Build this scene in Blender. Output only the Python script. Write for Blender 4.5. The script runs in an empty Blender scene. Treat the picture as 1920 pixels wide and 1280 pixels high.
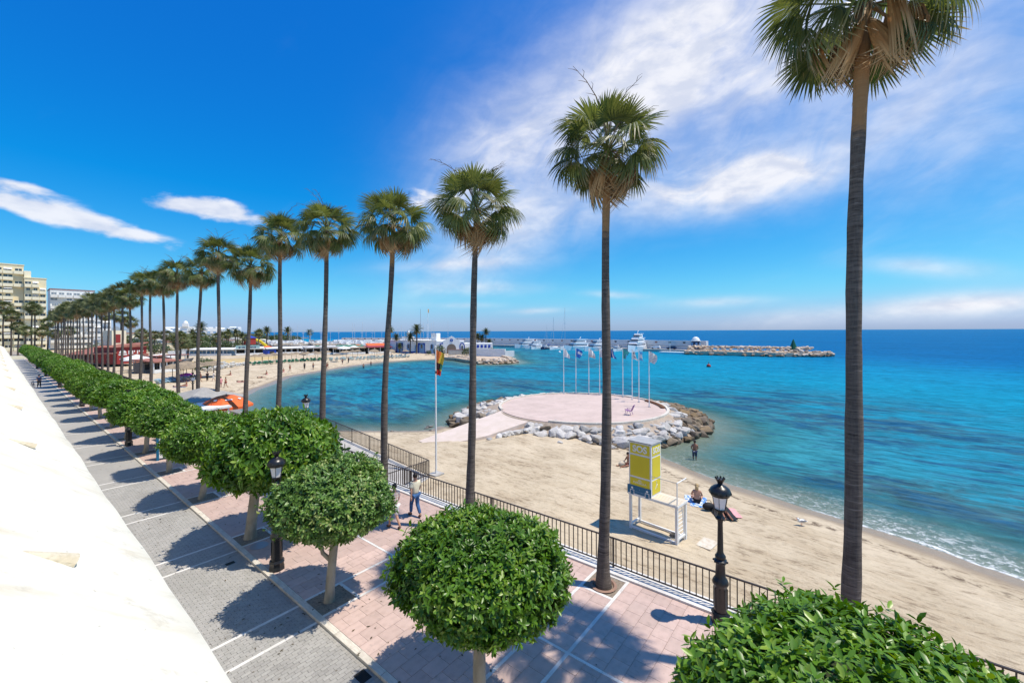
import bpy, bmesh, math, random
import numpy as np
from mathutils import Vector, Matrix, Euler
R=math.radians; PI=math.pi
random.seed(7); rng=np.random.default_rng(7)
scn=bpy.context.scene; COL=scn.collection

# ------------------------------------------------------------------ camera
H=7.6
TH=math.atan(970/775.0)                      # heading of the view, measured from the promenade (+Y) towards the sea (+X)
cam_d=bpy.data.cameras.new('camera'); cam=bpy.data.objects.new('camera',cam_d); COL.objects.link(cam)
cam_d.sensor_width=36; cam_d.lens=36*775/1920; cam_d.shift_y=-0.01016
cam_d.clip_start=0.05; cam_d.clip_end=120000
sn,cs=math.sin(TH),math.cos(TH)
M=Matrix(((cs,0,-sn),(-sn,0,-cs),(0,1,0))).to_4x4() @ Matrix.Rotation(-0.0044,4,'Z')
M.translation=(0,0,H); cam.matrix_world=M
scn.camera=cam

# ------------------------------------------------------------------ sun, sky, exposure
SUN=Vector((0.47*0.40,-0.88*0.40,0.917)).normalized()      # towards the sun
sun_el=math.asin(SUN.z); sun_az=math.atan2(SUN.x,SUN.y)    # azimuth clockwise from +Y
sd_=bpy.data.lights.new('sun','SUN'); sd_.energy=4.3; sd_.angle=R(0.53); sd_.color=(1,0.915,0.785)
sun=bpy.data.objects.new('sun',sd_); COL.objects.link(sun)
sun.rotation_euler=SUN.to_track_quat('Z','Y').to_euler(); sun.location=(20,-30,60)
scn.view_settings.view_transform='Standard'; scn.view_settings.look='None'
scn.view_settings.gamma=1; scn.view_settings.exposure=0.27; scn.view_settings.use_curve_mapping=False

W=bpy.data.worlds.new('World'); scn.world=W; W.use_nodes=True
nt=W.node_tree; nt.nodes.clear()
class NT:
    """tiny helper for wiring nodes"""
    def __init__(s,t): s.t=t
    def n(s,typ,ins=None,**kw):
        nd=s.t.nodes.new(typ)
        for k,v in kw.items(): setattr(nd,k,v)
        for k,v in (ins or {}).items():
            if isinstance(v,bpy.types.NodeSocket): s.t.links.new(v,nd.inputs[k])
            else: nd.inputs[k].default_value=v
        return nd
    def m(s,op,a,b=0.0,c=0.0,clamp=False):
        return s.n('ShaderNodeMath',{0:a,1:b,2:c},operation=op,use_clamp=clamp).outputs[0]
    def vm(s,op,a,b): return s.n('ShaderNodeVectorMath',{0:a,1:b},operation=op)
    def mix(s,f,a,b):
        nd=s.n('ShaderNodeMix',data_type='RGBA'); 
        for k,v in ((0,f),(6,a),(7,b)):
            if isinstance(v,bpy.types.NodeSocket): s.t.links.new(v,nd.inputs[k])
            else: nd.inputs[k].default_value=v if not isinstance(v,tuple) or len(v)==4 else (*v,1)
        return nd.outputs[2]
    def ss(s,x,lo,hi,to0=0.0,to1=1.0):
        return s.n('ShaderNodeMapRange',{0:x,1:lo,2:hi,3:to0,4:to1},interpolation_type='SMOOTHSTEP').outputs[0]
    def ramp(s,x,stops):
        nd=s.n('ShaderNodeValToRGB',{0:x}); e=nd.color_ramp.elements
        while len(e)<len(stops): e.new(0.5)
        for k,(p,c) in enumerate(stops): e[k].position=p; e[k].color=(*c,1)
        return nd.outputs[0]
    def noise(s,vec,scale,detail=4,rough=0.55,dist=0.0):
        return s.n('ShaderNodeTexNoise',{'Vector':vec,'Scale':scale,'Detail':detail,'Roughness':rough,'Distortion':dist}).outputs[0]
    def scl(s,vec,x,y,z,rot=(0,0,0)):
        return s.n('ShaderNodeMapping',{0:vec,2:rot,3:(x,y,z)}).outputs[0]
w=NT(nt)
sky=w.n('ShaderNodeTexSky',sky_type='NISHITA',sun_disc=False,sun_elevation=sun_el,sun_rotation=sun_az,altitude=0,air_density=1.0,dust_density=0.35,ozone_density=2.5)
skyc=w.n('ShaderNodeHueSaturation',{'Hue':0.5,'Saturation':1.42,'Value':1.0,'Color':sky.outputs[0]}).outputs[0]
sp_=w.n('ShaderNodeSeparateColor',{0:w.n('ShaderNodeVectorMath',{0:skyc,3:0.095},operation='SCALE').outputs[0]})     # the photograph's deep polarised blue
rr_=w.m('MAXIMUM',w.m('SUBTRACT',w.m('MULTIPLY',sp_.outputs[0],0.58),0.024),0.004); bb_=w.m('MULTIPLY',w.m('POWER',sp_.outputs[2],0.55),1.05); gg_=w.m('SMOOTH_MIN',w.m('MULTIPLY',w.m('POWER',sp_.outputs[1],0.87),0.99),w.m('MULTIPLY',bb_,0.70),0.12)
gr=w.n('ShaderNodeCombineColor',{0:w.m('MULTIPLY',rr_,10.0),1:w.m('MULTIPLY',gg_,10.0),2:w.m('MULTIPLY',bb_,10.0)}).outputs[0]
bg=w.n('ShaderNodeBackground',{0:gr,1:0.10})
dirv=w.n('ShaderNodeTexCoord').outputs['Generated']
# clouds: soft patches at fixed directions of the sky (direction, two dual axes, weight, kind 0 cirrus / 1 cumulus)
CLOUDS=[
    ((0.7905, 0.3661, 0.4909), (0.32, -3.264, 1.919), (-4.928, 1.881, 6.533), 0.75, 0),
    ((0.8544, 0.119, 0.5058), (-0.12, -4.718, 1.312), (-4.669, -0.091, 7.908), 0.6, 0),
    ((0.7084, 0.6124, 0.3509), (2.256, -5.249, 4.606), (-5.548, 2.63, 6.61), 0.6, 0),
    ((0.763, 0.6096, 0.2149), (2.165, -3.362, 1.851), (-6.113, 2.969, 13.283), 0.6, 0),
    ((0.9355, 0.1873, 0.2995), (0.854, -6.049, 1.117), (-5.829, 0.167, 18.105), 1.0, 0),
    ((0.9478, 0.079, 0.309), (2.055, -16.758, -2.022), (-12.973, -18.631, 44.556), 0.6, 0),
    ((0.9235, -0.1297, 0.3611), (-1.089, -7.757, -0.0), (-2.859, -2.321, 6.478), 0.3, 0),
    ((0.6861, 0.7099, 0.1591), (5.128, -5.04, 0.374), (-12.814, -5.37, 79.214), 0.45, 0),
    ((0.7312, 0.6743, 0.1034), (5.89, -6.387, 0.0), (-5.112, -4.452, 65.205), 0.5, 0),
    ((0.9879, -0.1136, 0.1059), (-1.547, -13.937, -0.52), (-8.799, -12.06, 69.165), 0.6, 0),
    ((0.9745, 0.2161, 0.0611), (2.413, -10.981, 0.352), (-5.824, -0.9, 96.077), 0.55, 0),
    ((0.9984, -0.046, 0.0315), (-0.245, -5.125, 0.269), (-1.644, 3.481, 57.163), 0.8, 0),
    ((0.983, -0.1791, 0.0394), (-1.827, -10.024, 0.0), (-2.846, -2.607, 59.101), 0.5, 0),
    ((0.8115, 0.5824, 0.048), (10.101, -14.123, 0.605), (-8.613, -0.813, 155.34), 0.6, 0),
    ((0.7027, 0.7088, 0.0625), (9.26, -9.18, -0.0), (-7.218, -6.648, 156.414), 0.4, 0),
    ((0.9093, 0.4078, 0.0829), (6.95, -15.324, -0.855), (-5.773, -14.339, 133.776), 0.5, 0),
    ((0.0361, 0.9796, 0.1976), (13.668, -0.071, -2.144), (8.123, -11.434, 55.19), 1.06, 1),
    ((0.1286, 0.976, 0.1756), (11.94, -1.197, -2.093), (10.06, -12.959, 64.649), 0.96, 1),
    ((0.015, 0.9745, 0.2237), (22.129, 0.323, -2.885), (7.353, -28.666, 124.383), 0.72, 1),
    ((0.2066, 0.9503, 0.233), (15.409, -3.144, -0.844), (-9.261, -13.368, 62.737), 1.01, 1),
    ((0.2845, 0.93, 0.2329), (15.202, -3.979, -2.68), (1.19, -12.422, 48.155), 1.06, 1),
    ((0.6107, 0.7353, 0.2938), (9.859, -7.514, -1.691), (-5.096, -11.27, 38.805), 0.91, 1),
    ((0.909, -0.0679, 0.4113), (-0.999, -5.422, 1.313), (-2.134, 0.504, 4.799), 0.26, 0),
    ((0.8307, 0.2613, 0.4916), (-0.019, -2.948, 1.599), (-2.778, 1.331, 3.987), 0.24, 0),
    ((0.9426, 0.1499, 0.2983), (0.597, -5.839, 1.048), (-5.357, 0.202, 16.823), 0.35, 0),
]
acc=[None,None]
for d0,q1,q2,wt,k in CLOUDS:
    a=w.vm('DOT_PRODUCT',dirv,q1).outputs['Value']; b=w.vm('DOT_PRODUCT',dirv,q2).outputs['Value']; c=w.vm('DOT_PRODUCT',dirv,d0).outputs['Value']
    r2=w.m('ADD',w.m('MULTIPLY',a,a),w.m('MULTIPLY',b,b))
    g=w.m('MULTIPLY',w.m('EXPONENT',w.m('MULTIPLY',r2,-0.9)),w.m('MULTIPLY',w.m('GREATER_THAN',c,0.3),wt))
    acc[k]=g if acc[k] is None else w.m('ADD',acc[k],g)
S1=(0.56,-0.62,0.52); S2=(-0.45,0.30,0.84); S3=(0.70,0.70,-0.10)     # streak axes of the cirrus
sx=w.vm('DOT_PRODUCT',dirv,S1).outputs['Value']; sy=w.vm('DOT_PRODUCT',dirv,S2).outputs['Value']
sz=w.vm('DOT_PRODUCT',dirv,S3).outputs['Value']
wob=w.noise(dirv,2.2,3)
sv=w.n('ShaderNodeCombineXYZ',{0:w.m('MULTIPLY',sx,1.6),1:w.m('ADD',w.m('MULTIPLY',sy,6.0),w.m('MULTIPLY',wob,2.2)),2:w.m('MULTIPLY',sz,1.2)}).outputs[0]
n1=w.noise(sv,1.7,9,0.58,0.5); n2=w.noise(dirv,7.0,8,0.6,0.3); n3=w.noise(dirv,3.0,5,0.55)
puff=w.noise(w.scl(dirv,1,1,2.4),14.0,7,0.55,0.2)
dens=w.m('ADD',w.m('MULTIPLY',n1,0.62),w.m('MULTIPLY',n2,0.38))
cir=w.m('MULTIPLY',acc[0],w.ss(dens,0.30,0.70,0.42,1.40))
wisps=w.m('MULTIPLY',w.ss(w.m('MULTIPLY',n1,n3),0.30,0.52),0.10)
cum=w.ss(w.m('ADD',acc[1],w.m('MULTIPLY',w.m('SUBTRACT',puff,0.5),2.1)),0.32,1.05)
cum=w.m('MULTIPLY',cum,w.ss(acc[1],0.10,0.42))
cov=w.m('ADD',w.m('MULTIPLY',w.m('MULTIPLY',w.m('ADD',cir,wisps),0.82),1.0),w.m('MULTIPLY',cum,0.88),clamp=True)
cov=w.m('MINIMUM',cov,0.93)
cc=w.mix(w.ss(puff,0.35,0.65),(0.70,0.74,0.86),(0.93,0.93,0.97))
bgc=w.n('ShaderNodeBackground',{0:cc,1:0.86})
mx=w.n('ShaderNodeMixShader',{0:cov,1:bg.outputs[0],2:bgc.outputs[0]})
w.n('ShaderNodeOutputWorld',{0:mx.outputs[0]})

# ------------------------------------------------------------------ materials
def new_mat(name):
    m=bpy.data.materials.new(name); m.use_nodes=True; m.node_tree.nodes.clear()
    return m,NT(m.node_tree)
def fin(t,shader): t.n('ShaderNodeOutputMaterial',{0:shader})
def mat(name,col,col2=None,rough=0.7,spec=0.35,metal=0.0,ns=4.0,bump=0.0,bs=30.0,stretch=None,rnd=0.0,coat=0.0,lo=0.35,hi=0.65,stain=None):
    """plain surface: base colour, second colour by noise, fine bump, random value per object"""
    m,t=new_mat(name)
    co=t.n('ShaderNodeTexCoord').outputs['Object']
    if stretch: co=t.scl(co,*stretch)
    c=(*col,1)
    if col2: c=t.mix(t.ss(t.noise(co,ns,5,0.6),lo,hi),col,col2)
    if rnd:
        r=t.n('ShaderNodeObjectInfo').outputs['Random']
        h=t.n('ShaderNodeHueSaturation',{'Value':t.m('ADD',t.m('MULTIPLY',r,rnd),1-rnd/2),'Color':c}); c=h.outputs[0]
    if stain:                                 # dirt, drips and worn patches that run on across neighbouring pieces
        po=t.n('ShaderNodeNewGeometry').outputs['Position']; co=po
        s1=t.noise(po,0.55,6,0.65,0.4); s2=t.noise(po,3.1,6,0.7,0.3); s3=t.noise(po,11,3,0.6)
        c=t.mix(t.ss(s1,0.45,0.72,0,0.55),c,stain); c=t.mix(t.ss(s2,0.56,0.70,0,0.50),c,tuple(x*0.72 for x in stain)); c=t.mix(t.ss(s3,0.70,0.76,0,0.55),c,tuple(x*0.4 for x in stain))
    ins={'Base Color':c,'Roughness':rough,'Metallic':metal,'Specular IOR Level':spec,'Coat Weight':coat}
    if bump: ins['Normal']=t.n('ShaderNodeBump',{'Strength':bump,'Distance':0.02,'Height':t.noise(co,bs,4,0.6)}).outputs[0]
    fin(t,t.n('ShaderNodeBsdfPrincipled',ins).outputs[0]); return m
def leaf_mat(name,c1,c2,c3=None,tip=None,rough=0.38,trans=0.25,rnd=0.25,spec=0.5):
    m,t=new_mat(name)
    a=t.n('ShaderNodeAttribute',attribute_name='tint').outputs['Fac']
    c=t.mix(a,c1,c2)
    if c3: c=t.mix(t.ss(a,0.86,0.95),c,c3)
    if tip:
        tp=t.n('ShaderNodeAttribute',attribute_name='tip').outputs['Fac']
        c=t.mix(t.ss(tp,0.66,0.98),c,tip)
    r=t.n('ShaderNodeObjectInfo').outputs['Random']
    c=t.n('ShaderNodeHueSaturation',{'Value':t.m('ADD',t.m('MULTIPLY',r,rnd),1-rnd/2),'Color':c}).outputs[0]
    p=t.n('ShaderNodeBsdfPrincipled',{'Base Color':c,'Roughness':rough,'Specular IOR Level':spec})
    tr=t.n('ShaderNodeBsdfTranslucent',{0:t.n('ShaderNodeHueSaturation',{'Hue':0.48,'Saturation':1.15,'Value':1.25,'Color':c}).outputs[0]})
    fin(t,t.n('ShaderNodeMixShader',{0:trans,1:p.outputs[0],2:tr.outputs[0]}).outputs[0]); return m

MT={}
MT['plaster']=mat('white_plaster',(0.80,0.75,0.62),(0.60,0.52,0.37),rough=0.85,ns=2.2,bump=0.35,bs=5,stretch=(0.7,1.6,0.7),lo=0.50,hi=0.80,stain=(0.66,0.59,0.45))
MT['plaster_dirty']=mat('worn_plaster',(0.66,0.59,0.44),(0.56,0.48,0.33),rough=0.9,ns=14,bump=0.5,bs=40)
MT['white']=mat('white_paint',(0.80,0.80,0.78),(0.72,0.72,0.69),rough=0.6,ns=2)
MT['white_gloss']=mat('white_gelcoat',(0.82,0.82,0.82),rough=0.22,spec=0.5)
MT['cream']=mat('cream_render',(0.84,0.72,0.47),(0.80,0.67,0.42),rough=0.85,ns=0.4)
MT['cream_light']=mat('pale_cream_render',(0.88,0.80,0.58),(0.84,0.75,0.53),rough=0.85,ns=0.4)
MT['marina_white']=mat('limewashed_wall',(0.90,0.885,0.86),(0.82,0.80,0.77),rough=0.8,ns=0.5)
MT['blue']=mat('cobalt_paint',(0.02,0.06,0.36),rough=0.5)
MT['pale_blue']=mat('pale_blue_paint',(0.20,0.36,0.56),rough=0.5)
MT['glass']=mat('dark_glass',(0.04,0.05,0.06),rough=0.08,spec=0.9)
MT['slate_glass']=mat('grey_glazing',(0.20,0.23,0.26),rough=0.15,spec=0.7)
MT['dark']=mat('dark_opening',(0.03,0.03,0.03),rough=0.8)
MT['iron']=mat('black_iron',(0.010,0.010,0.011),(0.018,0.017,0.016),rough=0.32,spec=0.55,ns=8,bump=0.12,bs=40)
MT['rail']=mat('dark_brown_steel',(0.030,0.022,0.020),(0.05,0.036,0.030),rough=0.45,spec=0.5,ns=3)
MT['opal']=mat('opal_glass',(0.86,0.84,0.80),rough=0.25,spec=0.5)
MT['marble']=mat('white_marble',(0.74,0.72,0.68),(0.62,0.60,0.56),rough=0.5,ns=3,bump=0.05,bs=30,rnd=0.12,stain=(0.50,0.46,0.41))
MT['kerb']=mat('kerb_limestone',(0.66,0.61,0.52),(0.54,0.49,0.41),rough=0.7,ns=5,bump=0.25,bs=30,rnd=0.14,stain=(0.42,0.37,0.30))
MT['slab']=mat('pink_slab',(0.56,0.415,0.36),(0.50,0.365,0.315),rough=0.75,ns=2.5,bump=0.15,bs=60,rnd=0.20,stain=(0.42,0.33,0.285))
MT['joint']=mat('pavement_joint',(0.20,0.15,0.13),rough=0.9,ns=8)
MT['brick']=mat('grey_paver',(0.375,0.36,0.335),(0.32,0.31,0.285),rough=0.8,ns=6,bump=0.2,bs=60,rnd=0.20,stain=(0.245,0.235,0.215))
MT['sandjoint']=mat('pale_joint_sand',(0.42,0.40,0.36),(0.34,0.32,0.29),rough=0.95,ns=6)
MT['soil']=mat('dry_soil',(0.21,0.165,0.125),(0.30,0.25,0.19),rough=0.95,ns=16,bump=0.7,bs=50)
MT['bark']=mat('pale_bark',(0.40,0.35,0.27),(0.27,0.23,0.175),rough=0.85,ns=3,bump=0.5,bs=18,stretch=(1,1,0.5))
MT['concrete']=mat('concrete',(0.46,0.44,0.41),(0.38,0.36,0.33),rough=0.85,ns=1.5,bump=0.2,bs=12)
MT['harbour_wall']=mat('harbour_wall_concrete',(0.74,0.71,0.69),(0.66,0.63,0.61),rough=0.85,ns=0.15,bump=0.2,bs=4)
MT['pinkconc']=mat('pink_concrete',(0.60,0.47,0.41),(0.54,0.42,0.36),rough=0.8,ns=0.5,bump=0.12,bs=8,stain=(0.43,0.335,0.29))
MT['yellow']=mat('yellow_panel',(0.72,0.585,0.035),(0.67,0.54,0.03),rough=0.45,ns=1)
MT['signblue']=mat('petrol_blue_panel',(0.012,0.13,0.25),rough=0.4)
MT['grey']=mat('grey_roof_sheet',(0.40,0.40,0.40),(0.34,0.34,0.33),rough=0.5,ns=3)
MT['deck']=mat('weathered_deck',(0.55,0.46,0.34),(0.66,0.60,0.50),rough=0.7,ns=5)
MT['red']=mat('red_paint',(0.30,0.035,0.03),rough=0.55)
MT['ringclay']=mat('clay_edging',(0.33,0.20,0.14),(0.27,0.17,0.125),rough=0.9,ns=8)
MT['brickred']=mat('roof_tile_red',(0.38,0.16,0.115),(0.29,0.12,0.09),rough=0.85,ns=1)
MT['orange']=mat('orange_canvas',(0.80,0.15,0.035),rough=0.7,rnd=0.05)
MT['canvas']=mat('grey_canvas',(0.36,0.345,0.32),(0.30,0.29,0.27),rough=0.8,ns=3)
MT['canvas_white']=mat('white_canvas',(0.78,0.77,0.74),(0.70,0.69,0.66),rough=0.8,ns=1)
MT['canvas_green']=mat('green_canvas',(0.05,0.22,0.14),rough=0.8)
MT['canvas_teal']=mat('teal_awning',(0.30,0.45,0.45),rough=0.7)
MT['thatch']=mat('thatch',(0.32,0.25,0.17),(0.22,0.17,0.115),rough=0.95,ns=5,bump=0.8,bs=20,rnd=0.3)
MT['wood']=mat('brown_wood',(0.16,0.105,0.07),(0.12,0.08,0.05),rough=0.8,ns=4)
MT['greywood']=mat('grey_wood',(0.20,0.185,0.17),(0.15,0.14,0.125),rough=0.85,ns=3)
MT['lgreen']=mat('green_plastic',(0.03,0.22,0.15),rough=0.5)
MT['lblue']=mat('pale_blue_fabric',(0.42,0.58,0.66),rough=0.7)
MT['purple']=mat('purple_plastic',(0.28,0.12,0.34),(0.34,0.16,0.32),rough=0.5,ns=6)
MT['greenpaint']=mat('beacon_green',(0.01,0.10,0.05),rough=0.5)
MT['black']=mat('black_fabric',(0.015,0.015,0.018),rough=0.7)
MT['navy']=mat('navy_hull',(0.02,0.035,0.09),rough=0.3,spec=0.5)
MT['steel']=mat('steel_grey',(0.33,0.33,0.34),rough=0.4,metal=0.3)
MT['mast']=mat('mast_alloy',(0.55,0.55,0.55),rough=0.4)
MT['hill']=mat('hill_scrub',(0.16,0.20,0.22),(0.22,0.25,0.26),rough=0.95,ns=0.02)
MT['pink']=mat('pink_cloth',(0.75,0.36,0.36),rough=0.8); MT['magenta']=mat('magenta_cloth',(0.65,0.12,0.50),rough=0.8)
MT['bluetowel']=mat('blue_patterned_towel',(0.06,0.22,0.55),(0.65,0.70,0.75),rough=0.9,ns=6,lo=0.47,hi=0.53)
MT['skin']=mat('skin',(0.50,0.28,0.19),(0.46,0.25,0.165),rough=0.55,ns=3)
MT['tan']=mat('tanned_skin',(0.34,0.155,0.09),(0.30,0.13,0.075),rough=0.5,ns=3)
MT['hair']=mat('dark_hair',(0.02,0.014,0.010),(0.04,0.026,0.018),rough=0.5,ns=20)
MT['blond']=mat('blond_hair',(0.52,0.38,0.20),(0.42,0.29,0.14),rough=0.6,ns=20)
MT['eye']=mat('eye_dark',(0.02,0.015,0.012),rough=0.2)
MT['jeans']=mat('blue_jeans',(0.03,0.085,0.22),(0.05,0.13,0.29),rough=0.85,ns=7)
MT['creamshirt']=mat('cream_cotton',(0.74,0.68,0.50),(0.68,0.62,0.45),rough=0.85,ns=4,bump=0.4,bs=9)
MT['whitecloth']=mat('white_cotton',(0.76,0.74,0.72),rough=0.85,bump=0.3,bs=9)
MT['shoe']=mat('brown_leather',(0.13,0.06,0.035),rough=0.5)
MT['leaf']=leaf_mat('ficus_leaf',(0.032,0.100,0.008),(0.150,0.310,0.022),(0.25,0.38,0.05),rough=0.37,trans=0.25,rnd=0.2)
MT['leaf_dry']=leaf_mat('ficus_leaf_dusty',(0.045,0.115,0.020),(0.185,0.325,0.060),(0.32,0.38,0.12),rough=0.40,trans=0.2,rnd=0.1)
MT['core']=mat('dark_core_shade',(0.022,0.045,0.010),(0.035,0.04,0.016),rough=0.9,ns=6)  # shade of the crown's interior put into a dark core colour
MT['frond']=leaf_mat('fan_frond',(0.058,0.092,0.024),(0.190,0.215,0.062),None,tip=(0.46,0.35,0.18),rough=0.42,trans=0.38,rnd=0.6,spec=0.5)
MT['frond_dry']=leaf_mat('dry_frond',(0.20,0.105,0.042),(0.38,0.25,0.12),None,tip=(0.44,0.33,0.19),rough=0.7,trans=0.25,rnd=0.4,spec=0.2)
MT['frond_far']=leaf_mat('far_frond',(0.060,0.088,0.025),(0.23,0.235,0.080),(0.48,0.35,0.19),rough=0.5,trans=0.2,rnd=0.3)
MT['date']=leaf_mat('date_frond',(0.035,0.060,0.020),(0.11,0.13,0.040),(0.30,0.20,0.08),rough=0.5,trans=0.2,rnd=0.3)
MT['bush']=leaf_mat('shrub_leaf',(0.030,0.065,0.015),(0.09,0.13,0.035),None,rough=0.5,trans=0.2,rnd=0.4)

def palm_trunk_mat():
    m,t=new_mat('palm_trunk')
    co=t.n('ShaderNodeTexCoord').outputs['Object']
    z=t.n('ShaderNodeSeparateXYZ',{0:co}).outputs[2]
    ring=t.noise(t.scl(co,1.6,1.6,13),1.5,6,0.7); fib=t.noise(t.scl(co,9,9,0.9),3,4,0.6); patch=t.noise(co,1.3,4)
    c=t.mix(t.ss(ring,0.3,0.7),(0.085,0.068,0.056),(0.165,0.137,0.113))
    scar=t.noise(t.scl(co,2.2,2.2,30),1.0,3,0.6,0.6); c=t.mix(t.ss(scar,0.60,0.68,0,0.8),c,(0.27,0.23,0.19)); c=t.mix(t.ss(scar,0.40,0.33,0,0.8),c,(0.035,0.028,0.024))
    c=t.mix(t.ss(fib,0.4,0.72,0,0.25),c,(0.22,0.187,0.155))
    c=t.mix(t.ss(patch,0.45,0.75,0,0.5),c,(0.060,0.049,0.041))
    fr=t.n('ShaderNodeAttribute',attribute_name='fresh').outputs['Fac']
    c=t.mix(t.ss(t.m('ADD',fr,t.m('MULTIPLY',t.m('SUBTRACT',t.m('MULTIPLY',t.m('ADD',ring,patch),0.5),0.5),1.1)),0.30,0.62),c,t.mix(ring,(0.27,0.135,0.055),(0.42,0.255,0.125)))
    h=t.m('ADD',t.m('MULTIPLY',ring,0.7),t.m('MULTIPLY',fib,0.4))
    b=t.n('ShaderNodeBump',{'Strength':0.8,'Distance':0.03,'Height':h}).outputs[0]
    fin(t,t.n('ShaderNodeBsdfPrincipled',{'Base Color':c,'Roughness':0.9,'Specular IOR Level':0.15,'Normal':b}).outputs[0]); return m
MT['palmtrunk']=palm_trunk_mat()

def rock_mat(name,c1,c2,c3):
    m,t=new_mat(name)
    co=t.n('ShaderNodeTexCoord').outputs['Object']; inf=t.n('ShaderNodeObjectInfo').outputs['Random']
    n=t.noise(co,2.2,6,0.65); n2=t.noise(co,9,5,0.7)
    c=t.mix(t.ss(n,0.35,0.65),c1,c2); c=t.mix(t.ss(n2,0.55,0.75,0,0.6),c,c3)
    c=t.n('ShaderNodeHueSaturation',{'Value':t.m('ADD',t.m('MULTIPLY',inf,0.5),0.75),'Saturation':t.m('ADD',t.m('MULTIPLY',t.m('FRACT',t.m('MULTIPLY',inf,7.3)),0.5),0.7),'Color':c}).outputs[0]
    pz=t.n('ShaderNodeSeparateXYZ',{0:t.n('ShaderNodeNewGeometry').outputs['Position']}).outputs[2]
    c=t.mix(t.ss(t.m('ADD',pz,t.m('MULTIPLY',n,0.6)),-1.95,-1.45,0.85,0),c,(0.045,0.034,0.022))      # weed and wet below the splash line
    b=t.n('ShaderNodeBump',{'Strength':0.9,'Distance':0.08,'Height':t.noise(co,3.5,7,0.7)}).outputs[0]
    fin(t,t.n('ShaderNodeBsdfPrincipled',{'Base Color':c,'Roughness':0.85,'Specular IOR Level':0.2,'Normal':b}).outputs[0]); return m
MT['rock_pale']=rock_mat('pale_limestone',(0.56,0.53,0.49),(0.42,0.395,0.36),(0.30,0.27,0.23))
MT['rock_brown']=rock_mat('brown_rock',(0.25,0.185,0.115),(0.16,0.12,0.08),(0.35,0.27,0.16))
MT['rock_warm']=rock_mat('warm_limestone',(0.56,0.45,0.34),(0.44,0.34,0.25),(0.30,0.225,0.16))

def tiled(name,c1,c2,cj,bw,bh,rough=0.8,mortar=0.012):
    """paving too far away for its pieces to be told apart"""
    m,t=new_mat(name)
    co=t.n('ShaderNodeTexCoord').outputs['Object']
    br=t.n('ShaderNodeTexBrick',{'Vector':co,'Color1':(*c1,1),'Color2':(*c2,1),'Mortar':(*cj,1),'Scale':1.0,'Mortar Size':mortar,'Brick Width':bw,'Row Height':bh})
    c=t.mix(t.ss(t.noise(co,0.35,5),0.4,0.7,0,0.35),br.outputs[0],tuple(x*0.75 for x in c2))
    fin(t,t.n('ShaderNodeBsdfPrincipled',{'Base Color':c,'Roughness':rough}).outputs[0]); return m
MT['slab_far']=tiled('far_pink_paving',(0.54,0.40,0.345),(0.48,0.35,0.30),(0.34,0.26,0.22),0.5,0.42)
MT['brick_far']=tiled('far_grey_paving',(0.365,0.35,0.325),(0.32,0.31,0.285),(0.37,0.35,0.32),0.2,0.1,mortar=0.006)

# sand: dry on the beach, dark where the water keeps it wet
m,t=new_mat('sand'); MT['sand']=m
co=t.n('ShaderNodeTexCoord').outputs['Object']
sdv=t.n('ShaderNodeAttribute',attribute_name='shore').outputs['Fac']
n=t.noise(co,0.35,6,0.6); nf=t.noise(co,3.2,6,0.7); ng=t.noise(co,22,4,0.7)
al=(0,0,R(-23))
trk=t.noise(t.scl(co,1.1,0.14,1,al),1.5,7,0.72,0.5); trk2=t.noise(t.scl(co,6.0,0.9,1,al),1.5,5,0.7,0.6); spk=t.noise(t.scl(co,5.2,1.9,1,al),1.0,7,0.75,0.4)
c=t.mix(t.ss(n,0.3,0.7),(0.62,0.515,0.365),(0.52,0.425,0.29))
band=t.ss(t.m('ADD',trk,t.m('MULTIPLY',t.m('SUBTRACT',n,0.5),0.5)),0.46,0.66)
c=t.mix(t.m('MULTIPLY',band,0.40),c,(0.40,0.30,0.19))
c=t.mix(t.m('MULTIPLY',t.ss(spk,0.49,0.60),t.m('ADD',t.m('MULTIPLY',band,0.58),0.24)),c,(0.20,0.145,0.09))
c=t.mix(t.ss(t.m('MULTIPLY',trk2,nf),0.27,0.42,0,0.5),c,(0.33,0.25,0.165))
c=t.mix(t.ss(ng,0.55,0.8,0,0.3),c,(0.36,0.29,0.20))
weed=t.m('MULTIPLY',t.ss(t.m('ABSOLUTE',t.m('ADD',t.m('ADD',sdv,2.6),t.m('MULTIPLY',t.m('SUBTRACT',n,0.5),3.0))),0.05,0.55,1,0),t.ss(t.noise(co,2.6,5,0.7),0.46,0.60))
c=t.mix(t.m('MULTIPLY',weed,0.85),c,(0.085,0.05,0.028))
wl=t.m('ADD',sdv,t.m('MULTIPLY',t.m('SUBTRACT',n,0.5),1.2))
wet=t.ss(wl,-2.0,-0.9)
c=t.mix(wet,c,(0.30,0.235,0.165))
c=t.mix(t.ss(sdv,2.0,9.0),c,(0.30,0.30,0.22))
b=t.n('ShaderNodeBump',{'Strength':0.9,'Distance':0.06,'Height':t.m('ADD',t.m('ADD',nf,t.m('MULTIPLY',ng,0.45)),t.m('MULTIPLY',trk2,0.7))}).outputs[0]
fin(t,t.n('ShaderNodeBsdfPrincipled',{'Base Color':c,'Roughness':t.ss(wl,-1.4,-0.6,0.92,0.28),'Specular IOR Level':0.3,'Normal':b}).outputs[0])

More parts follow.
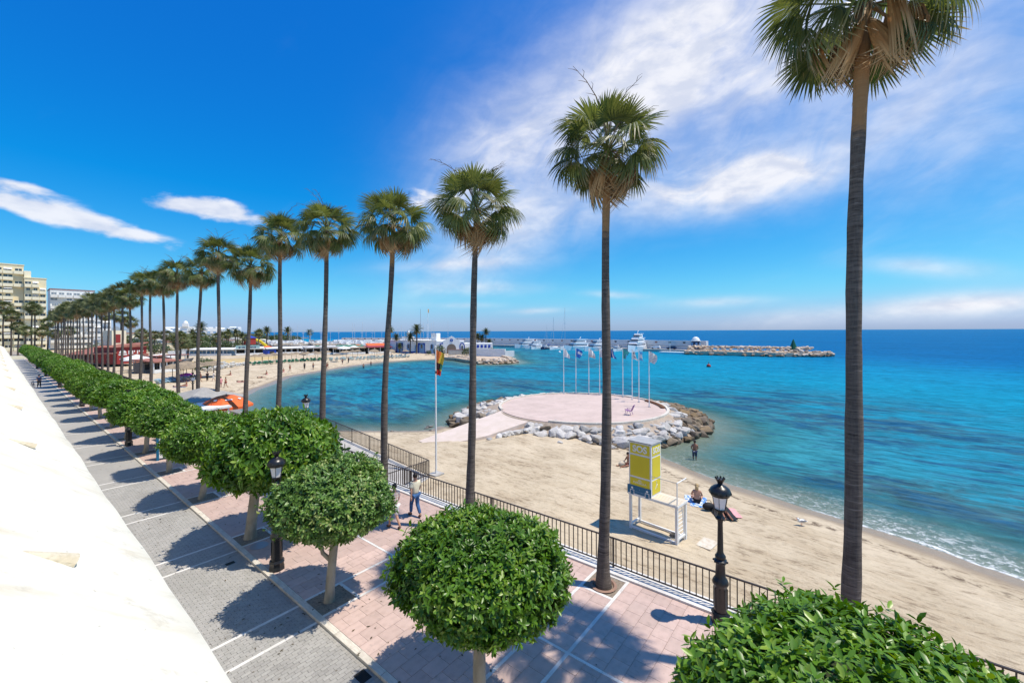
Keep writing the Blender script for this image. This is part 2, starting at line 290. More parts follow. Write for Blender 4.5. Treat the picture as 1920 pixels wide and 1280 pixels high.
# sea: clear over the sand at the edge, body colour by depth further out, foam where waves break
m,t=new_mat('sea_water'); MT['sea']=m
co=t.n('ShaderNodeTexCoord').outputs['Object']
sdv=t.n('ShaderNodeAttribute',attribute_name='shore').outputs['Fac']; opn=t.n('ShaderNodeAttribute',attribute_name='open').outputs['Fac']
ang=(0,0,R(-24))
bn=t.noise(t.scl(co,0.11,0.030,1,ang),1.0,6,0.6); bn2=t.noise(t.scl(co,0.42,0.16,1,ang),1.0,9,0.74,0.4); bn3=t.noise(t.scl(co,0.015,0.006,1,(0,0,R(-40))),1.0,5,0.6)
dep=t.m('ADD',sdv,t.m('MULTIPLY',t.m('SUBTRACT',bn,0.5),20))
c=t.ramp(t.n('ShaderNodeMapRange',{0:dep,1:0,2:150}).outputs[0],[(0.0,(0.045,0.215,0.225)),(0.10,(0.012,0.185,0.275)),(0.30,(0.005,0.220,0.345)),(0.55,(0.004,0.195,0.350)),(0.8,(0.002,0.128,0.300)),(1.0,(0.001,0.102,0.270))])
grassy=t.m('MULTIPLY',t.ss(t.m('ADD',t.m('MULTIPLY',bn2,0.65),t.m('MULTIPLY',bn,0.35)),0.46,0.56),t.m('MULTIPLY',t.ss(sdv,2.0,6.0),t.ss(sdv,18,40,1,0.05)))
c=t.mix(t.m('MULTIPLY',grassy,0.82),c,t.mix(t.ss(bn2,0.45,0.6),(0.055,0.085,0.085),(0.010,0.055,0.135)))
c=t.mix(t.m('MULTIPLY',t.ss(bn3,0.45,0.7),t.ss(sdv,80,300,0,0.35)),c,(0.002,0.065,0.19))
fx=t.noise(t.scl(co,1,1,1,ang),1.7,7,0.72,0.6); fx2=t.noise(co,0.10,3)
edge=t.m('ADD',sdv,t.m('MULTIPLY',t.m('SUBTRACT',fx2,0.5),2.4))
fl=t.noise(t.scl(co,1,0.7,1,ang),4.2,6,0.7,1.2)
lace=t.m('MULTIPLY',t.ss(t.m('ADD',t.m('MULTIPLY',fl,0.6),t.m('MULTIPLY',fx,0.4)),0.49,0.58,0.10,1.0),t.ss(edge,0.4,4.6,1,0))
line=t.ss(t.m('ABSOLUTE',t.m('SUBTRACT',edge,0.25)),0.0,0.28,1,0)
foam=t.m('MULTIPLY',t.m('MAXIMUM',t.m('MULTIPLY',lace,0.62),t.m('MULTIPLY',line,t.ss(fx,0.38,0.6))),t.m('ADD',t.m('MULTIPLY',opn,0.95),0.05),clamp=True)
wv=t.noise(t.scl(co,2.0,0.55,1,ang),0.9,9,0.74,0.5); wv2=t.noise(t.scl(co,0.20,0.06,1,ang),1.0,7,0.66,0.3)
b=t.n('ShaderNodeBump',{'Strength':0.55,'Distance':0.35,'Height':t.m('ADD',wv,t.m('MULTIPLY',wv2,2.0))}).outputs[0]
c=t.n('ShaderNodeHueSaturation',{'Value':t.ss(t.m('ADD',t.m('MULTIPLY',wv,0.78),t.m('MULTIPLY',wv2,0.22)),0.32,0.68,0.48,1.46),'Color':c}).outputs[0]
dif=t.n('ShaderNodeBsdfDiffuse',{0:c}); trn=t.n('ShaderNodeBsdfTransparent',{0:(0.72,0.90,0.90,1)})
body=t.n('ShaderNodeMixShader',{0:t.ss(t.m('ADD',sdv,t.m('MULTIPLY',t.m('SUBTRACT',bn2,0.5),6)),-0.3,8.0,0.0,1.0),1:trn.outputs[0],2:dif.outputs[0]})
gl=t.n('ShaderNodeBsdfGlossy',{0:(0.45,0.85,1,1),1:0.16,'Normal':b}); fr=t.n('ShaderNodeFresnel',{0:1.33,'Normal':b})
wat=t.n('ShaderNodeMixShader',{0:t.m('MULTIPLY',fr.outputs[0],0.24),1:body.outputs[0],2:gl.outputs[0]})
fo=t.n('ShaderNodeBsdfDiffuse',{0:(0.78,0.80,0.80,1)})
fin(t,t.n('ShaderNodeMixShader',{0:foam,1:wat.outputs[0],2:fo.outputs[0]}).outputs[0])

def plaid_mat():
    m,t=new_mat('plaid_cotton'); co=t.n('ShaderNodeTexCoord').outputs['Object']
    s=t.n('ShaderNodeSeparateXYZ',{0:co})
    f=lambda k,p:t.ss(t.m('SINE',t.m('MULTIPLY',s.outputs[k],p)),0.5,0.8)
    c=t.mix(t.m('MULTIPLY',f(0,62),0.6),(0.72,0.62,0.52),(0.48,0.16,0.12)); c=t.mix(t.m('MULTIPLY',f(2,62),0.6),c,(0.48,0.20,0.14))
    fin(t,t.n('ShaderNodeBsdfPrincipled',{'Base Color':c,'Roughness':0.85}).outputs[0]); return m
MT['plaid']=plaid_mat()
def attr_mat(name,attr,stops,rough=0.8):
    m,t=new_mat(name); a=t.n('ShaderNodeAttribute',attribute_name=attr).outputs['Fac']
    r=t.n('ShaderNodeValToRGB',{0:a}); e=r.color_ramp.elements; r.color_ramp.interpolation='CONSTANT'
    while len(e)<len(stops): e.new(0.5)
    for k,(p,c) in enumerate(stops): e[k].position=p; e[k].color=(*c,1)
    p=t.n('ShaderNodeBsdfPrincipled',{'Base Color':r.outputs[0],'Roughness':rough}); tr=t.n('ShaderNodeBsdfTranslucent',{0:r.outputs[0]})
    fin(t,t.n('ShaderNodeMixShader',{0:0.3,1:p.outputs[0],2:tr.outputs[0]}).outputs[0]); return m

# ------------------------------------------------------------------ building helpers
def link(o): COL.objects.link(o); return o
def tag(o,label=None,cat=None,group=None,kind=None):
    if label: o['label']=label
    if cat: o['category']=cat
    if group: o['group']=group
    if kind: o['kind']=kind
    return o
def thing(name,label,cat,loc=(0,0,0),rz=0.0,group=None,scale=1.0):
    o=bpy.data.objects.new(name,None); o.empty_display_size=0.2; link(o)
    o.location=loc; o.rotation_euler=(0,0,rz); o.scale=(scale,)*3
    return tag(o,label,cat,group)
def put(name,mesh,parent=None,loc=(0,0,0),rot=(0,0,0),scale=(1,1,1),label=None,kind=None):
    o=bpy.data.objects.new(name,mesh); link(o); o.parent=parent
    o.location=loc; o.rotation_euler=rot; o.scale=scale if not isinstance(scale,(int,float)) else (scale,)*3
    return tag(o,label,None,None,kind)
def copy_tree(o,parent=None):
    c=o.copy(); COL.objects.link(c); c.parent=parent
    if parent is not None: c.matrix_parent_inverse=o.matrix_parent_inverse
    for ch in list(o.children): copy_tree(ch,c)
    return c
def arr_mesh(name,V,F,mats,attrs=None,smooth=False):
    """mesh from numpy arrays; F is one (m,k) array or a list of them"""
    Fs=F if isinstance(F,list) else [F]
    me=bpy.data.meshes.new(name); V=np.asarray(V,np.float32)
    me.vertices.add(len(V)); me.vertices.foreach_set('co',V.ravel())
    lv=np.concatenate([f.ravel() for f in Fs]).astype(np.int32)
    tot=np.concatenate([np.full(len(f),f.shape[1],np.int32) for f in Fs]); st=np.concatenate([[0],np.cumsum(tot)[:-1]]).astype(np.int32)
    me.loops.add(len(lv)); me.loops.foreach_set('vertex_index',lv)
    me.polygons.add(len(tot)); me.polygons.foreach_set('loop_start',st)
    try: me.polygons.foreach_set('loop_total',tot)
    except Exception: pass
    me.update(calc_edges=True); me.validate()
    for m in (mats if isinstance(mats,(list,tuple)) else [mats]): me.materials.append(m)
    for (nm,dom),vals in (attrs or {}).items():
        a=me.attributes.new(nm,'FLOAT',dom); a.data.foreach_set('value',np.asarray(vals,np.float32))
    if smooth: me.polygons.foreach_set('use_smooth',np.ones(len(me.polygons),bool))
    return me
class MB:
    """collects boxes, tubes, lathes and plates into one mesh"""
    def __init__(s): s.v=[]; s.f=[]; s.mi=[]; s.cur=0
    def add(s,vs,fs,T=None):
        n=len(s.v)
        s.v.extend([tuple(T@Vector(p)) for p in vs] if T is not None else [tuple(p) for p in vs])
        for f in fs: s.f.append(tuple(i+n for i in f)); s.mi.append(s.cur)
        return s
    def mat(s,i): s.cur=i; return s
    def box(s,x0,x1,y0,y1,z0,z1,T=None):
        return s.add([(x0,y0,z0),(x1,y0,z0),(x1,y1,z0),(x0,y1,z0),(x0,y0,z1),(x1,y0,z1),(x1,y1,z1),(x0,y1,z1)],
          [(0,3,2,1),(4,5,6,7),(0,1,5,4),(1,2,6,5),(2,3,7,6),(3,0,4,7)],T)
    def cbox(s,c,d,T=None): return s.box(c[0]-d[0]/2,c[0]+d[0]/2,c[1]-d[1]/2,c[1]+d[1]/2,c[2]-d[2]/2,c[2]+d[2]/2,T)
    def tube(s,pts,rad,n=8,cap=True,T=None):
        pts=[Vector(p) for p in pts]; k=len(pts); rad=[rad]*k if isinstance(rad,(int,float)) else rad
        vs=[];fs=[]; ref=None
        for i,p in enumerate(pts):
            d=(pts[min(i+1,k-1)]-pts[max(i-1,0)]); d=d.normalized() if d.length>1e-9 else Vector((0,0,1))
            if ref is None: ref=d.orthogonal().normalized()
            ref=(ref-d*ref.dot(d)); ref=ref.normalized() if ref.length>1e-6 else d.orthogonal().normalized()
            b=d.cross(ref)
            for j in range(n):
                a=2*PI*j/n; vs.append(p+(ref*math.cos(a)+b*math.sin(a))*rad[i])
        for i in range(k-1):
            for j in range(n): fs.append((i*n+j,i*n+(j+1)%n,(i+1)*n+(j+1)%n,(i+1)*n+j))
        if cap: fs.append(tuple(range(n-1,-1,-1))); fs.append(tuple((k-1)*n+j for j in range(n)))
        return s.add(vs,fs,T)
    def lathe(s,prof,n=16,c=(0,0),T=None,cap=True):
        vs=[(c[0]+r*math.cos(2*PI*j/n),c[1]+r*math.sin(2*PI*j/n),z) for r,z in prof for j in range(n)]
        fs=[(i*n+j,i*n+(j+1)%n,(i+1)*n+(j+1)%n,(i+1)*n+j) for i in range(len(prof)-1) for j in range(n)]
        if cap: fs.append(tuple(range(n-1,-1,-1))); fs.append(tuple((len(prof)-1)*n+j for j in range(n)))
        return s.add(vs,fs,T)
    def prism(s,poly,z0,z1,T=None):
        n=len(poly)
        a=sum(poly[i][0]*poly[(i+1)%n][1]-poly[(i+1)%n][0]*poly[i][1] for i in range(n))
        if a<0: poly=poly[::-1]
        return s.add([(x,y,z0) for x,y in poly]+[(x,y,z1) for x,y in poly],
          [tuple(range(n-1,-1,-1)),tuple(range(n,2*n))]+[(i,(i+1)%n,n+(i+1)%n,n+i) for i in range(n)],T)
    def ell(s,c,r,n=10,k=6,T=None):
        prof=[(math.sin(PI*i/k),-math.cos(PI*i/k)) for i in range(k+1)]
        vs=[(c[0]+r[0]*max(p,1e-3)*math.cos(2*PI*j/n),c[1]+r[1]*max(p,1e-3)*math.sin(2*PI*j/n),c[2]+r[2]*z) for p,z in prof for j in range(n)]
        fs=[(i*n+j,i*n+(j+1)%n,(i+1)*n+(j+1)%n,(i+1)*n+j) for i in range(k) for j in range(n)]
        return s.add(vs,fs,T)
    def mesh(s,name,mats,smooth=False):
        me=bpy.data.meshes.new(name); me.from_pydata(s.v,[],s.f); me.update()
        for m in (mats if isinstance(mats,(list,tuple)) else [mats]): me.materials.append(m)
        if any(s.mi): me.polygons.foreach_set('material_index',s.mi)
        if smooth:
            me.polygons.foreach_set('use_smooth',np.ones(len(me.polygons),bool))
            if smooth!='all':
                try: me.set_sharp_from_angle(angle=R(38))
                except Exception: pass
        return me
    def build(s,name,mats,parent=None,smooth=False,loc=(0,0,0),rot=(0,0,0),label=None,kind=None):
        return put(name,s.mesh(name,mats,smooth),parent,loc,rot,label=label,kind=kind)
def Tr(x=0,y=0,z=0,rz=0,rx=0,ry=0): return Matrix.Translation((x,y,z))@Euler((rx,ry,rz)).to_matrix().to_4x4()
def boxmesh(name,d,m,c=(0,0,0)): return MB().cbox(c,d).mesh(name,m)
ORD=['first','second','third','fourth','fifth','sixth','seventh','eighth','ninth','tenth','eleventh','twelfth','thirteenth','fourteenth','fifteenth','sixteenth','seventeenth','eighteenth','nineteenth','twentieth','twenty-first','twenty-second','twenty-third','twenty-fourth','twenty-fifth','twenty-sixth','twenty-seventh','twenty-eighth','twenty-ninth','thirtieth','thirty-first','thirty-second','thirty-third','thirty-fourth']

# ------------------------------------------------------------------ people are grown first, while the scene is still small
def skin_mesh(name,J,E,m,sub=1,extra=None):
    names=list(J); me=bpy.data.meshes.new(name)
    me.from_pydata([J[k][:3] for k in names],[(names.index(a),names.index(b)) for a,b in E],[])
    o=bpy.data.objects.new(name,me); link(o)
    md=o.modifiers.new('skin','SKIN'); md.use_smooth_shade=True
    for i,k in enumerate(names):
        r=J[k][3]; r=r if isinstance(r,tuple) else (r,r)
        me.skin_vertices[0].data[i].radius=r; me.skin_vertices[0].data[i].use_root=(i==0)
    if sub: s=o.modifiers.new('sub','SUBSURF'); s.levels=sub; s.render_levels=sub
    dg=bpy.context.evaluated_depsgraph_get()
    out=bpy.data.meshes.new_from_object(o.evaluated_get(dg)); out.name=name
    bpy.data.objects.remove(o); bpy.data.meshes.remove(me)
    if extra is not None:
        b=bmesh.new(); b.from_mesh(out); t=extra.mesh('x',m); b.from_mesh(t); b.to_mesh(out); b.free(); bpy.data.meshes.remove(t)
    out.polygons.foreach_set('use_smooth',np.ones(len(out.polygons),bool))
    out.materials.clear(); out.materials.append(m); return out
def pose(kind):
    P=dict(pel=(0,0,.95),sp=(0,0,1.13),ch=(0,0,1.33),nk=(0,0,1.49),
      sL=(-.18,0,1.40),sR=(.18,0,1.40),eL=(-.235,-.03,1.12),eR=(.235,-.03,1.12),wL=(-.25,.04,.88),wR=(.25,.04,.88),
      hL=(-.09,0,.90),hR=(.09,0,.90),kL=(-.10,.02,.50),kR=(.10,.02,.50),aL=(-.10,-.02,.09),aR=(.10,-.02,.09),tL=(-.11,.13,.035),tR=(.11,.13,.035))
    if kind=='walk':
        P.update(kL=(-.09,.16,.52),aL=(-.09,.20,.11),tL=(-.10,.35,.05),kR=(.09,-.02,.50),aR=(.09,-.27,.14),tR=(.10,-.15,.035),
          eL=(-.235,-.12,1.13),wL=(-.245,-.14,.88),eR=(.235,.05,1.12),wR=(.24,.18,.92))
    if kind=='wade':
        P.update(eL=(-.25,.04,1.14),wL=(-.10,.17,1.00),eR=(.25,.04,1.14),wR=(.10,.17,1.00))
    if kind=='sit':
        P=dict(pel=(0,0,.13),sp=(0,-.03,.32),ch=(0,-.02,.52),nk=(0,.03,.68),sL=(-.17,0,.60),sR=(.17,0,.60),eL=(-.26,.10,.36),eR=(.26,.10,.36),wL=(-.16,.28,.30),wR=(.16,.28,.30),
          hL=(-.10,.02,.12),hR=(.10,.02,.12),kL=(-.27,.36,.16),kR=(.27,.36,.20),aL=(-.16,.74,.06),aR=(.18,.76,.06),tL=(-.20,.86,.10),tR=(.22,.88,.10))
    if kind=='lie':
        P=dict(pel=(0,0,.12),sp=(0,.19,.13),ch=(0,.40,.15),nk=(0,.56,.16),sL=(-.18,.47,.14),sR=(.18,.47,.14),eL=(-.30,.62,.07),eR=(.30,.62,.07),wL=(-.14,.80,.06),wR=(.14,.80,.06),
          hL=(-.09,-.05,.11),hR=(.09,-.05,.11),kL=(-.12,-.46,.09),kR=(.12,-.46,.09),aL=(-.14,-.88,.06),aR=(.14,-.88,.06),tL=(-.17,-1.0,.05),tR=(.17,-1.0,.05))
    n=Vector(P['nk']); up=(n-Vector(P['ch'])).normalized()
    if kind=='sit': up=Vector((0,.25,.97))
    P['hb']=tuple(n+up*.08); P['hm']=tuple(n+up*.17); P['ht']=tuple(n+up*.255); return P,up
RAD=dict(pel=(.15,.11),sp=(.135,.10),ch=(.165,.115),nk=.058,hb=.066,hm=(.088,.098),ht=.055,sL=.062,sR=.062,eL=.043,eR=.043,wL=.028,wR=.028,
  hL=.088,hR=.088,kL=.058,kR=.058,aL=.04,aR=.04,tL=.036,tR=.036)
BE=[('pel','sp'),('sp','ch'),('ch','nk'),('nk','hb'),('hb','hm'),('hm','ht'),('ch','sL'),('sL','eL'),('eL','wL'),('ch','sR'),('sR','eR'),('eR','wR'),
    ('pel','hL'),('hL','kL'),('kL','aL'),('aL','tL'),('pel','hR'),('hR','kR'),('kR','aR'),('aR','tR')]
def hands(P,n=6):
    b=MB()
    for S,sg in (('L',-1),('R',1)):
        w=Vector(P['w'+S]); d=(w-Vector(P['e'+S])).normalized(); side=Vector((0,1,0)) if abs(d.y)<.8 else Vector((1,0,0))
        side=(side-d*side.dot(d)).normalized(); nrm=d.cross(side)*sg
        b.tube([w-d*.02,w+d*.03,w+d*.085],[.026,.034,.036],n)
        for k,(o,l) in enumerate(((-.027,.060),(-.009,.074),(.009,.078),(.027,.068))):
            q=w+d*.075+side*o; b.tube([q,q+d*l*.5+nrm*.008,q+d*l*.85+nrm*.028],[.0095,.009,.006],5)
        q=w+d*.02+side*.03; b.tube([q,q+d*.03+side*.025,q+d*.06+side*.028+nrm*.012],[.012,.011,.007],5)
    return b
def face(P,up,fwd):
    b=MB(); hm=Vector(P['hm']); side=up.cross(fwd)
    b.ell(tuple(hm+fwd*.10-up*.012),(.014,.018,.022),6,4)
    for s in (-1,1): b.ell(tuple(hm+side*s*.092-up*.01),(.014,.022,.034),6,4)
    return b
def person_parts(kind,skin='skin',hair='hair',top=None,low=None,legs='ankle',shoes=None,long_hair=False,fine=True):
    """list of (name, mesh, parent index) for one figure"""
    P,up=pose(kind); fwd=Vector((0,1,0)) if kind!='lie' else Vector((0,0,-1))
    J={k:(*P[k],RAD[k]) for k in ['pel','sp','ch','nk','hb','hm','ht','sL','eL','wL','sR','eR','wR','hL','kL','aL','tL','hR','kR','aR','tR']}
    ex=hands(P) if fine else None
    if fine:
        f=face(P,up,fwd); ex.add(f.v,f.f)
    out=[('body',skin_mesh('body',J,BE,MT[skin],2 if fine else 1,ex))]
    hm=Vector(P['hm'])+up*.035-fwd*.018
    hb=MB().ell(tuple(hm),(.102,.108,.10),12,8)
    if long_hair: hb.ell(tuple(hm-up*.12-fwd*.06),(.09,.06,.14),10,7)
    out.append(('hair',hb.mesh('hair',MT[hair],True)))
    if fine:
        e=MB()
        for s in (-1,1): e.ell(tuple(Vector(P['hm'])+fwd*.090+Vector((s*.034,0,0))+up*.012),(.012,.010,.008),6,4)
        out.append(('eyes',e.mesh('eyes',MT['eye'],True)))
    g=lambda r,a:(tuple(x+a for x in r) if isinstance(r,tuple) else r+a)
    if top:
        q=lambda a,b,t:tuple(Vector(P[a]).lerp(Vector(P[b]),t))
        T={'pel':(*(Vector(P['pel'])-(Vector(P['sp'])-Vector(P['pel']))*.25),g((.155,.115),.03)),'sp':(*P['sp'],g(RAD['sp'],.04)),'ch':(*P['ch'],g(RAD['ch'],.028)),'nk':(*q('ch','nk',.72),.085),
           'sL':(*P['sL'],.085),'uL':(*q('sL','eL',.72),.075),'sR':(*P['sR'],.085),'uR':(*q('sR','eR',.72),.075)}
        out.append(('shirt',skin_mesh('shirt',T,[('pel','sp'),('sp','ch'),('ch','nk'),('ch','sL'),('sL','uL'),('ch','sR'),('sR','uR')],MT[top],2)))
    if low:
        q=lambda a,b,t:tuple(Vector(P[a]).lerp(Vector(P[b]),t))
        T={'pel':(*q('pel','sp',.1),g((.15,.11),.018)),'hL':(*P['hL'],.108),'hR':(*P['hR'],.108)}; E=[('pel','hL'),('pel','hR')]
        t_=1.0 if legs!='brief' else .22
        for S in 'LR':
            T['k'+S]=(*q('h'+S,'k'+S,t_),.082 if legs!='brief' else .098); E.append(('h'+S,'k'+S))
            if legs=='ankle': T['a'+S]=(*q('k'+S,'a'+S,.93),.066); E.append(('k'+S,'a'+S))
        out.append(('trousers' if legs=='ankle' else 'shorts',skin_mesh('lower',T,E,MT[low],2)))
    if shoes:
        for S in 'LR':
            b=MB(); a=Vector(P['a'+S]); t=Vector(P['t'+S]); d=(t-a); 
            b.tube([a-d*.35+Vector((0,0,-.03)),a+Vector((0,0,-.035)),t,t+d*.25],[.035,.048,.048,.028],8)
            out.append(('shoe',b.mesh('shoe',MT[shoes],True)))
    return out
def person(parts,label,loc,rz,group=None,scale=1.0):
    t=thing('person',label,'person',loc,rz,group,scale)
    for nm,me in parts: put(nm,me,t)
    return t
PP={}
PP['man']=person_parts('walk','skin','hair','creamshirt','jeans','ankle','shoe')
PP['woman']=person_parts('walk','skin','hair','plaid','whitecloth','knee','shoe')
PP['wader']=person_parts('wade','tan','hair',None,'navy','knee')
PP['sitter']=person_parts('sit','skin','blond',None,'black','brief',None,True)
PP['sitter_dark']=person_parts('sit','tan','hair',None,'red','brief')
PP['lier']=person_parts('lie','tan','hair',None,'black','brief')
PP['rider']=person_parts('walk','skin','hair','navy','black','ankle','shoe',fine=False)
for k,(po,sk,tp,lw,lg) in dict(far_stand=('stand','tan',None,'navy','knee'),far_dress=('stand','skin','pink','pink','knee'),far_walk=('walk','tan',None,'red','brief'),
      far_dark=('stand','skin','black','black','ankle'),far_sit=('sit','tan',None,'pink','brief'),far_lie=('lie','tan',None,'black','brief'),far_white=('walk','skin','whitecloth','whitecloth','knee')).items():
    PP[k]=person_parts(po,sk,'hair',tp,lw,lg,fine=False)

# ------------------------------------------------------------------ land, beach and sea
CX,CY,DR=40.0,22.3,9.0                        # round platform on the groyne
ROUT=[(0,13.0),(12,12.8),(41,13.2),(68,13.6),(94,14.2),(113,13.8),(128,14.3),(140,13.6),(150,12.6),(170,11.4),(190,11.0),(205,10.9),(218,11.3),(231,11.9),(255,11.3),(280,12.0),(304,13.3),(326,14.0),(345,13.6),(360,13.0)]
def rout(deg): return float(np.interp(deg%360,[a for a,_ in ROUT],[b for _,b in ROUT]))
ring=[(CX+rout(a)*math.cos(R(a)),CY+rout(a)*math.sin(R(a))) for a in list(range(232,360,8))+list(range(0,146,8))]
LAND=[(-4000,-4000),(-300,-400),(-60,-200),(5,-90),(17.5,-40),(22.6,-15),(24.92,-5.51),(25.37,-4.37),(26.06,-3.23),(26.59,-1.89),(27.12,-.17),(27.49,.96),(27.9,2.2),(28.5,3.7),(29.0,5.4),(29.88,7.49),(30.93,9.02),(31.86,10.66)]+ring+[
 (28.6,32.6),(26.86,31.86),(24.76,34.24),(22.59,37.41),(20.99,39.48),(19.4,43),(18.6,48),(18.5,54),(19.3,60),(21,66),(24.77,72.71),(28.57,78.58),(33.33,84.31),(40.03,93.61),(49.81,100.07),(62.05,107.65),(75.52,113.81),(87.39,113.19),(95.8,110.2),
 (97.2,101),(93,92),(89.6,84.5),(92,80),(97,77.6),(101,78),(106,82.5),(112,90),(119,97),(128,104),(142,117),(160,138),(174,158),(184,180),(200,190),(203,215),(171,316),(160,420),(170,560),(300,2500),(600,6000),(-6000,6000)]
def sdist(x,y):
    """signed distance to the shore, positive over water"""
    P=np.array(LAND,float); x=np.asarray(x,float); y=np.asarray(y,float)
    d=np.full(x.shape,1e18); ins=np.zeros(x.shape,bool)
    for i in range(len(P)):
        a=P[i]; b=P[(i+1)%len(P)]; e=b-a
        t=np.clip(((x-a[0])*e[0]+(y-a[1])*e[1])/(e@e),0,1)
        d=np.minimum(d,(x-a[0]-t*e[0])**2+(y-a[1]-t*e[1])**2)
        c=((a[1]>y)!=(b[1]>y))
        with np.errstate(divide='ignore',invalid='ignore'): xi=a[0]+(y-a[1])*e[0]/(e[1] if e[1]!=0 else 1e-9)
        ins^=c&(x<xi)
    return np.where(ins,-1,1)*np.sqrt(d)
def hbase(sd): return np.where(sd<0,-2.2+1.12*(1-np.exp(sd*0.145))*1.05,-2.2-np.minimum(3.0,0.075*sd))
def ground_z(x,y): return float(hbase(sdist(np.array([x]),np.array([y])))[0])
xs=np.concatenate([np.arange(12.3,60,0.7),np.arange(60,112,1.6),np.arange(112,300,5.0)]); ys=np.concatenate([np.arange(-70,-12,4),np.arange(-12,45,0.7),np.arange(45,150,1.4),np.arange(150,640,7)])
gx,gy=np.meshgrid(xs,ys); sd=sdist(gx,gy); gz=hbase(sd)
dry=np.clip(-(sd+1.5)/3,0,1)
gz+=dry*(0.030*np.sin(gx*1.7+np.sin(gy*0.9)*2)+0.035*np.sin(gy*1.1-gx*0.6)+rng.normal(0,0.016,gx.shape))
nx,ny=len(xs),len(ys); idx=np.arange(nx*ny).reshape(ny,nx)
F=np.stack([idx[:-1,:-1],idx[:-1,1:],idx[1:,1:],idx[1:,:-1]],-1).reshape(-1,4)
tag(put('beach',arr_mesh('beach',np.stack([gx,gy,gz],-1).reshape(-1,3),F,MT['sand'],{('shore','POINT'):sd.ravel()},True)),kind='structure')
xs=np.concatenate([[-45000,-9000,-2500,-600,-100],np.arange(10,112,1.3),np.arange(112,260,5),[280,330,420,600,900,1500,3000,6000,12000,25000,60000]])
ys=np.concatenate([[-60000,-20000,-8000,-3000,-1200,-600,-350,-200,-130],np.arange(-80,-24,4),np.arange(-24,122,1.3),np.arange(122,340,6),[380,500,700,1000,1700,3000,6000,12000,25000,60000]])
gx,gy=np.meshgrid(xs,ys); sd=sdist(gx,gy); nx,ny=len(xs),len(ys); idx=np.arange(nx*ny).reshape(ny,nx)
F=np.stack([idx[:-1,:-1],idx[:-1,1:],idx[1:,1:],idx[1:,:-1]],-1).reshape(-1,4)
op=np.where((gy<12)&(gx<37),np.clip((5-gy)/7,0.22,1.0),0.08)
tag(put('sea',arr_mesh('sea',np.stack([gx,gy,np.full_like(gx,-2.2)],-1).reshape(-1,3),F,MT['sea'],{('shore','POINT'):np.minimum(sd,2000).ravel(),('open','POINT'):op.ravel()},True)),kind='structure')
MT['ground']=mat('dusty_ground',(0.36,0.31,0.25),(0.28,0.25,0.20),rough=0.95,ns=0.15,bump=0.2,bs=3)
tag(MB().box(-4000,12.35,-600,5900,-3,-0.35).box(12.35,300,639,5900,-3,-1.0).build('ground',MT['ground']),kind='structure')

# ------------------------------------------------------------------ promenade: grey road, kerb, pink pavement with marble lines
P0,PITCH=-0.165-5.78*2,5.78
LINES=[P0+PITCH*k for k in range(36)]         # centre of each pair of marble lines (one at Y=11.18 centre of tree pits)
Y_END=190.0
road=tag(MB().box(-6,5.30,-14,Y_END,-2.4,-0.088).build('road',MT['sandjoint']),kind='structure')
pave=tag(MB().box(5.46,12.62,-14,Y_END,-2.6,-0.014).build('pavement',MT['joint']),kind='structure')
unit=boxmesh('piece',(1,1,1),MT['slab']); unit_b=boxmesh('brick_piece',(1,1,1),MT['brick']); unit_m=boxmesh('strip_piece',(1,1,1),MT['marble']); unit_k=boxmesh('kerb_piece',(1,1,1),MT['kerb'])
def piece(name,mesh,parent,b,dz=0):
    x0,x1,y0,y1,z0,z1=b
    return put(name,mesh,parent,((x0+x1)/2,(y0+y1)/2,(z0+z1)/2+dz),(0,0,random.uniform(-.004,.004)),(x1-x0,y1-y0,z1-z0))
def rows(xa,xb,ya,yb,px,py,gap,off=0.5):
    n=max(1,round((yb-ya)/py)); h=(yb-ya)/n; out=[]
    for i in range(n):
        x=xa-(px*off if i%2 else 0)
        while x<xb-0.03:
            a,b=max(x,xa),min(x+px,xb)
            if b-a>0.05: out.append((a+gap/2,b-gap/2,ya+i*h+gap/2,ya+(i+1)*h-gap/2))
            x+=px
    return out
slabs=[]; strips=[]; pits=[]; bricks=[]
LN=0.525; LW=0.045
for k,yc in enumerate(LINES):
    for s in (-LN,LN):
        y=yc+s; x=5.47
        while x<11.94: strips.append((x,min(x+1.0,11.96),y-LW,y+LW)); x+=1.004
        x=-1.0
        if y<90:
            while x<5.28: bricks.append(('m',x,min(x+1.0,5.29),y-LW,y+LW)); x+=1.004
    a,b=yc-LN+LW,yc+LN-LW
    strips.append((6.46,6.55,a,b)); strips.append((10.86,10.95,a,b)); strips.append((11.87,11.955,a,b))
    pits.append((5.47,6.46,a,b)); pits.append((10.95,11.87,a,b))
    if yc<62:
        slabs+=rows(6.55,8.385,a,b,0.5,0.47,0.007)+rows(8.475,10.86,a,b,0.5,0.47,0.007)
        a2,b2=yc+LN+LW,yc+PITCH-LN-LW
        slabs+=rows(5.47,8.385,a2,b2,0.5,0.422,0.007)+rows(8.475,11.955,a2,b2,0.5,0.422,0.007)
    if yc<24:
        for r_ in (rows(0.2,5.29,a,b,0.2,0.1,0.007),rows(0.2,5.29,yc+LN+LW,yc+PITCH-LN-LW,0.2,0.1,0.007)): bricks+=[('b',*q) for q in r_]
    y=yc+LN
    while y<yc+PITCH+LN-.3: strips.append((8.39,8.47,y,min(y+.96,yc+PITCH+LN))); y+=.964
SLEND=LINES[-1]
def near(q): return math.hypot((q[0]+q[1])/2,(q[2]+q[3])/2)
def vis(q):                                   # roughly inside the picture
    x,y=(q[0]+q[1])/2,(q[2]+q[3])/2; f=x*sn+y*cs; r=x*cs-y*sn
    return f>0.5 and abs(r/f)<1.28 and 7.6/f<0.92
slabs=[q for q in slabs if q[2]>-8]; S=sorted([q for q in slabs if vis(q)],key=near); top300=set(S[:300])
SZ=lambda:random.uniform(-.0012,.0012)
mb=MB(); k=0
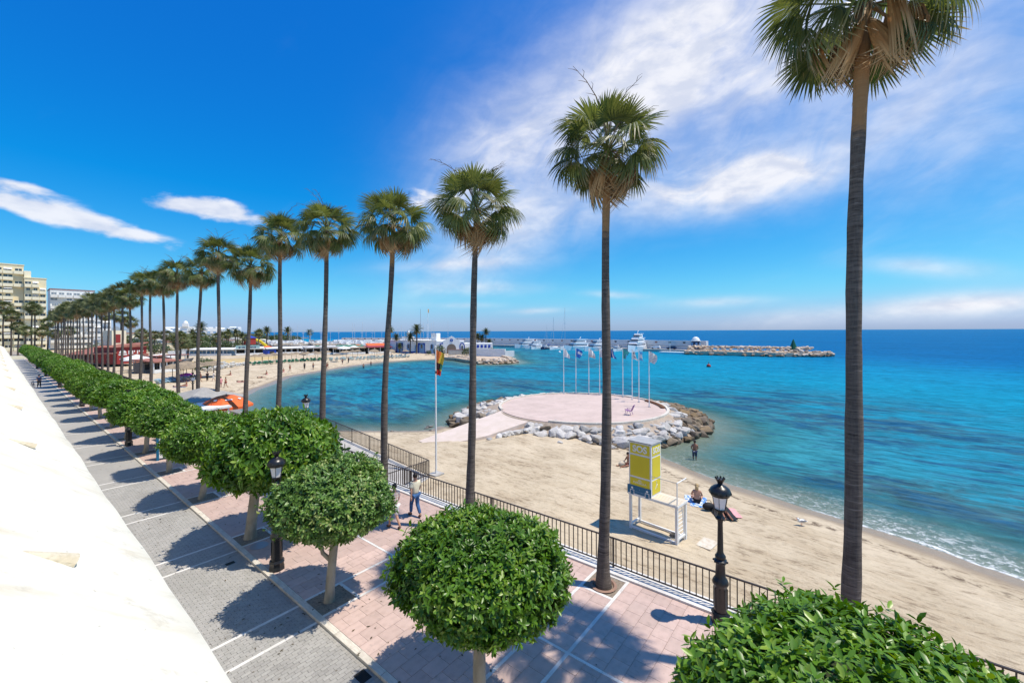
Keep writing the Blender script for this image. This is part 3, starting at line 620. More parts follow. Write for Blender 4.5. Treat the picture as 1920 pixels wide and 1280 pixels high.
for q in slabs:
    if q in top300: piece('slab',unit,pave,(*q,-0.013,0.0),SZ())
    else: mb.box(*q,-0.013,SZ())
mb.build('slab',MT['slab'],pave,kind='stuff')
ymax=max(q[3] for q in slabs); MB().box(5.47,11.95,ymax,Y_END,-0.013,-0.002).build('paving',MT['slab_far'],pave,kind='stuff')
S=sorted([q for q in strips if vis(q)],key=near); t3=set(S[:300]); mb=MB()
for q in strips:
    if q[3]<-10: continue
    if q in t3: piece('marble_strip',unit_m,pave,(*q,-0.013,0.0025))
    else: mb.box(*q,-0.013,0.0025)
mb.build('marble_strip',MT['marble'],pave,kind='stuff')
B=[q for q in bricks if q[0]=='b']; B=[q[1:] for q in B if q[3]>4 and q[1]>1.4]; S=sorted([q for q in B if vis(q) and q[0]>2.6+0.0],key=lambda q:near(q)+0.0)
bnear=set(S[:300]); mb=MB()
for q in B:
    if q in bnear: piece('brick',unit_b,road,(*q,-0.087,-0.066),random.uniform(-.002,.002))
    else: mb.box(*q,-0.087,-0.066+random.uniform(-.002,.002))
mb.build('brick',MT['brick'],road,kind='stuff'); by=max(q[3] for q in B)
MB().box(-5,5.29,by,Y_END,-0.087,-0.068).build('paving',MT['brick_far'],road,kind='stuff')
ms=[q[1:] for q in bricks if q[0]=='m' and q[4]>4]; mb=MB()
for q in sorted(ms,key=near)[:90]: piece('marble_strip',unit_m,road,(*q,-0.087,-0.0625))
for q in sorted(ms,key=near)[90:]: mb.box(*q,-0.087,-0.0625)
mb.build('marble_strip',MT['marble'],road,kind='stuff')
kerb=tag(MB().box(5.302,5.458,-14,Y_END,-2.4,-0.06).build('kerb',MT['joint']),kind='structure')
y=-2.0; mb=MB()
while y<Y_END:
    q=(5.30,5.462,y+.004,y+.992)
    if y<120: piece('kerb_stone',unit_k,kerb,(*q,-0.2,0.006),random.uniform(-.002,.002))
    else: mb.box(*q,-0.2,0.006)
    y+=1.0
mb.build('kerb_stone',MT['kerb'],kerb,kind='stuff')
mb=MB()
for x0,x1,y0,y1 in pits: mb.box(x0,x1,y0,y1,-0.013,-0.009)
mb.build('planting_soil',MT['soil'],pave,kind='stuff')
cop=tag(MB().box(11.96,12.62,-14,Y_END,-0.10,-0.008).build('coping',MT['joint']),kind='structure')
y=-6.0; mb=MB()
while y<Y_END:
    q=(11.97,12.56,y+.003,y+1.197)
    if y<120: piece('coping_stone',unit_m,cop,(*q,-0.05,0.055))
    else: mb.box(*q,-0.05,0.055)
    y+=1.2
mb.build('coping_stone',MT['marble'],cop,kind='stuff')
# drain grate, small gully grate and round cover
def grate(x,y,wx,wy,label):
    g=thing('drain_grate',label,'drain grate',(x,y,-0.066))
    b=MB(); b.box(-wx/2,wx/2,-wy/2,-wy/2+.02,0,.008).box(-wx/2,wx/2,wy/2-.02,wy/2,0,.008).box(-wx/2,-wx/2+.02,-wy/2+.02,wy/2-.02,0,.008).box(wx/2-.02,wx/2,-wy/2+.02,wy/2-.02,0,.008)
    b.build('frame',MT['steel'],g)
    MB().box(-wx/2+.02,wx/2-.02,-wy/2+.02,wy/2-.02,0,.002).build('sump',MT['dark'],g)
    n=9; bar=boxmesh('bar',(wx-.045,.012,.006),MT['iron'])
    for i in range(n): put('bar',bar,g,(0,-wy/2+.03+(wy-.06)*i/(n-1),.006))
grate(5.09,8.36,.30,.40,'dark slotted drain grate against the kerb, nearest the picture bottom')
grate(4.86,15.9,.30,.22,'small slotted drain grate in the road inside a tree shadow')
mh=thing('manhole_cover','round iron cover in the pink paving beside the black lamp post','manhole cover',(5.86,16.26,0.001))
MB().lathe([(.29,0),(.29,.008),(.26,.008)],24).build('rim',MT['steel'],mh); MB().lathe([(.255,0),(.255,.006)],24).build('cover',MT['iron'],mh)

# ------------------------------------------------------------------ white building whose sloping roof fills the near left
bld=thing('white_building','white plastered building whose sloping roof with small vents fills the lower left','building',(0,0,0))
prof=[(0.52,5.55),(0.60,5.70),(0.675,5.90),(0.690,5.97),(0.665,6.035)]+[(0.665-t,6.035+0.80*t) for t in (0.15,0.4,0.8,1.3,1.9,2.6,3.2)]+[(-2.9,8.72),(-9,8.75),(-9,5.5)]
yy=np.concatenate([np.arange(-4,12,0.25),np.arange(12,73,1.0),[73.5,74.6,75.6,76.3,76.8,77.05]]); V=[];F=[]
for j,y in enumerate(yy):
    t=max(0,(y-73)/4.05); dz=-(1-math.sqrt(max(0,1-t*t)))*1.3
    for i,(x,z) in enumerate(prof):
        wv=.004*math.sin(y*1.9+.7*math.sin(y*.6))+.003*math.sin(y*5.3)
        V.append((x+(wv if 1<i<7 else 0),y,z+dz*(1 if i>3 else .3)+(wv*.7 if i>3 else 0)))
n=len(prof)
for j in range(len(yy)-1):
    for i in range(n-1): F.append((j*n+i,j*n+i+1,(j+1)*n+i+1,(j+1)*n+i))
me=bpy.data.meshes.new('roof'); me.from_pydata(V,[],F+[tuple((len(yy)-1)*n+i for i in range(n)),tuple(reversed(range(n)))]); me.materials.append(MT['plaster'])
me.polygons.foreach_set('use_smooth',np.ones(len(me.polygons),bool)); put('roof',me,bld)
MB().box(-9,0.5,-4,76.5,-0.3,5.6).build('wall',MT['plaster'],bld)
vb=MB(); vs=[];fs=[]                           # half-funnel vent opening downhill
K=9
for i in range(K+1):
    a=PI*i/K; vs.append((0.12,.105*math.cos(a),.062*math.sin(a)+.004)); 
vs.append((-.24,0,-.012))
for i in range(K): fs.append((i,i+1,K+1))
vb.add(vs,fs); hood=vb.mesh('vent_hood',MT['plaster_dirty'])
hole=MB().add([(0.10,.07*math.cos(PI*i/6),.036*math.sin(PI*i/6)+.004) for i in range(7)],[tuple(range(7))]).mesh('opening',MT['plaster_dirty'])
for k in range(-1,20):
    x=.19; z=6.035+0.8*(0.665-x); y=3.25+3.6*k
    v=put('vent_hood',hood,bld,(x,y,z-.001),(0,math.atan(.8),random.uniform(-.1,.1)),(.72,.66,.72))
    put('opening',hole,v)

# ------------------------------------------------------------------ railing along the beach side
rl=thing('railing','long dark railing with thin uprights along the beach edge of the promenade','railing',(12.32,0,0))
MB().box(-.024,.024,-6,Y_END,.965,1.0).build('top_rail',MT['rail'],rl); MB().box(-.02,.02,-6,Y_END,.115,.145).build('bottom_rail',MT['rail'],rl)
bar=boxmesh('baluster',(.026,.026,.83),MT['rail']); ys_=np.arange(-4.5,Y_END,.172); mb=MB(); po=boxmesh('post',(.05,.05,1.0),MT['rail'])
for i,y in enumerate(ys_):
    if i<300: put('baluster',bar,rl,(0,y,.555))
    else: mb.cbox((0,y,.555),(.026,.026,.83))
mb.build('baluster',MT['rail'],rl,kind='stuff')
for y in np.arange(-4.58,Y_END,5.16):
    if y<110: put('post',po,rl,(0,y,.5))
# ramp down to the beach behind the railing, with its own railings
RAMP=[(12.64,36.5,0.0),(15.4,36.5,0.0),(15.4,33.5,0.0),(12.64,33.5,0.0)]
rp=MB(); rp.box(12.64,16.3,33.5,37,-2.6,-0.02)
rp.add([(12.64,33.5,-.02),(16.3,33.5,-.02),(16.3,19.3,-1.12),(12.64,18.3,-1.12),(12.64,33.5,-2.6),(16.3,33.5,-2.6),(16.3,19.3,-2.6),(12.64,18.3,-2.6)],[(0,3,2,1),(2,3,7,6),(1,2,6,5),(0,4,7,3)])
tag(rp.build('beach_ramp',MT['concrete']),kind='structure')
def rail_run(pts,label,sp=.16):
    o=thing('railing',label,'railing',pts[0],0,'railings of the beach ramp'); p0=Vector(pts[0]); bars=[]; k=0
    b=MB(); b2=MB()
    for a,c in zip(pts[:-1],pts[1:]):
        a=Vector(a)-p0; c=Vector(c)-p0
        b.tube([a+Vector((0,0,1.0)),c+Vector((0,0,1.0))],.028,6); b2.tube([a+Vector((0,0,.13)),c+Vector((0,0,.13))],.02,6)
        n=int((c-a).length/sp)
        for i in range(n): bars.append(a.lerp(c,i/n))
    b.build('top_rail',MT['rail'],o); b2.build('bottom_rail',MT['rail'],o)
    for q in bars[:260]: put('baluster',bar,o,q+Vector((0,0,.56)))
    for q in bars[::14]: put('post',po,o,q+Vector((0,0,.5)))
rail_run([(16.2,37,-.02),(16.2,33.5,-.02),(16.2,19.4,-1.1)],'dark railing on the sea side of the ramp down to the sand')
rail_run([(16.2,19.36,-1.1),(12.7,18.4,-.75)],'short dark railing closing the foot of the ramp beside the flagpole')

# ------------------------------------------------------------------ clipped ficus trees along the kerb
def sphere_dirs(n,g):
    i=np.arange(n)+0.5; z=1-2*i/n; a=PI*(1+5**.5)*i
    z=np.clip(z+g.normal(0,.02,n),-1,1); a=a+g.normal(0,.05,n); r=np.sqrt(1-z*z)
    return np.stack([r*np.cos(a),r*np.sin(a),z],1)
def unit_rows(v): return v/np.maximum(np.linalg.norm(v,axis=1,keepdims=True),1e-9)
class Crown:
    def __init__(s,seed,rx,up,dn,lump=0.085):
        s.g=np.random.default_rng(seed); s.rx=rx; s.up=up; s.dn=dn
        s.b=unit_rows(s.g.normal(size=(26,3))); s.w=s.g.normal(0,lump,26)
    def r(s,d):
        k=np.ones(len(d))
        for b,w in zip(s.b,s.w): k+=w*np.exp(-((1-d@b)/.09))
        k+=.018*np.sin(d[:,0]*17+d[:,1]*11)+.018*np.sin(d[:,2]*19-d[:,1]*13)
        return k
    def pt(s,d,shrink=1.0):
        q=np.sign(d)*np.abs(d)**0.88
        v=q*np.array([s.rx,s.rx,1.0]); v[:,2]*=np.where(d[:,2]>0,s.up,s.dn)
        return v*(s.r(d)*shrink)[:,None]
    def nrm(s,d):
        return unit_rows(d/np.array([s.rx,s.rx,1.0])/np.stack([np.ones(len(d)),np.ones(len(d)),np.where(d[:,2]>0,s.up,s.dn)],1))
def leaf_geo(base,l,nv,L,Wd,g):
    """pointed oval leaves, folded on the midrib and drooping at the tip: 8 triangles each"""
    w=unit_rows(np.cross(l,nv)); n=np.cross(w,l)
    L=L[:,None]; Wd=Wd[:,None]
    P=[base,base+l*L*.26+w*Wd*.40+n*Wd*.10,base+l*L*.28-n*Wd*.08,base+l*L*.26-w*Wd*.40+n*Wd*.10,
       base+l*L*.64+w*Wd*.46+n*Wd*.06-n*L*.03,base+l*L*.66-n*Wd*.10-n*L*.03,base+l*L*.64-w*Wd*.46+n*Wd*.06-n*L*.03,base+l*L-n*L*.13]
    V=np.stack(P,1).reshape(-1,3); k=np.arange(len(base))*8
    F=np.concatenate([np.stack([k+i,k+j,k+m_],1) for i,j,m_ in ((0,2,1),(0,3,2),(1,2,5),(1,5,4),(2,3,6),(2,6,5),(4,5,7),(5,6,7))])
    return V,F
def shoots(cr,ns,nl,L,g,depth=.20,zmin=-1.0):
    d=sphere_dirs(ns,g); d=d[d[:,2]>zmin]; ns=len(d)
    dp=1-depth*g.random(ns)**1.6; st=g.random(ns)<.035; dp=np.where(st,g.uniform(1.02,1.10,ns),dp); p=cr.pt(d,dp); n=cr.nrm(d)
    a=unit_rows(n*.9+np.array([0,0,.28])+g.normal(0,.33,(ns,3)))
    e1=unit_rows(np.cross(a,g.normal(size=(ns,3)))); e2=np.cross(a,e1)
    B=[];Ls=[];N=[];T=[]; t0=np.clip(g.normal(.42,.18,ns)+.14*np.sin(d[:,0]*5+d[:,1]*4+1)+.10*np.sin(d[:,1]*9-d[:,2]*7),0,1)
    for j in range(nl):
        ph=2.4*j+g.random(ns)*.7; ti=R(28)+R(58)*(1-j/nl)+g.normal(0,.14,ns)
        rad=e1*np.cos(ph)[:,None]+e2*np.sin(ph)[:,None]
        l=unit_rows(a*np.cos(ti)[:,None]+rad*np.sin(ti)[:,None]-np.array([0,0,.12]))
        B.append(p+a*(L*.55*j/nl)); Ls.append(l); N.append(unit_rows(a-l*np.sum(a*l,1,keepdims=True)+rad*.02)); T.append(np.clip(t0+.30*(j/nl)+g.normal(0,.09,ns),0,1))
    return np.concatenate(B),np.concatenate(Ls),np.concatenate(N),np.concatenate(T)
def crown_mesh(cr,ns,nl,L,wr,m,g,zmin=-1.0,depth=.20):
    b,l,n,t=shoots(cr,ns,nl,L,g,depth,zmin); k=len(b)
    LL=L*g.uniform(.72,1.15,k); V,F=leaf_geo(b,l,n,LL,LL*wr*g.uniform(.85,1.15,k),g)
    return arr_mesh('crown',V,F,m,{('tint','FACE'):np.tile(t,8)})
def core_mesh(cr,s=.86):  # opaque dark hull added inside the leaves to block light through the crown
    d=sphere_dirs(420,np.random.default_rng(3)); me=bpy.data.meshes.new('light_block_core'); b=bmesh.new()
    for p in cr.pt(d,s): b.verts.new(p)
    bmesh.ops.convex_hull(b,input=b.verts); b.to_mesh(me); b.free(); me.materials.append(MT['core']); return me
def ficus_trunk(h,r,lean=(0,0),fork=False,seed=0):
    g=random.Random(seed); b=MB(); pts=[];rd=[]
    for i in range(8):
        t=i/7; pts.append((lean[0]*t+.03*math.sin(3*t+seed),lean[1]*t+.03*math.cos(2.3*t+seed),-.05+(h+.05)*t)); rd.append(r*(1.25 if i==0 else 1.02-.22*t)*(1+g.uniform(-.04,.04)))
    b.tube(pts,rd,12)
    top=Vector(pts[-1])
    for k in range(4):
        a=k*1.57+seed; b.tube([top-Vector((0,0,.15)),top+Vector((.35*math.cos(a),.35*math.sin(a),.35)),top+Vector((.7*math.cos(a),.7*math.sin(a),.7))],[r*.6,r*.42,r*.25],7)
    if fork: b.tube([Vector(pts[4])+Vector((-.0,.0,-.1)),Vector(pts[4])+Vector((-.20,.17,.18)),Vector(pts[4])+Vector((-.27,.24,.62)),Vector(pts[4])+Vector((-.25,.24,1.2))],[r*.5,r*.42,r*.36,r*.3],8)
    return b.mesh('trunk',MT['bark'],True)
CROWN={}
for nm,seed,rx,up,dn,ns,nl,L,wr,mt in [('a',11,1.60,.95,.50,5600,6,.118,.43,'leaf'),('b',12,1.62,1.0,.70,5400,6,.132,.43,'leaf'),('dry',13,1.42,1.05,.80,4000,6,.115,.48,'leaf_dry'),
      ('c',14,1.75,1.08,.72,3500,5,.17,.44,'leaf'),('d',15,1.75,1.0,.75,3500,5,.17,.44,'leaf'),('e',16,1.75,1.12,.70,3500,5,.17,.44,'leaf')]:
    cr=Crown(seed,rx,up,dn); CROWN[nm]=(crown_mesh(cr,ns,nl,L,wr,MT[mt],cr.g),core_mesh(cr),cr)
LAB_T={-1:'dense clipped tree in the bottom corner, cut off below, hiding the foot of a palm',0:'clipped round tree with large glossy leaves standing before the first railing palm',1:'small dusty-leaved clipped tree beside the black lamp post, trunk with a side shoot',
 2:'broadest clipped tree, its dark crown behind the nearest black lamp post',3:'clipped tree whose trunk stands right of the blue-edged notice board',4:'clipped tree with the blue-edged notice board behind its trunk',5:'clipped tree between the blue-edged notice board and the second lamp post'}
spec={-1:('b',1.22,1.02,(.10,-.22)),0:('a',1.0,1.06,(.06,-.08)),1:('dry',1.04,.98,(.08,-.08)),2:('c',1.16,1.42,(.66,-.82)),3:('d',.86,1.08,(.1,-.1)),4:('e',.84,.90,(0,0)),5:('c',.98,1.10,(.1,-.1))}
tr_r=random.Random(5)
for k in range(-1,31):
    y=5.62+5.78*k
    if y>182: break
    cn,sx,sz,off=spec.get(k,(tr_r.choice('cde'),tr_r.uniform(.82,1.0),tr_r.uniform(.92,1.14),(tr_r.uniform(-.15,.15),tr_r.uniform(-.2,.2))))
    lab=LAB_T.get(k,'%s clipped tree of the kerbside row counted from the picture bottom, among the merging crowns'%ORD[k+1])
    t=thing('clipped_tree',lab,'tree',(5.92,y,-.01),0,'clipped round trees in the pits along the kerb')
    me,core,cr=CROWN[cn]; zc=2.82+.12*(sz-1)+(0.28 if k==2 else 0)+(tr_r.uniform(-.12,.18) if k>2 else 0)
    put('trunk',ficus_trunk(zc-.75,.135 if k!=2 else .18,(off[0]*(1 if k!=2 else .25)+(.08 if k%2 else -.05),off[1]*(1 if k!=2 else .25)),k==1,k+3),t)
    rz=tr_r.uniform(0,6.28) if k>5 else 0.4*k
    c=put('crown',me,t,(off[0],off[1],zc),(0,0,rz),(sx,sx,sz),kind='stuff'); put('light_block_core',core,c)
    if k in (-1,0):                           # the leaves that show largest, one by one
        g=np.random.default_rng(90+k); b,l,n,tn=shoots(cr,260 if k==0 else 300,5,.13,g,.02,-.35)
        loc=np.array([5.92+off[0],y+off[1],zc]); p=b*np.array([sx,sx,sz])
        ca,sa=math.cos(rz),math.sin(rz); pw=np.stack([p[:,0]*ca-p[:,1]*sa,p[:,0]*sa+p[:,1]*ca,p[:,2]],1)
        out=unit_rows(pw/np.array([1.6,1.6,1.2])); tc=unit_rows(np.array([[0,0,H]])-(pw+loc)); ok=np.sum(out*tc,1)>.15
        V,F=leaf_geo(np.zeros((1,3)),np.array([[1.,0,0]]),np.array([[0,0,1.]]),np.array([.128]),np.array([.055]),g)
        lm=[arr_mesh('leaf',V,F,MT['leaf'],{('tint','FACE'):np.full(8,tt)}) for tt in (.3,.5,.7)]
        sel=np.where(ok)[0]; g.shuffle(sel)
        for i in sel[:300]:
            X=Vector(l[i]); Z=Vector(n[i]); Y=Z.cross(X).normalized(); Z=X.cross(Y)
            Mr=Matrix((X,Y,Z)).transposed().to_euler(); e=Euler(Mr); q=Matrix.Rotation(rz,3,'Z')@Matrix((X,Y,Z)).transposed()
            put('leaf',lm[int(tn[i]*2.99)],t,tuple(pw[i]+np.array([off[0],off[1],zc])),q.to_euler(),g.uniform(.85,1.1))

# ------------------------------------------------------------------ fan palms along the railing
def fan_frond(seed,pet=.85,Lb=1.05,span=118,droop=.5,sidefold=.35,arch=.12,nseg=26,frayed=.35,m='frond'):
    g=random.Random(seed); V=[];F=[];tip=[];tint=[]
    def addv(p,t): V.append(p); tip.append(t); return len(V)-1
    K=4; prev=None                             # petiole: three-sided, arching
    for i in range(K+1):
        t=i/K; c=(pet*t,0,arch*math.sin(t*1.6)); w=.030-.016*t
        q=[addv((c[0],-w,c[2]),0.0),addv((c[0],w,c[2]),0.0),addv((c[0],0,c[2]-w*1.1),0.0)]
        if prev:
            for j in range(3): F.append((prev[j],prev[(j+1)%3],q[(j+1)%3],q[j])); tint.append(.95)
        prev=q
    o=Vector((pet,0,arch*math.sin(1.6))); da=2*R(span)/nseg; slope=.55*arch
    for s in range(nseg):
        al=-R(span)+(s+.5)*da; L=Lb*(.74+.26*math.cos(al*.75))*g.uniform(.9,1.07); tn=min(1,max(0,g.gauss(.45,.22)))
        ss=[0,.30,.55,.74,.90,1.0]; jit=g.uniform(-.06,.06); k=droop*g.uniform(.75,1.3); prev=None
        tw=g.uniform(-.5,.5)
        for i,r in enumerate(ss):
            d=L*r; dr=k*max(0,r-.32)**1.7*L*1.35; a2=al+jit*max(0,r-.5)*2
            rr=d*(1-.16*k*max(0,r-.5))
            x=o.x+rr*math.cos(a2); y=o.y+rr*math.sin(a2)*math.cos(sidefold*.9); z=o.z+slope*d*math.cos(al)-abs(math.sin(al))*d*math.sin(sidefold)*.75-dr
            w=(L*.58*da*.5)*min(1,r/.58)*1.04 if r<=.58 else (L*.58*da*.5)*max(.05,(1-r)/.42)**.8
            px,py=-math.sin(a2)*w,math.cos(a2)*w; zz=w*.42
            if r==0: q=[addv((x,y,z),0)]*3
            elif r==1.0: q=[addv((x,y,z),1.0)]*3
            else:
                up=zz*(1 if i%1==0 else 1); q=[addv((x+px,y+py,z-up*.5+tw*w*.3),r),addv((x,y,z+up*.5),r),addv((x-px,y-py,z-up*.5-tw*w*.3),r)]
            if prev:
                for j in (0,1):
                    f=[prev[j],prev[j+1],q[j+1],q[j]]; f2=[]
                    for v in f:
                        if v not in f2: f2.append(v)
                    if len(f2)>2: F.append(tuple(f2)); tint.append(tn)
            prev=q
    me=bpy.data.meshes.new('frond'); me.from_pydata(V,[],F); me.materials.append(MT[m])
    a=me.attributes.new('tip','FLOAT','POINT'); a.data.foreach_set('value',[t*frayed*2.2 if t<1 else min(1,frayed*2.6) for t in tip])
    a=me.attributes.new('tint','FLOAT','FACE'); a.data.foreach_set('value',tint)
    return me
FR=dict(up=[fan_frond(s,.95,1.0,104,.34,.18,.10,34,.33) for s in (1,2,3)],
        mid=[fan_frond(s,1.12,.98,106,.72,.42,.14,34,.36) for s in (4,5,6)],
        low=[fan_frond(s,1.05,.96,102,1.1,.62,.16,32,.42) for s in (7,8,9)],
        dry=[fan_frond(s,.70,.95,sp_,1.5,1.25,.12,14,.5,'frond_dry') for s,sp_ in ((10,48),(11,60),(12,38))])
def stalk_mesh(seed):
    g=random.Random(seed); b=MB(); L=g.uniform(2.0,2.6); pts=[]
    for i in range(6): t=i/5; pts.append((L*t*.92,.05*math.sin(t*3),.55*math.sin(t*2.2)-.55*t*t))
    b.tube(pts,[.022,.020,.017,.014,.010,.005],5)
    for k in range(7):
        t=.45+.08*k; p=Vector((L*t*.92,.05*math.sin(t*3),.55*math.sin(t*2.2)-.55*t*t)); s=1 if k%2 else -1
        b.tube([p,p+Vector((.10,.10*s,-.03)),p+Vector((.18,.15*s,-.16))],[.008,.006,.003],4)
    return b.mesh('flower_stalk',MT['wood'])
ST=[stalk_mesh(1),stalk_mesh(2)]
def fan_layout(g,dense=1.0):
    out=[]; az=g.uniform(0,6.28)
    def ring_(n,e0,e1,keys,s0,s1,r0):
        nonlocal az
        for i in range(int(n*dense)):
            az+=2.39996+g.uniform(-.18,.18); e=R(e0+(e1-e0)*(i+.5)/(n*dense)+g.uniform(-7,7))
            out.append((g.choice(keys),az,e,g.uniform(s0,s1),g.uniform(-.65,.65),r0))
    ring_(6,80,55,['up'],.78,.95,.05); ring_(9,50,22,['up','up','mid'],.85,1.06,.08); ring_(10,16,-12,['mid','mid','low'],.88,1.06,.12)
    ring_(9,-14,-36,['low','mid','low'],.84,1.02,.15); ring_(6,-34,-56,['low','low','dry'],.80,.96,.17); ring_(11,-36,-72,['dry'],.70,1.08,.18)
    return out
def frond_matrix(az,e,roll,s,r0):
    X=Vector((math.cos(e)*math.cos(az),math.cos(e)*math.sin(az),math.sin(e))); Y=Vector((-math.sin(az),math.cos(az),0)); Z=X.cross(Y)
    return Matrix((X,Y,Z)).transposed()@Matrix.Rotation(roll,3,'X'), Vector((math.cos(az)*r0,math.sin(az)*r0,.10*math.sin(e)))
def palm_trunk(h,lean,r0,r1,seed,fresh=.9,n=14):
    g=random.Random(seed); k=max(10,int(h*2.2)); V=[];F=[];fr=[]; ph=[g.uniform(0,6) for _ in range(4)]
    for i in range(k+1):
        t=i/k; z=-.03+(h+.03)*t
        r=r1+(r0-r1)*(1-t)**1.6+.07*math.exp(-z/.22); r*=1+.04*math.sin(z*1.7+ph[0])+.03*math.sin(z*4.1+ph[1])
        cx=lean[0]*t**1.2+.045*math.sin(z*.55+ph[2])*min(1,z); cy=lean[1]*t**1.2+.045*math.cos(z*.47+ph[3])*min(1,z)
        for j in range(n):
            a=2*PI*j/n; rr=r*(1+g.uniform(-.03,.03)); V.append((cx+rr*math.cos(a),cy+rr*math.sin(a),z)); fr.append(min(1,max(0,(z-(h-fresh))/1.3+.5)))
    for i in range(k):
        for j in range(n): F.append((i*n+j,i*n+(j+1)%n,(i+1)*n+(j+1)%n,(i+1)*n+j))
    F.append(tuple(k*n+j for j in range(n)))
    me=bpy.data.meshes.new('trunk'); me.from_pydata(V,[],F); me.materials.append(MT['palmtrunk']); me.polygons.foreach_set('use_smooth',np.ones(len(F),bool))
    a=me.attributes.new('fresh','FLOAT','POINT'); a.data.foreach_set('value',fr); return me,Vector(((V[-1][0]+V[-1-n//2][0])/2,(V[-1][1]+V[-1-n//2][1])/2,h))
def merged_crown(seed,dense=1.0,name='crown'):
    g=random.Random(seed); Vs=[];Fs=[];ti=[];tp=[];n=0; fr={}
    for key,az,e,s,roll,r0 in fan_layout(g,dense):
        me=g.choice(FR[key]); Mx,o=frond_matrix(az,e,roll,s,r0)
        co=np.empty(len(me.vertices)*3,np.float32); me.vertices.foreach_get('co',co); co=co.reshape(-1,3)
        A=np.array(Mx); Vs.append(co@A.T*s+np.array(o)); f=[tuple(v+n for v in p.vertices) for p in me.polygons]; Fs+=f; n+=len(co)
        tt=np.empty(len(me.polygons),np.float32); me.attributes['tint'].data.foreach_get('value',tt); ti.append(np.where(key=='dry',.97,tt*.8))
        t2=np.empty(len(me.vertices),np.float32); me.attributes['tip'].data.foreach_get('value',t2); tp.append(t2*.7)
    m2=bpy.data.meshes.new(name); m2.from_pydata(np.concatenate(Vs).tolist(),[],Fs); m2.materials.append(MT['frond_far'])
    a=m2.attributes.new('tint','FLOAT','FACE'); a.data.foreach_set('value',np.concatenate(ti)); a=m2.attributes.new('tip','FLOAT','POINT'); a.data.foreach_set('value',np.concatenate(tp)); return m2
FARCROWN=[merged_crown(s) for s in (51,52,53)]
PX=11.33
PY=[-0.06,5.6,11.2,16.8,22.6,28.3,33.9,39.8,45.3,51.5,57.1,62.9,68.3,74.4,80.5,86.6,92.0,97.9,103.7,109.4,115.2,121.0,126.8,132.6,138.4,144.2,150.0,155.8,161.6,167.4,173.2,179.0,184.8]
PZ=[14.65,13.12,12.45,12.75,13.4,13.85,12.55,14.1,13.2,13.5,13.1,13.5,13.9,12.4,13.4,12.8,13.2,12.5]
PL=[.42,.22,.36,.48,.34,.26,.50,.18,.4,-.08,.06,0,.3,0,.2,.1,.2,0]
PLAB=['nearest tallest fan palm, its crown cut off by the top of the picture','fan palm rising from a soil pit, right of the glossy clipped tree',
 'fan palm whose trunk passes behind the round glossy clipped tree','fan palm with its trunk beside the two walkers and the ramp','fan palm whose trunk stands left of the bay, before open water','fan palm rising out of the broadest clipped crown',
 'fan palm with its trunk against the orange parasol','fan palm rising behind the grey canopy']
pg=random.Random(21)
for i,y in enumerate(PY):
    z=PZ[i] if i<len(PZ) else pg.uniform(12.2,14.2); ln=PL[i] if i<len(PL) else pg.uniform(-.1,.3)
    lab=PLAB[i] if i<len(PLAB) else '%s tall fan palm of the railing row counted from the picture edge at the sea'%ORD[i]
    t=thing('fan_palm',lab,'palm',(PX,y,-.01),0,'tall fan palms in a row along the railing')
    me,top=palm_trunk(z-.15,(ln*cs,-ln*sn),.18,.108 if i else .125,i,pg.uniform(1.5,1.9) if i>1 else 2.6-.2*i)
    put('trunk',me,t)
    sc=.92 if i not in (0,) else .98
    if i<14:
        for key,az,e,s,roll,r0 in fan_layout(pg):
            Mx,o=frond_matrix(az,e,roll,s,r0); put('frond',pg.choice(FR[key]),t,top+o*sc,Mx.to_euler(),s*sc)
        for q in range(6):
            Mx,o=frond_matrix(pg.uniform(0,6.28),R(pg.uniform(25,72)),0,1,.05); put('flower_stalk',pg.choice(ST),t,top,Mx.to_euler(),pg.uniform(.85,1.1))
    else: put('crown',pg.choice(FARCROWN),t,top,(0,0,pg.uniform(0,6.28)),pg.uniform(.95,1.08))
# brick rings round the palm feet
ringm=MB().lathe([(.36,0),(.40,.035),(.32,.05),(.28,0)],20,cap=False).mesh('edging_ring',MT['ringclay'],True)
for i in range(0,9): put('edging_ring',ringm,pave,(PX,PY[i],-.008),kind='stuff')

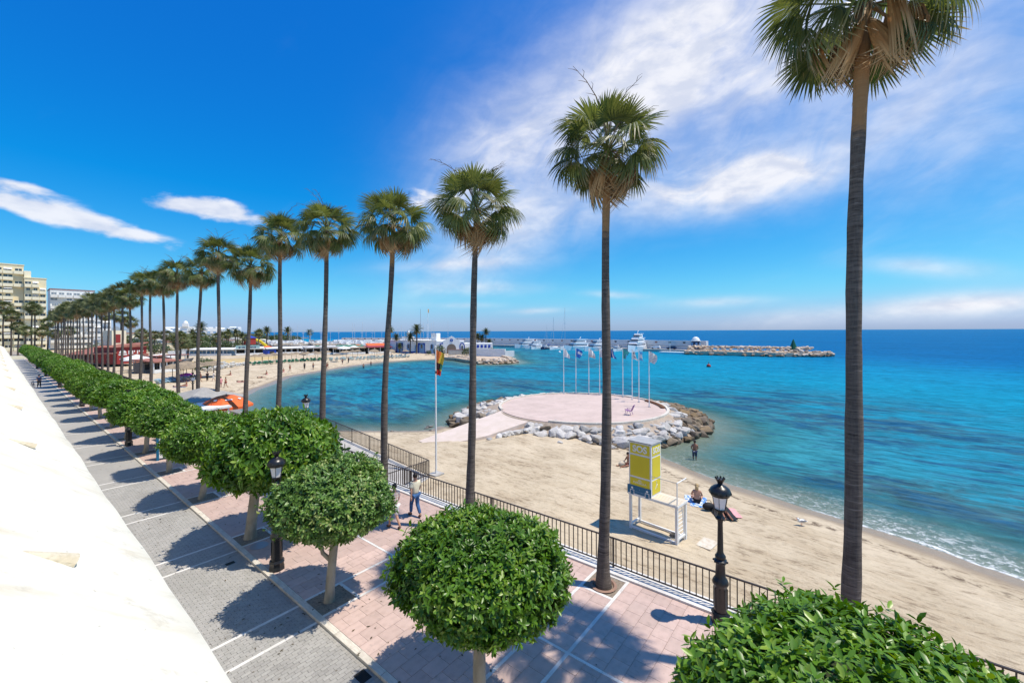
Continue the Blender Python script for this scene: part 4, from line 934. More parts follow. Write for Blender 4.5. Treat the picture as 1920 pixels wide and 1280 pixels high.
# ------------------------------------------------------------------ lamp posts
def lamp_post(label,x,y,z=0.0,rz=0.0):
    t=thing('lamp_post',label,'lamp post',(x,y,z),rz,'black cast iron lamp posts')
    b=MB(); b.lathe([(.235,0),(.235,.06),(.215,.09),(.215,.22),(.235,.25),(.20,.31)],8)
    b.build('plinth',MT['iron'],t,smooth=True)
    b=MB(); b.lathe([(.165,.31),(.158,.95),(.17,.98),(.195,1.02),(.20,1.06),(.175,1.12),(.155,1.16),(.125,1.2),(.11,1.52),(.125,1.56),(.155,1.58),(.155,1.62),(.11,1.66),(.13,1.70),(.13,1.74),(.10,1.78),(.075,1.84),(.062,2.6),(.075,2.66),(.115,2.69),(.115,2.73),(.07,2.78),(.06,2.86),(.10,2.90),(.10,2.94)],16)
    for k in range(8):
        a=PI*k/4; b.cbox((.157*math.cos(a),.157*math.sin(a),.66),(.03,.03,.5)); b.ell((.16*math.cos(a),.16*math.sin(a),1.6),(.03,.03,.03),6,4)
    b.build('column',MT['iron'],t,smooth=True)
    b=MB(); b.lathe([(.133,2.96),(.195,3.30)],6); b.build('glass_pane',MT['opal'],t)
    b=MB()
    for k in range(6):
        a=PI*k/3; b.tube([(.135*math.cos(a),.135*math.sin(a),2.955),(.199*math.cos(a),.199*math.sin(a),3.31)],.008,5)
    b.lathe([(.150,2.935),(.150,2.965),(.11,2.965),(.11,2.935)],16); b.lathe([(.225,3.30),(.225,3.335),(.18,3.335),(.18,3.30)],16)
    for k in range(4):
        a=PI*k/2+PI/8; b.tube([(.10*math.cos(a),.10*math.sin(a),2.70),(.17*math.cos(a),.17*math.sin(a),2.82),(.15*math.cos(a),.15*math.sin(a),2.95)],.012,5)
    b.build('lantern_frame',MT['iron'],t)
    b=MB(); b.lathe([(.235,3.335),(.262,3.36),(.258,3.42),(.225,3.49),(.155,3.545),(.09,3.575),(.055,3.61),(.075,3.65),(.11,3.72),(.115,3.74),(.06,3.74)],20)
    for k in range(8):
        a=PI*k/4; b.ell((.108*math.cos(a),.108*math.sin(a),3.755),(.022,.022,.03),6,4); b.ell((.256*math.cos(a),.256*math.sin(a),3.385),(.022,.022,.045),6,4)
    b.build('lantern_cap',MT['iron'],t,smooth=True); return t
lp=[(5.64,14.22,'nearest black lamp post on the kerb, between the dusty tree and the broad tree'),(5.62,37.6,'second black lamp post along the kerb, past the blue-edged notice board'),(5.62,61.5,'third black lamp post along the kerb, beside the far poster boards'),
    (5.62,85.3,'fourth black lamp post along the kerb'),(5.62,110,'fifth black lamp post along the kerb, far up the promenade'),(5.62,134,'sixth black lamp post along the kerb, far up the promenade'),
    (11.78,2.5,'black lamp post at the railing before the beach, nearest the sea'),(11.9,25.7,'black lamp post at the railing whose lantern shows above the broad clipped crown'),(11.9,48.9,'black lamp post at the railing behind the grey canopy')]
src=lamp_post(lp[0][2],lp[0][0],lp[0][1])
for x,y,lab in lp[1:]:
    c=copy_tree(src); c.location=(x,y,0); c['label']=lab; c.rotation_euler=(0,0,random.uniform(0,.7))

# ------------------------------------------------------------------ rocks
def rock_mesh(seed,m):
    g=random.Random(seed); b=bmesh.new()
    for _ in range(22):
        v=Vector((g.gauss(0,1),g.gauss(0,1),g.gauss(0,1))).normalized(); v=Vector((v.x*1.0,v.y*g.uniform(.72,.95),v.z*.56))
        for ax in range(3):
            lim=(.78,.62,.40)[ax]; v[ax]=max(-lim,min(lim,v[ax]))
        b.verts.new(v)
    bmesh.ops.convex_hull(b,input=b.verts)
    bmesh.ops.delete(b,geom=[v for v in b.verts if not v.link_faces],context='VERTS')
    bmesh.ops.bevel(b,geom=list(b.edges),offset=.025,segments=1,affect='EDGES',profile=.6)
    me=bpy.data.meshes.new('rock'); b.to_mesh(me); b.free(); me.materials.append(m); return me
ROCK={k:[rock_mesh(s+o,MT[k]) for s in range(7)] for k,o in (('rock_pale',0),('rock_brown',20),('rock_warm',40))}
rk=random.Random(33)
def put_rock(par,key,x,y,z,s,flat=.0):
    return put('rock',rk.choice(ROCK[key]),par,(x,y,z),(rk.uniform(-.3,.3),rk.uniform(-.3,.3),rk.uniform(0,6.28)),(s*rk.uniform(.9,1.2),s*rk.uniform(.85,1.1),s*rk.uniform(.8,1.15)))
V=[];F=[]                                      # mound under the platform
K=72
for j,(f,z) in enumerate(((0,-.66),(.70,-.66),(1.0,-1.95),(1.12,-3.2))):
    for i in range(K):
        a=360*i/K; r=(rout(a) if f>.75 else DR*1.02)*(f if f>.75 else (f/.70)); V.append((CX+r*math.cos(R(a)),CY+r*math.sin(R(a)),z))
for j in range(3):
    for i in range(K): F.append((j*K+i,j*K+(i+1)%K,(j+1)*K+(i+1)%K,(j+1)*K+i))
me=bpy.data.meshes.new('groyne'); me.from_pydata(V,[],F); me.materials.append(MT['rock_warm']); gro=tag(put('groyne',me),kind='structure')
def scatter(n,sampler,mind,seed):
    g=random.Random(seed); out=[]
    for _ in range(n*14):
        q=sampler(g)
        if q is None: continue
        if all((q[0]-p[0])**2+(q[1]-p[1])**2>((q[3]+p[3])*mind)**2 for p in out): out.append(q)
        if len(out)>=n: break
    return out
PATH=[(22.0,27.6),(21.6,25.2),(25.8,23.3),(32.4,22.4),(33.2,27.6)]
def pz(x): return -1.50+min(1,max(0,(x-22)/10.4))*.905
def samp(g):
    a=g.uniform(0,360); r1=rout(a)+.25; r=math.sqrt(g.uniform((DR+.25)**2,r1**2)); x=CX+r*math.cos(R(a)); y=CY+r*math.sin(R(a))
    if x<33.5 and 22.2<y<28.2: return None
    t=(r-DR)/(r1-DR); z=-.68-t*1.1-(0.35 if t>.9 else 0); return (x,y,z,g.uniform(.42,.78)*(1+.25*t),a,t)
for x,y,z,s,a,t in scatter(276,samp,.42,4):
    dark=(t>.42 and (a>270 or a<95)) or (t>.15 and 296<a<360) or (t>.86) or rk.random()<.08
    put_rock(gro,'rock_brown' if dark else 'rock_pale',x,y,z,s)
fill={}
for x,y,z,s,a,t in scatter(420,samp,.22,9):
    k='rock_brown' if (t>.42 and (a>270 or a<95)) or (t>.15 and 296<a<360) or t>.86 else 'rock_pale'
    me=rk.choice(ROCK[k]); q=Matrix.LocRotScale(Vector((x,y,z-.12)),Euler((rk.uniform(-.4,.4),rk.uniform(-.4,.4),rk.uniform(0,6.28))),Vector((s*.62,s*.55,s*.6)))
    fill.setdefault(k,MB()).add([tuple(v.co) for v in me.vertices],[tuple(p.vertices) for p in me.polygons],q)
for k,b in fill.items(): b.build('rock',MT[k],gro,kind='stuff')
for k_ in range(15): x_=26.6+.42*k_; put_rock(gro,'rock_pale',x_,22.75-.14*k_+rk.uniform(-.25,.15),pz(x_)-.22,rk.uniform(.32,.6))
for x,y,s in ((25.6,22.9,.35),(32.4,12.9,.6),(33.4,12.5,.5),(31.2,14.6,.55),(28.6,17.9,.3),(26.8,31.6,.35),(28.0,33.2,.45),(27.3,33.0,.3),(24.2,34.4,.25)): put_rock(gro,'rock_pale',x,y,ground_z(x,y)+.02,s)
pl=tag(MB().lathe([(DR-.02,-2.2),(DR-.02,-.60)],96,(CX,CY)).build('platform',MT['pinkconc']),kind='structure')
def fwd_of(x,y): return x*sn+y*cs
tp=[(x,y,pz(x)) for x,y in PATH]; n=len(tp); me=MB().add(tp+[(x,y,-2.4) for x,y,_ in tp],[tuple(range(n)),tuple(range(2*n-1,n-1,-1))]+[(i,n+i,n+(i+1)%n,(i+1)%n) for i in range(n)])
pth=tag(me.build('path',mat('pale_pink_path',(0.66,0.55,0.48),(0.60,0.50,0.42),rough=.85,ns=.8,bump=.2,bs=9,stain=(0.56,0.46,0.36))),kind='structure')
b=MB(); b2=MB()
for a0,a1 in ((186+4,360+143),):
    N=120; pts=[(CX+r*math.cos(R(a0+(a1-a0)*i/N)),CY+r*math.sin(R(a0+(a1-a0)*i/N))) for i in range(N+1) for r in (DR+.02,DR-.26)]
    for i in range(N):
        q=[pts[2*i],pts[2*i+2],pts[2*i+3],pts[2*i+1]]; b.prism(q,-1.4,-.47)
b.build('rim',MT['kerb'],pl)
bed=MB(); 
for i in range(10):
    a=R(298+i*3.2); r=DR-.55; bed.ell((CX+r*math.cos(a),CY+r*math.sin(a),-.52),(.28,.28,.14),7,5)
bed.build('flower_bed',mat('dry_red_plants',(0.20,0.06,0.04),(0.12,0.09,0.04),rough=.9,ns=9),pl)

# ------------------------------------------------------------------ flags
def cloth(seed,w,h,nw=8,nh=10,droop=.0,fold=.16):
    """limp flag hanging from its hoist edge: rows down, columns out from the pole"""
    g=random.Random(seed); V=[];F=[];ca=[]; p=g.uniform(0,6)
    for j in range(nh+1):
        for i in range(nw+1):
            u=i/nw; v=j/nh; x=w*u*(.62+.2*math.sin(p+v*3)); z=-h*v*(1-.15*u)-droop*h*u**1.3; y=fold*w*math.sin(p+u*9+v*2.2)*u**.5
            V.append((x,y,z))
    for j in range(nh):
        for i in range(nw):
            F.append((j*(nw+1)+i,j*(nw+1)+i+1,(j+1)*(nw+1)+i+1,(j+1)*(nw+1)+i)); ca.append(((i+.5)/nw,(j+.5)/nh))
    return V,F,ca
def flag_obj(name,par,seed,w,h,cols,pick,loc,rz,droop=.25,fold=.16):
    V,F,ca=cloth(seed,w,h,10,14,droop,fold); me=bpy.data.meshes.new(name); me.from_pydata(V,[],F)
    for c in cols: me.materials.append(c)
    me.polygons.foreach_set('material_index',[pick(u,v) for u,v in ca]); me.polygons.foreach_set('use_smooth',np.ones(len(F),bool))
    return put(name,me,par,loc,(0,0,rz))
CLM={}
def cm(n,c):
    if n not in CLM: CLM[n]=mat('cloth_'+n,c,rough=.85)
    return CLM[n]
W_,B_,G_,R_,Y_,K_,T_=cm('white',(.76,.76,.74)),cm('blue',(.03,.16,.50)),cm('teal',(.05,.34,.34)),cm('red',(.62,.045,.03)),cm('yellow',(.75,.52,.06)),cm('dark',(.05,.02,.025)),cm('sky',(.18,.48,.72))
G2_=cm('green',(.12,.34,.16)); O_=cm('orange',(.80,.20,.05))
fp=thing('flagpole','white flagpole on the sand with a limp red, yellow and green flag','flagpole',(16.8,19.4,-1.15))
MB().tube([(0,0,-.6),(0,0,4),(0,0,7.75)],[.055,.05,.036],12).build('pole',MT['white'],fp)
MB().lathe([(.05,0),(.05,.06)],10,T=Tr(0,0,6.2)).lathe([(.06,0),(.06,.05)],10,T=Tr(0,0,6.28)).build('collar',MT['black'],fp)
MB().ell((0,0,7.8),(.06,.06,.06),8,6).build('finial',MT['white'],fp)
MB().box(-.35,.35,-.35,.35,-.5,.10).build('footing',MT['concrete'],fp)
def pk(u,v):
    if v>.80: return 0
    if u>.55 and v<.75: return 2 if v>.5 else 1
    if v>.52 and u<.6: return 3
    return 4 if (u+v*.6)<.62 else 1
flag_obj('flag',fp,3,.62,1.55,[R_,Y_,G2_,K_,O_],pk,(.05,0,7.62),math.atan2(-sn,cs),.18,.14)
FP=[(46.3,28.4),(47.2,27.1),(47.9,25.6),(48.35,24.3),(48.5,22.9),(48.2,21.1),(47.2,19.5),(46.0,18.2),(43.8,16.2)]
FL=[('a plain pale limp flag',[W_],lambda u,v:0),('a limp blue and white flag',[B_,W_],lambda u,v:1 if .3<v<.55 and u>.3 else 0),('a white flag, third from the bay',[W_,cm('cream',(.7,.62,.55))],lambda u,v:1 if v>.7 else 0),
    ('a flag mostly hidden behind a palm trunk',[W_],lambda u,v:0),('a dark blue flag with a white stripe',[cm('navy',(.02,.08,.30)),W_],lambda u,v:1 if .4<u<.6 else 0),('a teal green flag with a pale edge',[G_,T_],lambda u,v:1 if u>.7 and v>.4 else 0),
    ('a white flag with a dark round mark',[W_,cm('slate',(.12,.13,.17))],lambda u,v:1 if .12<(u-.55)**2+(v-.5)**2*1.6+.06<.20 else 0),('a sky blue flag with a white middle',[T_,W_],lambda u,v:1 if .30<v<.75 and u>.3 else 0),('a ragged cream flag, nearest the sea',[W_,cm('cream',(.7,.62,.55))],lambda u,v:int((u*5+v*7)%2))]
polem=MB().tube([(0,0,0),(0,0,3),(0,0,6.0)],[.055,.05,.036],10).mesh('pole',MT['white'],True); basem=MB().lathe([(.16,0),(.16,.04),(.07,.06)],12).mesh('base_plate',MT['steel'])
for i,((x,y),(d,cols,pick)) in enumerate(zip(FP,FL)):
    t=thing('flagpole','white flagpole on the round platform flying '+d,'flagpole',(x,y,-.60),0,'flagpoles along the edge of the round platform')
    put('pole',polem,t); put('base_plate',basem,t)
    flag_obj('flag',t,20+i,1.0,1.15,cols,pick,(.04,0,5.95),math.atan2(-sn,cs)+random.uniform(-.3,.3),.35,.2)
# purple garden chair on the platform
ch=thing('garden_chair','purple reclining garden chair alone on the round pink platform','chair',(38.5,16.25,-.60),math.atan2(cs,sn)+PI*.5-2.2)
for s in (-1,1):
    MB().tube([(s*.26,.30,0),(s*.26,.22,.40)],.022,6).build('leg',MT['purple'],ch); MB().tube([(s*.26,-.32,0),(s*.26,-.18,.38)],.022,6).build('leg',MT['purple'],ch)
    b=MB(); b.cbox((s*.29,.02,.60),(.05,.58,.03)); b.tube([(s*.28,.27,.38),(s*.28,.25,.60)],.018,6); b.build('armrest',MT['purple'],ch)
for k in range(5): MB().cbox((0,-.2+.115*k,.40+.012*k),(.52,.095,.025)).build('seat_slat',MT['purple'],ch)
for k in range(6): MB().cbox((-.22+.088*k,0,.33),(.07,.025,.66),Tr(0,-.26,.41,0,R(24))).build('back_slat',MT['purple'],ch)

# ------------------------------------------------------------------ lifeguard tower
def text_mesh(name,s,size,m,depth=0.004,bold=.006):
    cu=bpy.data.curves.new(name,'FONT'); cu.body=s; cu.size=size; cu.extrude=depth; cu.align_x='CENTER'; cu.align_y='CENTER'; cu.offset=bold
    o=bpy.data.objects.new(name,cu); link(o); dg=bpy.context.evaluated_depsgraph_get(); me=bpy.data.meshes.new_from_object(o.evaluated_get(dg))
    bpy.data.objects.remove(o); me.materials.clear(); me.materials.append(m); return me
lgz=-1.33; ang=math.atan2(2.10,0.29)-PI/2      # local +Y runs along the tower's long side, +X towards the sea
lt=thing('lifeguard_tower','white lifeguard tower on the sand with a yellow SOS cabin','lifeguard tower',(17.57,5.37,lgz),ang)
LL,WW,HP=2.12,.80,1.60
for x in (0,WW):
    for y in (0,LL): MB().box(x-.05,x+.05,y-.05,y+.05,-.35,HP).build('leg',MT['white'],lt)
for x in (0,WW): MB().box(x-.035,x+.035,.05,LL-.05,.10,.18).build('skid',MT['white'],lt)
for y in (0,LL): MB().box(.05,WW-.05,y-.035,y+.035,.22,.30).build('crossbar',MT['white'],lt)
MB().box(-.08,WW+.08,-.08,LL+.08,HP,HP+.09).build('platform_frame',MT['white'],lt)
pb=boxmesh('deck_board',(WW+.12,.128,.012),MT['deck'])
for k in range(9): put('deck_board',pb,lt,(WW/2,0.0+.13*k,HP+.097))
C0,CH=1.10,2.28                                # cabin from y=C0 to the end
z0=HP+.09
MB().box(-.04,WW+.04,C0,LL+.05,z0,z0+CH).build('cabin',MT['white'],lt)
b=MB(); b.add([(-.08,C0-.04,z0+CH),(WW+.08,C0-.04,z0+CH),(WW+.08,LL+.09,z0+CH),(-.08,LL+.09,z0+CH),(-.08,C0-.04,z0+CH+.05),(WW+.08,C0-.04,z0+CH+.05),(WW+.08,LL+.09,z0+CH+.05),(-.08,LL+.09,z0+CH+.05)],[(0,3,2,1),(4,5,6,7),(0,1,5,4),(1,2,6,5),(2,3,7,6),(3,0,4,7)])
b.build('cabin_roof',MT['grey'],lt)
f0,f1=C0+.07,LL-.01
for za,zb in ((CH-.50,CH-.06),(CH-1.50,CH-.58),(.36,CH-1.58)):
    MB().box(-.052,-.042,f0,f1,z0+za,z0+zb).build('panel',MT['yellow'],lt)
for za,zb in ((CH-.50,CH-.06),(CH-1.50,CH-.58),(.10,CH-1.58)):
    MB().box(.04,WW-.04,C0-.012,C0-.002,z0+za,z0+zb).build('panel',MT['yellow'],lt)
MB().box(-.072,-.056,C0-.01,LL+.12,z0-.06,z0+.35).build('notice_panel',MT['signblue'],lt)
yc=(f0+f1)/2
put('lettering',text_mesh('lettering','SOS',.40,MT['white'],.003,.012),lt,(-.055,yc,z0+CH-.29),(R(90),0,R(-90)))
put('lettering',text_mesh('lettering','SOS',.34,MT['white'],.003,.010),lt,(WW/2,C0-.014,z0+CH-.29),(R(90),0,0))
put('lettering',text_mesh('lettering','MARBELLA',.135,MT['white'],.002,.0),lt,(-.055,yc,z0+.50),(R(90),0,R(-90)))
b=MB()                                         # crown-like emblem over the name
for k in range(5): b.cbox((0,(k-2)*.035,.035-.008*abs(k-2)),(.006,.014,.07-.016*abs(k-2)))
b.cbox((0,0,-.012),(.006,.17,.014)); b.build('emblem',MT['white'],lt,loc=(-.054,yc,z0+.60))
b=MB(); b.tube([(-.10,0,-.12),(0,0,.02),(.09,0,.06)],.012,5).tube([(0,0,.02),(.02,0,.18)],.012,5).tube([(.02,0,.18),(-.05,0,.23)],.010,5).tube([(0,0,.02),(.10,0,-.10)],.010,5); b.build('emblem',MT['white'],lt,loc=(WW/2,C0-.014,z0+.42))
b=MB()                                         # pictogram figures on the blue notice
for s in (-1,1):
    y=yc+s*.36; b.box(-.078,-.073,y-.10,y+.10,z0-.05,z0+.16); b.add([(-.077,y+.055*math.cos(a*PI/5),z0+.235+.05*math.sin(a*PI/5)) for a in range(10)],[tuple(range(10))])
b.build('pictogram',MT['white'],lt)
b=MB()
for s in (-1,1):
    y=yc+s*.36; b.box(-.0805,-.079,y-.075,y+.075,z0-.05,z0+.135); b.cbox((-.0815,y,z0+.05),(.001,.02,.05))
b.cbox((-.0745,yc,z0+.13),(.003,.42,.012)); b.cbox((-.0745,yc,z0+.155),(.003,.30,.010)); b.build('pictogram_line',MT['signblue'],lt)
b=MB(); b.cbox((-.075,yc,z0+.11),(.004,.40,.014)).cbox((-.075,yc,z0+.22),(.004,.02,.05)); b.build('print_line',MT['pale_blue'],lt)
b=MB(); b.tube([(0,-.02,z0),(0,-.02,z0+.95)],.022,6); b.build('rail_post',MT['white'],lt)
MB().tube([(0,-.02,z0+.93),(WW*1.05,-.02,z0+.93)],.024,6).build('hand_rail',MT['white'],lt); MB().tube([(0,-.02,z0+.93),(0,C0,z0+.93)],.012,6).build('hand_rail',MT['steel'],lt)
ld=MB(); ld.build('ladder',MT['white'],lt) if False else None
lad=MB(); lad.tube([(.16,.10,HP),(.16,-.02,.05)],.02,6).tube([(WW-.12,.10,HP),(WW-.12,-.02,.05)],.02,6); lo=lad.build('ladder',MT['white'],lt)
for k in range(9):
    z=.2+.155*k; MB().tube([(.16,-.01+.07*z,z),(WW-.12,-.01+.07*z,z)],.014,6).build('rung',MT['white'],lo)
cb=MB()
for k in range(3): cb.tube([(.35+.11*math.cos(a/14*6.28)+.02*k,.55+.11*math.sin(a/14*6.28),.10+.03*k) for a in range(15)],.018,5)
tag(cb.build('hose_coil',MT['greywood'],loc=(17.9,5.2,lgz-.02)),'coil of dark hose lying on the sand under the lifeguard tower','hose')
tag(MB().box(0,.9,-.55,.05,-.05,.02).build('sand_mat',MT['deck'],loc=(18.15,4.75,lgz+.02),rot=(0,0,ang)),'pale board on the sand at the foot of the tower ladder','board')

# ------------------------------------------------------------------ people close by
person(PP['man'],'person in cream shirt and blue jeans walking away beside the railing',(10.77,13.74,0),R(-10))
person(PP['woman'],'person in plaid shirt and white shorts walking away beside the dusty tree',(9.62,13.55,0),R(-4),None,.97)
person(PP['wader'],'person in dark shorts standing in the shallow water off the rocks, back turned',(33.6,8.9,-2.62),R(-65))
person(PP['sitter'],'blond person sitting cross-legged on a blue towel on the sand',(23.2,6.05,ground_z(23.2,6.05)+.03),R(-75))
person(PP['sitter_dark'],'person sitting on the sand close to the rocks, with a straw bag',(26.95,11.4,ground_z(26.95,11.4)),R(60))
person(PP['lier'],'person lying on a dark towel behind the lamp post at the railing',(22.75,4.75,ground_z(22.75,4.75)+.03),R(-60))
def towel(x,y,rz,m,label,w=.95,l=1.7):
    V=[];F=[]; g=random.Random(int(x*10)); nx_,ny_=6,9
    for j in range(ny_+1):
        for i in range(nx_+1): V.append((w*(i/nx_-.5),l*(j/ny_-.5),.025+g.uniform(-.012,.014)))
    for j in range(ny_):
        for i in range(nx_): k=j*(nx_+1)+i; F.append((k,k+1,k+nx_+2,k+nx_+1))
    me=bpy.data.meshes.new('beach_towel'); me.from_pydata(V,[],F); me.materials.append(MT[m]); o=put('beach_towel',me,None,(x,y,ground_z(x,y)),(0,0,rz)); return tag(o,label,'towel')
towel(23.35,6.15,R(-75),'bluetowel','blue and white patterned towel under the blond sunbather',1.1,1.5); towel(22.75,4.75,R(-60),'black','dark towel under the person lying behind the lamp post')
towel(23.05,4.35,R(-60),'pink','reddish towel spread next to the dark towel',.6,1.1)
def bag(x,y,m,label,s=.3):
    t=thing('beach_bag',label,'bag',(x,y,ground_z(x,y)),random.uniform(0,3)); b=MB(); b.ell((0,0,s*.42),(s*.75,s*.42,s*.45),10,6); b.build('bag_body',MT[m],t,smooth=True)
    MB().tube([(-s*.4,0,s*.8),(-s*.2,0,s*1.15),(s*.2,0,s*1.15),(s*.4,0,s*.8)],.012,5).build('handle',MT[m],t)
bag(22.62,5.35,'black','black bag on the sand beside the dark towel',.42); bag(26.65,11.75,'deck','straw coloured bag beside the person near the rocks',.35)
# gull on the sand
gl=thing('gull','white gull standing on the sand near the water line','bird',(24.0,1.55,ground_z(24.0,1.55)),R(40))
b=MB(); b.ell((0,0,.22),(.09,.19,.085),10,7).ell((0,.17,.33),(.05,.06,.05),8,6).tube([(0,.12,.24),(0,.17,.32)],[.06,.045],8).tube([(0,-.15,.22),(0,-.30,.20)],[.05,.012],6); b.build('body',MT['white'],gl,smooth=True)
MB().ell((.07,-.04,.24),(.03,.17,.06),8,5).ell((-.07,-.04,.24),(.03,.17,.06),8,5).build('wings',MT['steel'],gl); MB().tube([(0,.22,.33),(0,.28,.32)],[.014,.004],5).build('beak',MT['orange'],gl)
for s in (-1,1): MB().tube([(s*.03,0,0),(s*.03,0,.16)],.008,4).build('leg',MT['orange'],gl)
# man with a bicycle, far along the road
person(PP['rider'],'person in dark clothes far along the grey road, walking a bicycle',(3.9,88.8,-.08),R(190),None,1.0)
bk=thing('bicycle','bicycle pushed along the grey road by the person in dark clothes','bicycle',(3.35,89.2,-.07),R(100))
for x in (-.52,.52):
    MB().tube([(x+.33*math.cos(a*PI/8),0,.34+.33*math.sin(a*PI/8)) for a in range(17)],.025,5,False).build('wheel',MT['black'],bk)
b=MB(); b.tube([(-.52,0,.34),(-.12,0,.78),(.36,0,.82),(-.02,0,.32),(-.52,0,.34)],.02,5).tube([(.52,0,.34),(.36,0,.95)],.02,5).tube([(-.02,0,.32),(-.16,0,.88)],.02,5); b.build('frame',MT['navy'],bk)
MB().tube([(.36,-.28,1.0),(.36,.28,1.0)],.016,5).build('handlebar',MT['black'],bk); MB().ell((-.16,0,.92),(.14,.07,.04),8,5).build('saddle',MT['black'],bk)

# ------------------------------------------------------------------ notice boards, canopy, parasol, kiosk on the promenade
def board(x,y,rz,w,h,label,frame,splash):
    t=thing('notice_board',label,'notice board',(x,y,0),rz); z=.12
    for s in (-1,1): MB().box(s*w/2-.06,s*w/2+.06,-.09,.09,0,z+h+.06).build('post',MT[frame],t)
    MB().box(-w/2+.06,w/2-.06,-.05,.05,z,z+h).build('panel',MT['white'],t); MB().box(-w/2-.09,w/2+.09,-.12,.12,z+h+.06,z+h+.14).build('cap',MT['iron'],t)
    for m,a,b_,c,d in splash:
        for s in (-1,1): MB().box(w*(a-.5),w*(b_-.5),min(s*.052,s*.058),max(s*.052,s*.058),z+h*c,z+h*d).build('print',MT[m],t)
board(6.65,31.8,R(-4),1.25,1.55,'blue-edged white notice board with an orange picture behind a tree trunk','signblue',[('orange',.62,.88,.08,.34),('steel',.12,.5,.70,.76),('steel',.12,.45,.58,.62),('pale_blue',.12,.5,.40,.5),('yellow',.70,.80,.36,.44)])
board(6.4,63.9,R(-4),1.2,1.6,'far blue-edged poster board, left of the third lamp post','signblue',[('pink',.1,.9,.1,.9),('white',.2,.8,.5,.7)])
board(6.6,58.3,R(20),1.3,1.35,'poster board with a blurred blue picture right of the third lamp post','brickred',[('pale_blue',.08,.92,.4,.9),('navy',.3,.7,.45,.7),('pink',.08,.92,.08,.36)])
def pyramid(name,w,d,ze,zr,m,par,val=.22,rr=.0):
    b=MB(); e=[(-w/2,-d/2),(w/2,-d/2),(w/2,d/2),(-w/2,d/2)]
    vs=[(x,y,ze) for x,y in e]+[(-rr,0,zr),(rr,0,zr)]+[(x,y,ze-val) for x,y in e]
    b.add(vs,[(0,1,5,4),(1,2,5),(2,3,4,5),(3,0,4),(6,7,1,0),(7,8,2,1),(8,9,3,2),(9,6,0,3)]); return b.build(name,m,par)
ca=thing('canopy','grey canvas canopy with a low peak behind the orange parasol','canopy',(10.6,40.6,0),R(8))
pyramid('canopy_cloth',4.6,4.6,2.35,3.15,MT['canvas'],ca)
for sx_ in (-1,1):
    for sy_ in (-1,1): MB().tube([(sx_*2.1,sy_*2.1,0),(sx_*2.1,sy_*2.1,2.4)],.04,6).build('pole',MT['steel'],ca)
pa=thing('parasol','orange parasol with white print standing beside a palm trunk','parasol',(10.85,36.2,0))
b=MB(); n=8; rr_=1.75
prof_=[(0,2.95),(.6,2.82),(1.25,2.52),(1.75,2.15)]
vs=[];fs=[]
for r,z in prof_:
    for k in range(n): vs.append((r*math.cos(2*PI*k/n+.3)+1e-4*k,r*math.sin(2*PI*k/n+.3),z))
for j in range(3):
    for k in range(n): fs.append((j*n+k,j*n+(k+1)%n,(j+1)*n+(k+1)%n,(j+1)*n+k))
for k in range(n): vs.append((rr_*math.cos(2*PI*k/n+.3),rr_*math.sin(2*PI*k/n+.3),1.98))
fs+=[(3*n+k,3*n+(k+1)%n,4*n+(k+1)%n,4*n+k) for k in range(n)]
b.add(vs,fs).build('canvas',MT['orange'],pa); MB().tube([(0,0,0),(0,0,3.0)],.03,8).build('pole',MT['white'],pa)
for k in range(n):
    a=2*PI*k/n+.3; MB().tube([(0,0,2.93),(.6*math.cos(a),.6*math.sin(a),2.795),(1.25*math.cos(a),1.25*math.sin(a),2.495),(1.72*math.cos(a),1.72*math.sin(a),2.14)],.012,4).build('rib',MT['steel'],pa)
for a_,w_ in ((215,.34),(262,.44),(305,.3)):
    a=R(a_); rm=1.05; el=math.atan2(.37,.5)
    q=MB(); q.ell((0,0,0),(.10,.13,.006),10,4) if w_<.4 else q.box(-.07,.07,-w_/2,w_/2,-.004,.004)
    q.build('print',MT['white'],pa,loc=(rm*math.cos(a),rm*math.sin(a),2.655),rot=(0,R(26),a))
ki=thing('kiosk','small kiosk with a flat white roof beside the grey canopy','kiosk',(9.0,35.9,0),R(6))
MB().box(-1.0,1.0,-1.3,1.3,0,2.05).build('wall',MT['pinkconc'],ki); MB().box(-1.45,1.45,-1.75,1.75,2.2,2.34).build('roof',MT['canvas_white'],ki); MB().box(-1.02,-1.001,-.9,.9,.95,1.75).build('hatch',MT['dark'],ki)
for sx_ in (-1,1):
    for sy_ in (-1,1): MB().box(sx_*1.3-.04,sx_*1.3+.04,sy_*1.6-.04,sy_*1.6+.04,0,2.2).build('post',MT['white'],ki)

# ------------------------------------------------------------------ thatched parasols, loungers and bathers on the far beach
gz_=ground_z
uu=thing('thatched_parasol','','parasol'); 
b=MB(); n=14
vs=[(.0,0,2.55)]; fs=[]
for j,(r,z) in enumerate(((.45,2.42),(.95,2.20),(1.38,1.95))):
    for k in range(n): q=r*(1+.05*math.sin(k*2.3+j)); vs.append((q*math.cos(2*PI*k/n),q*math.sin(2*PI*k/n),z-(.05 if k%2 and j==2 else 0)))
for k in range(n): fs.append((0,1+k,1+(k+1)%n))
for j in range(2):
    for k in range(n): fs.append((1+j*n+k,1+(j+1)*n+k,1+(j+1)*n+(k+1)%n,1+j*n+(k+1)%n))
b.add(vs,fs).build('thatch',MT['thatch'],uu); MB().tube([(0,0,-.3),(0,0,2.5)],.045,6).build('pole',MT['wood'],uu)
US=[(19.7,93.0),(20.9,91.6),(22.9,94.2),(24.4,97.6),(25.8,96.3),(27.2,97.9),(21.8,97.0),(23.4,100.2)]
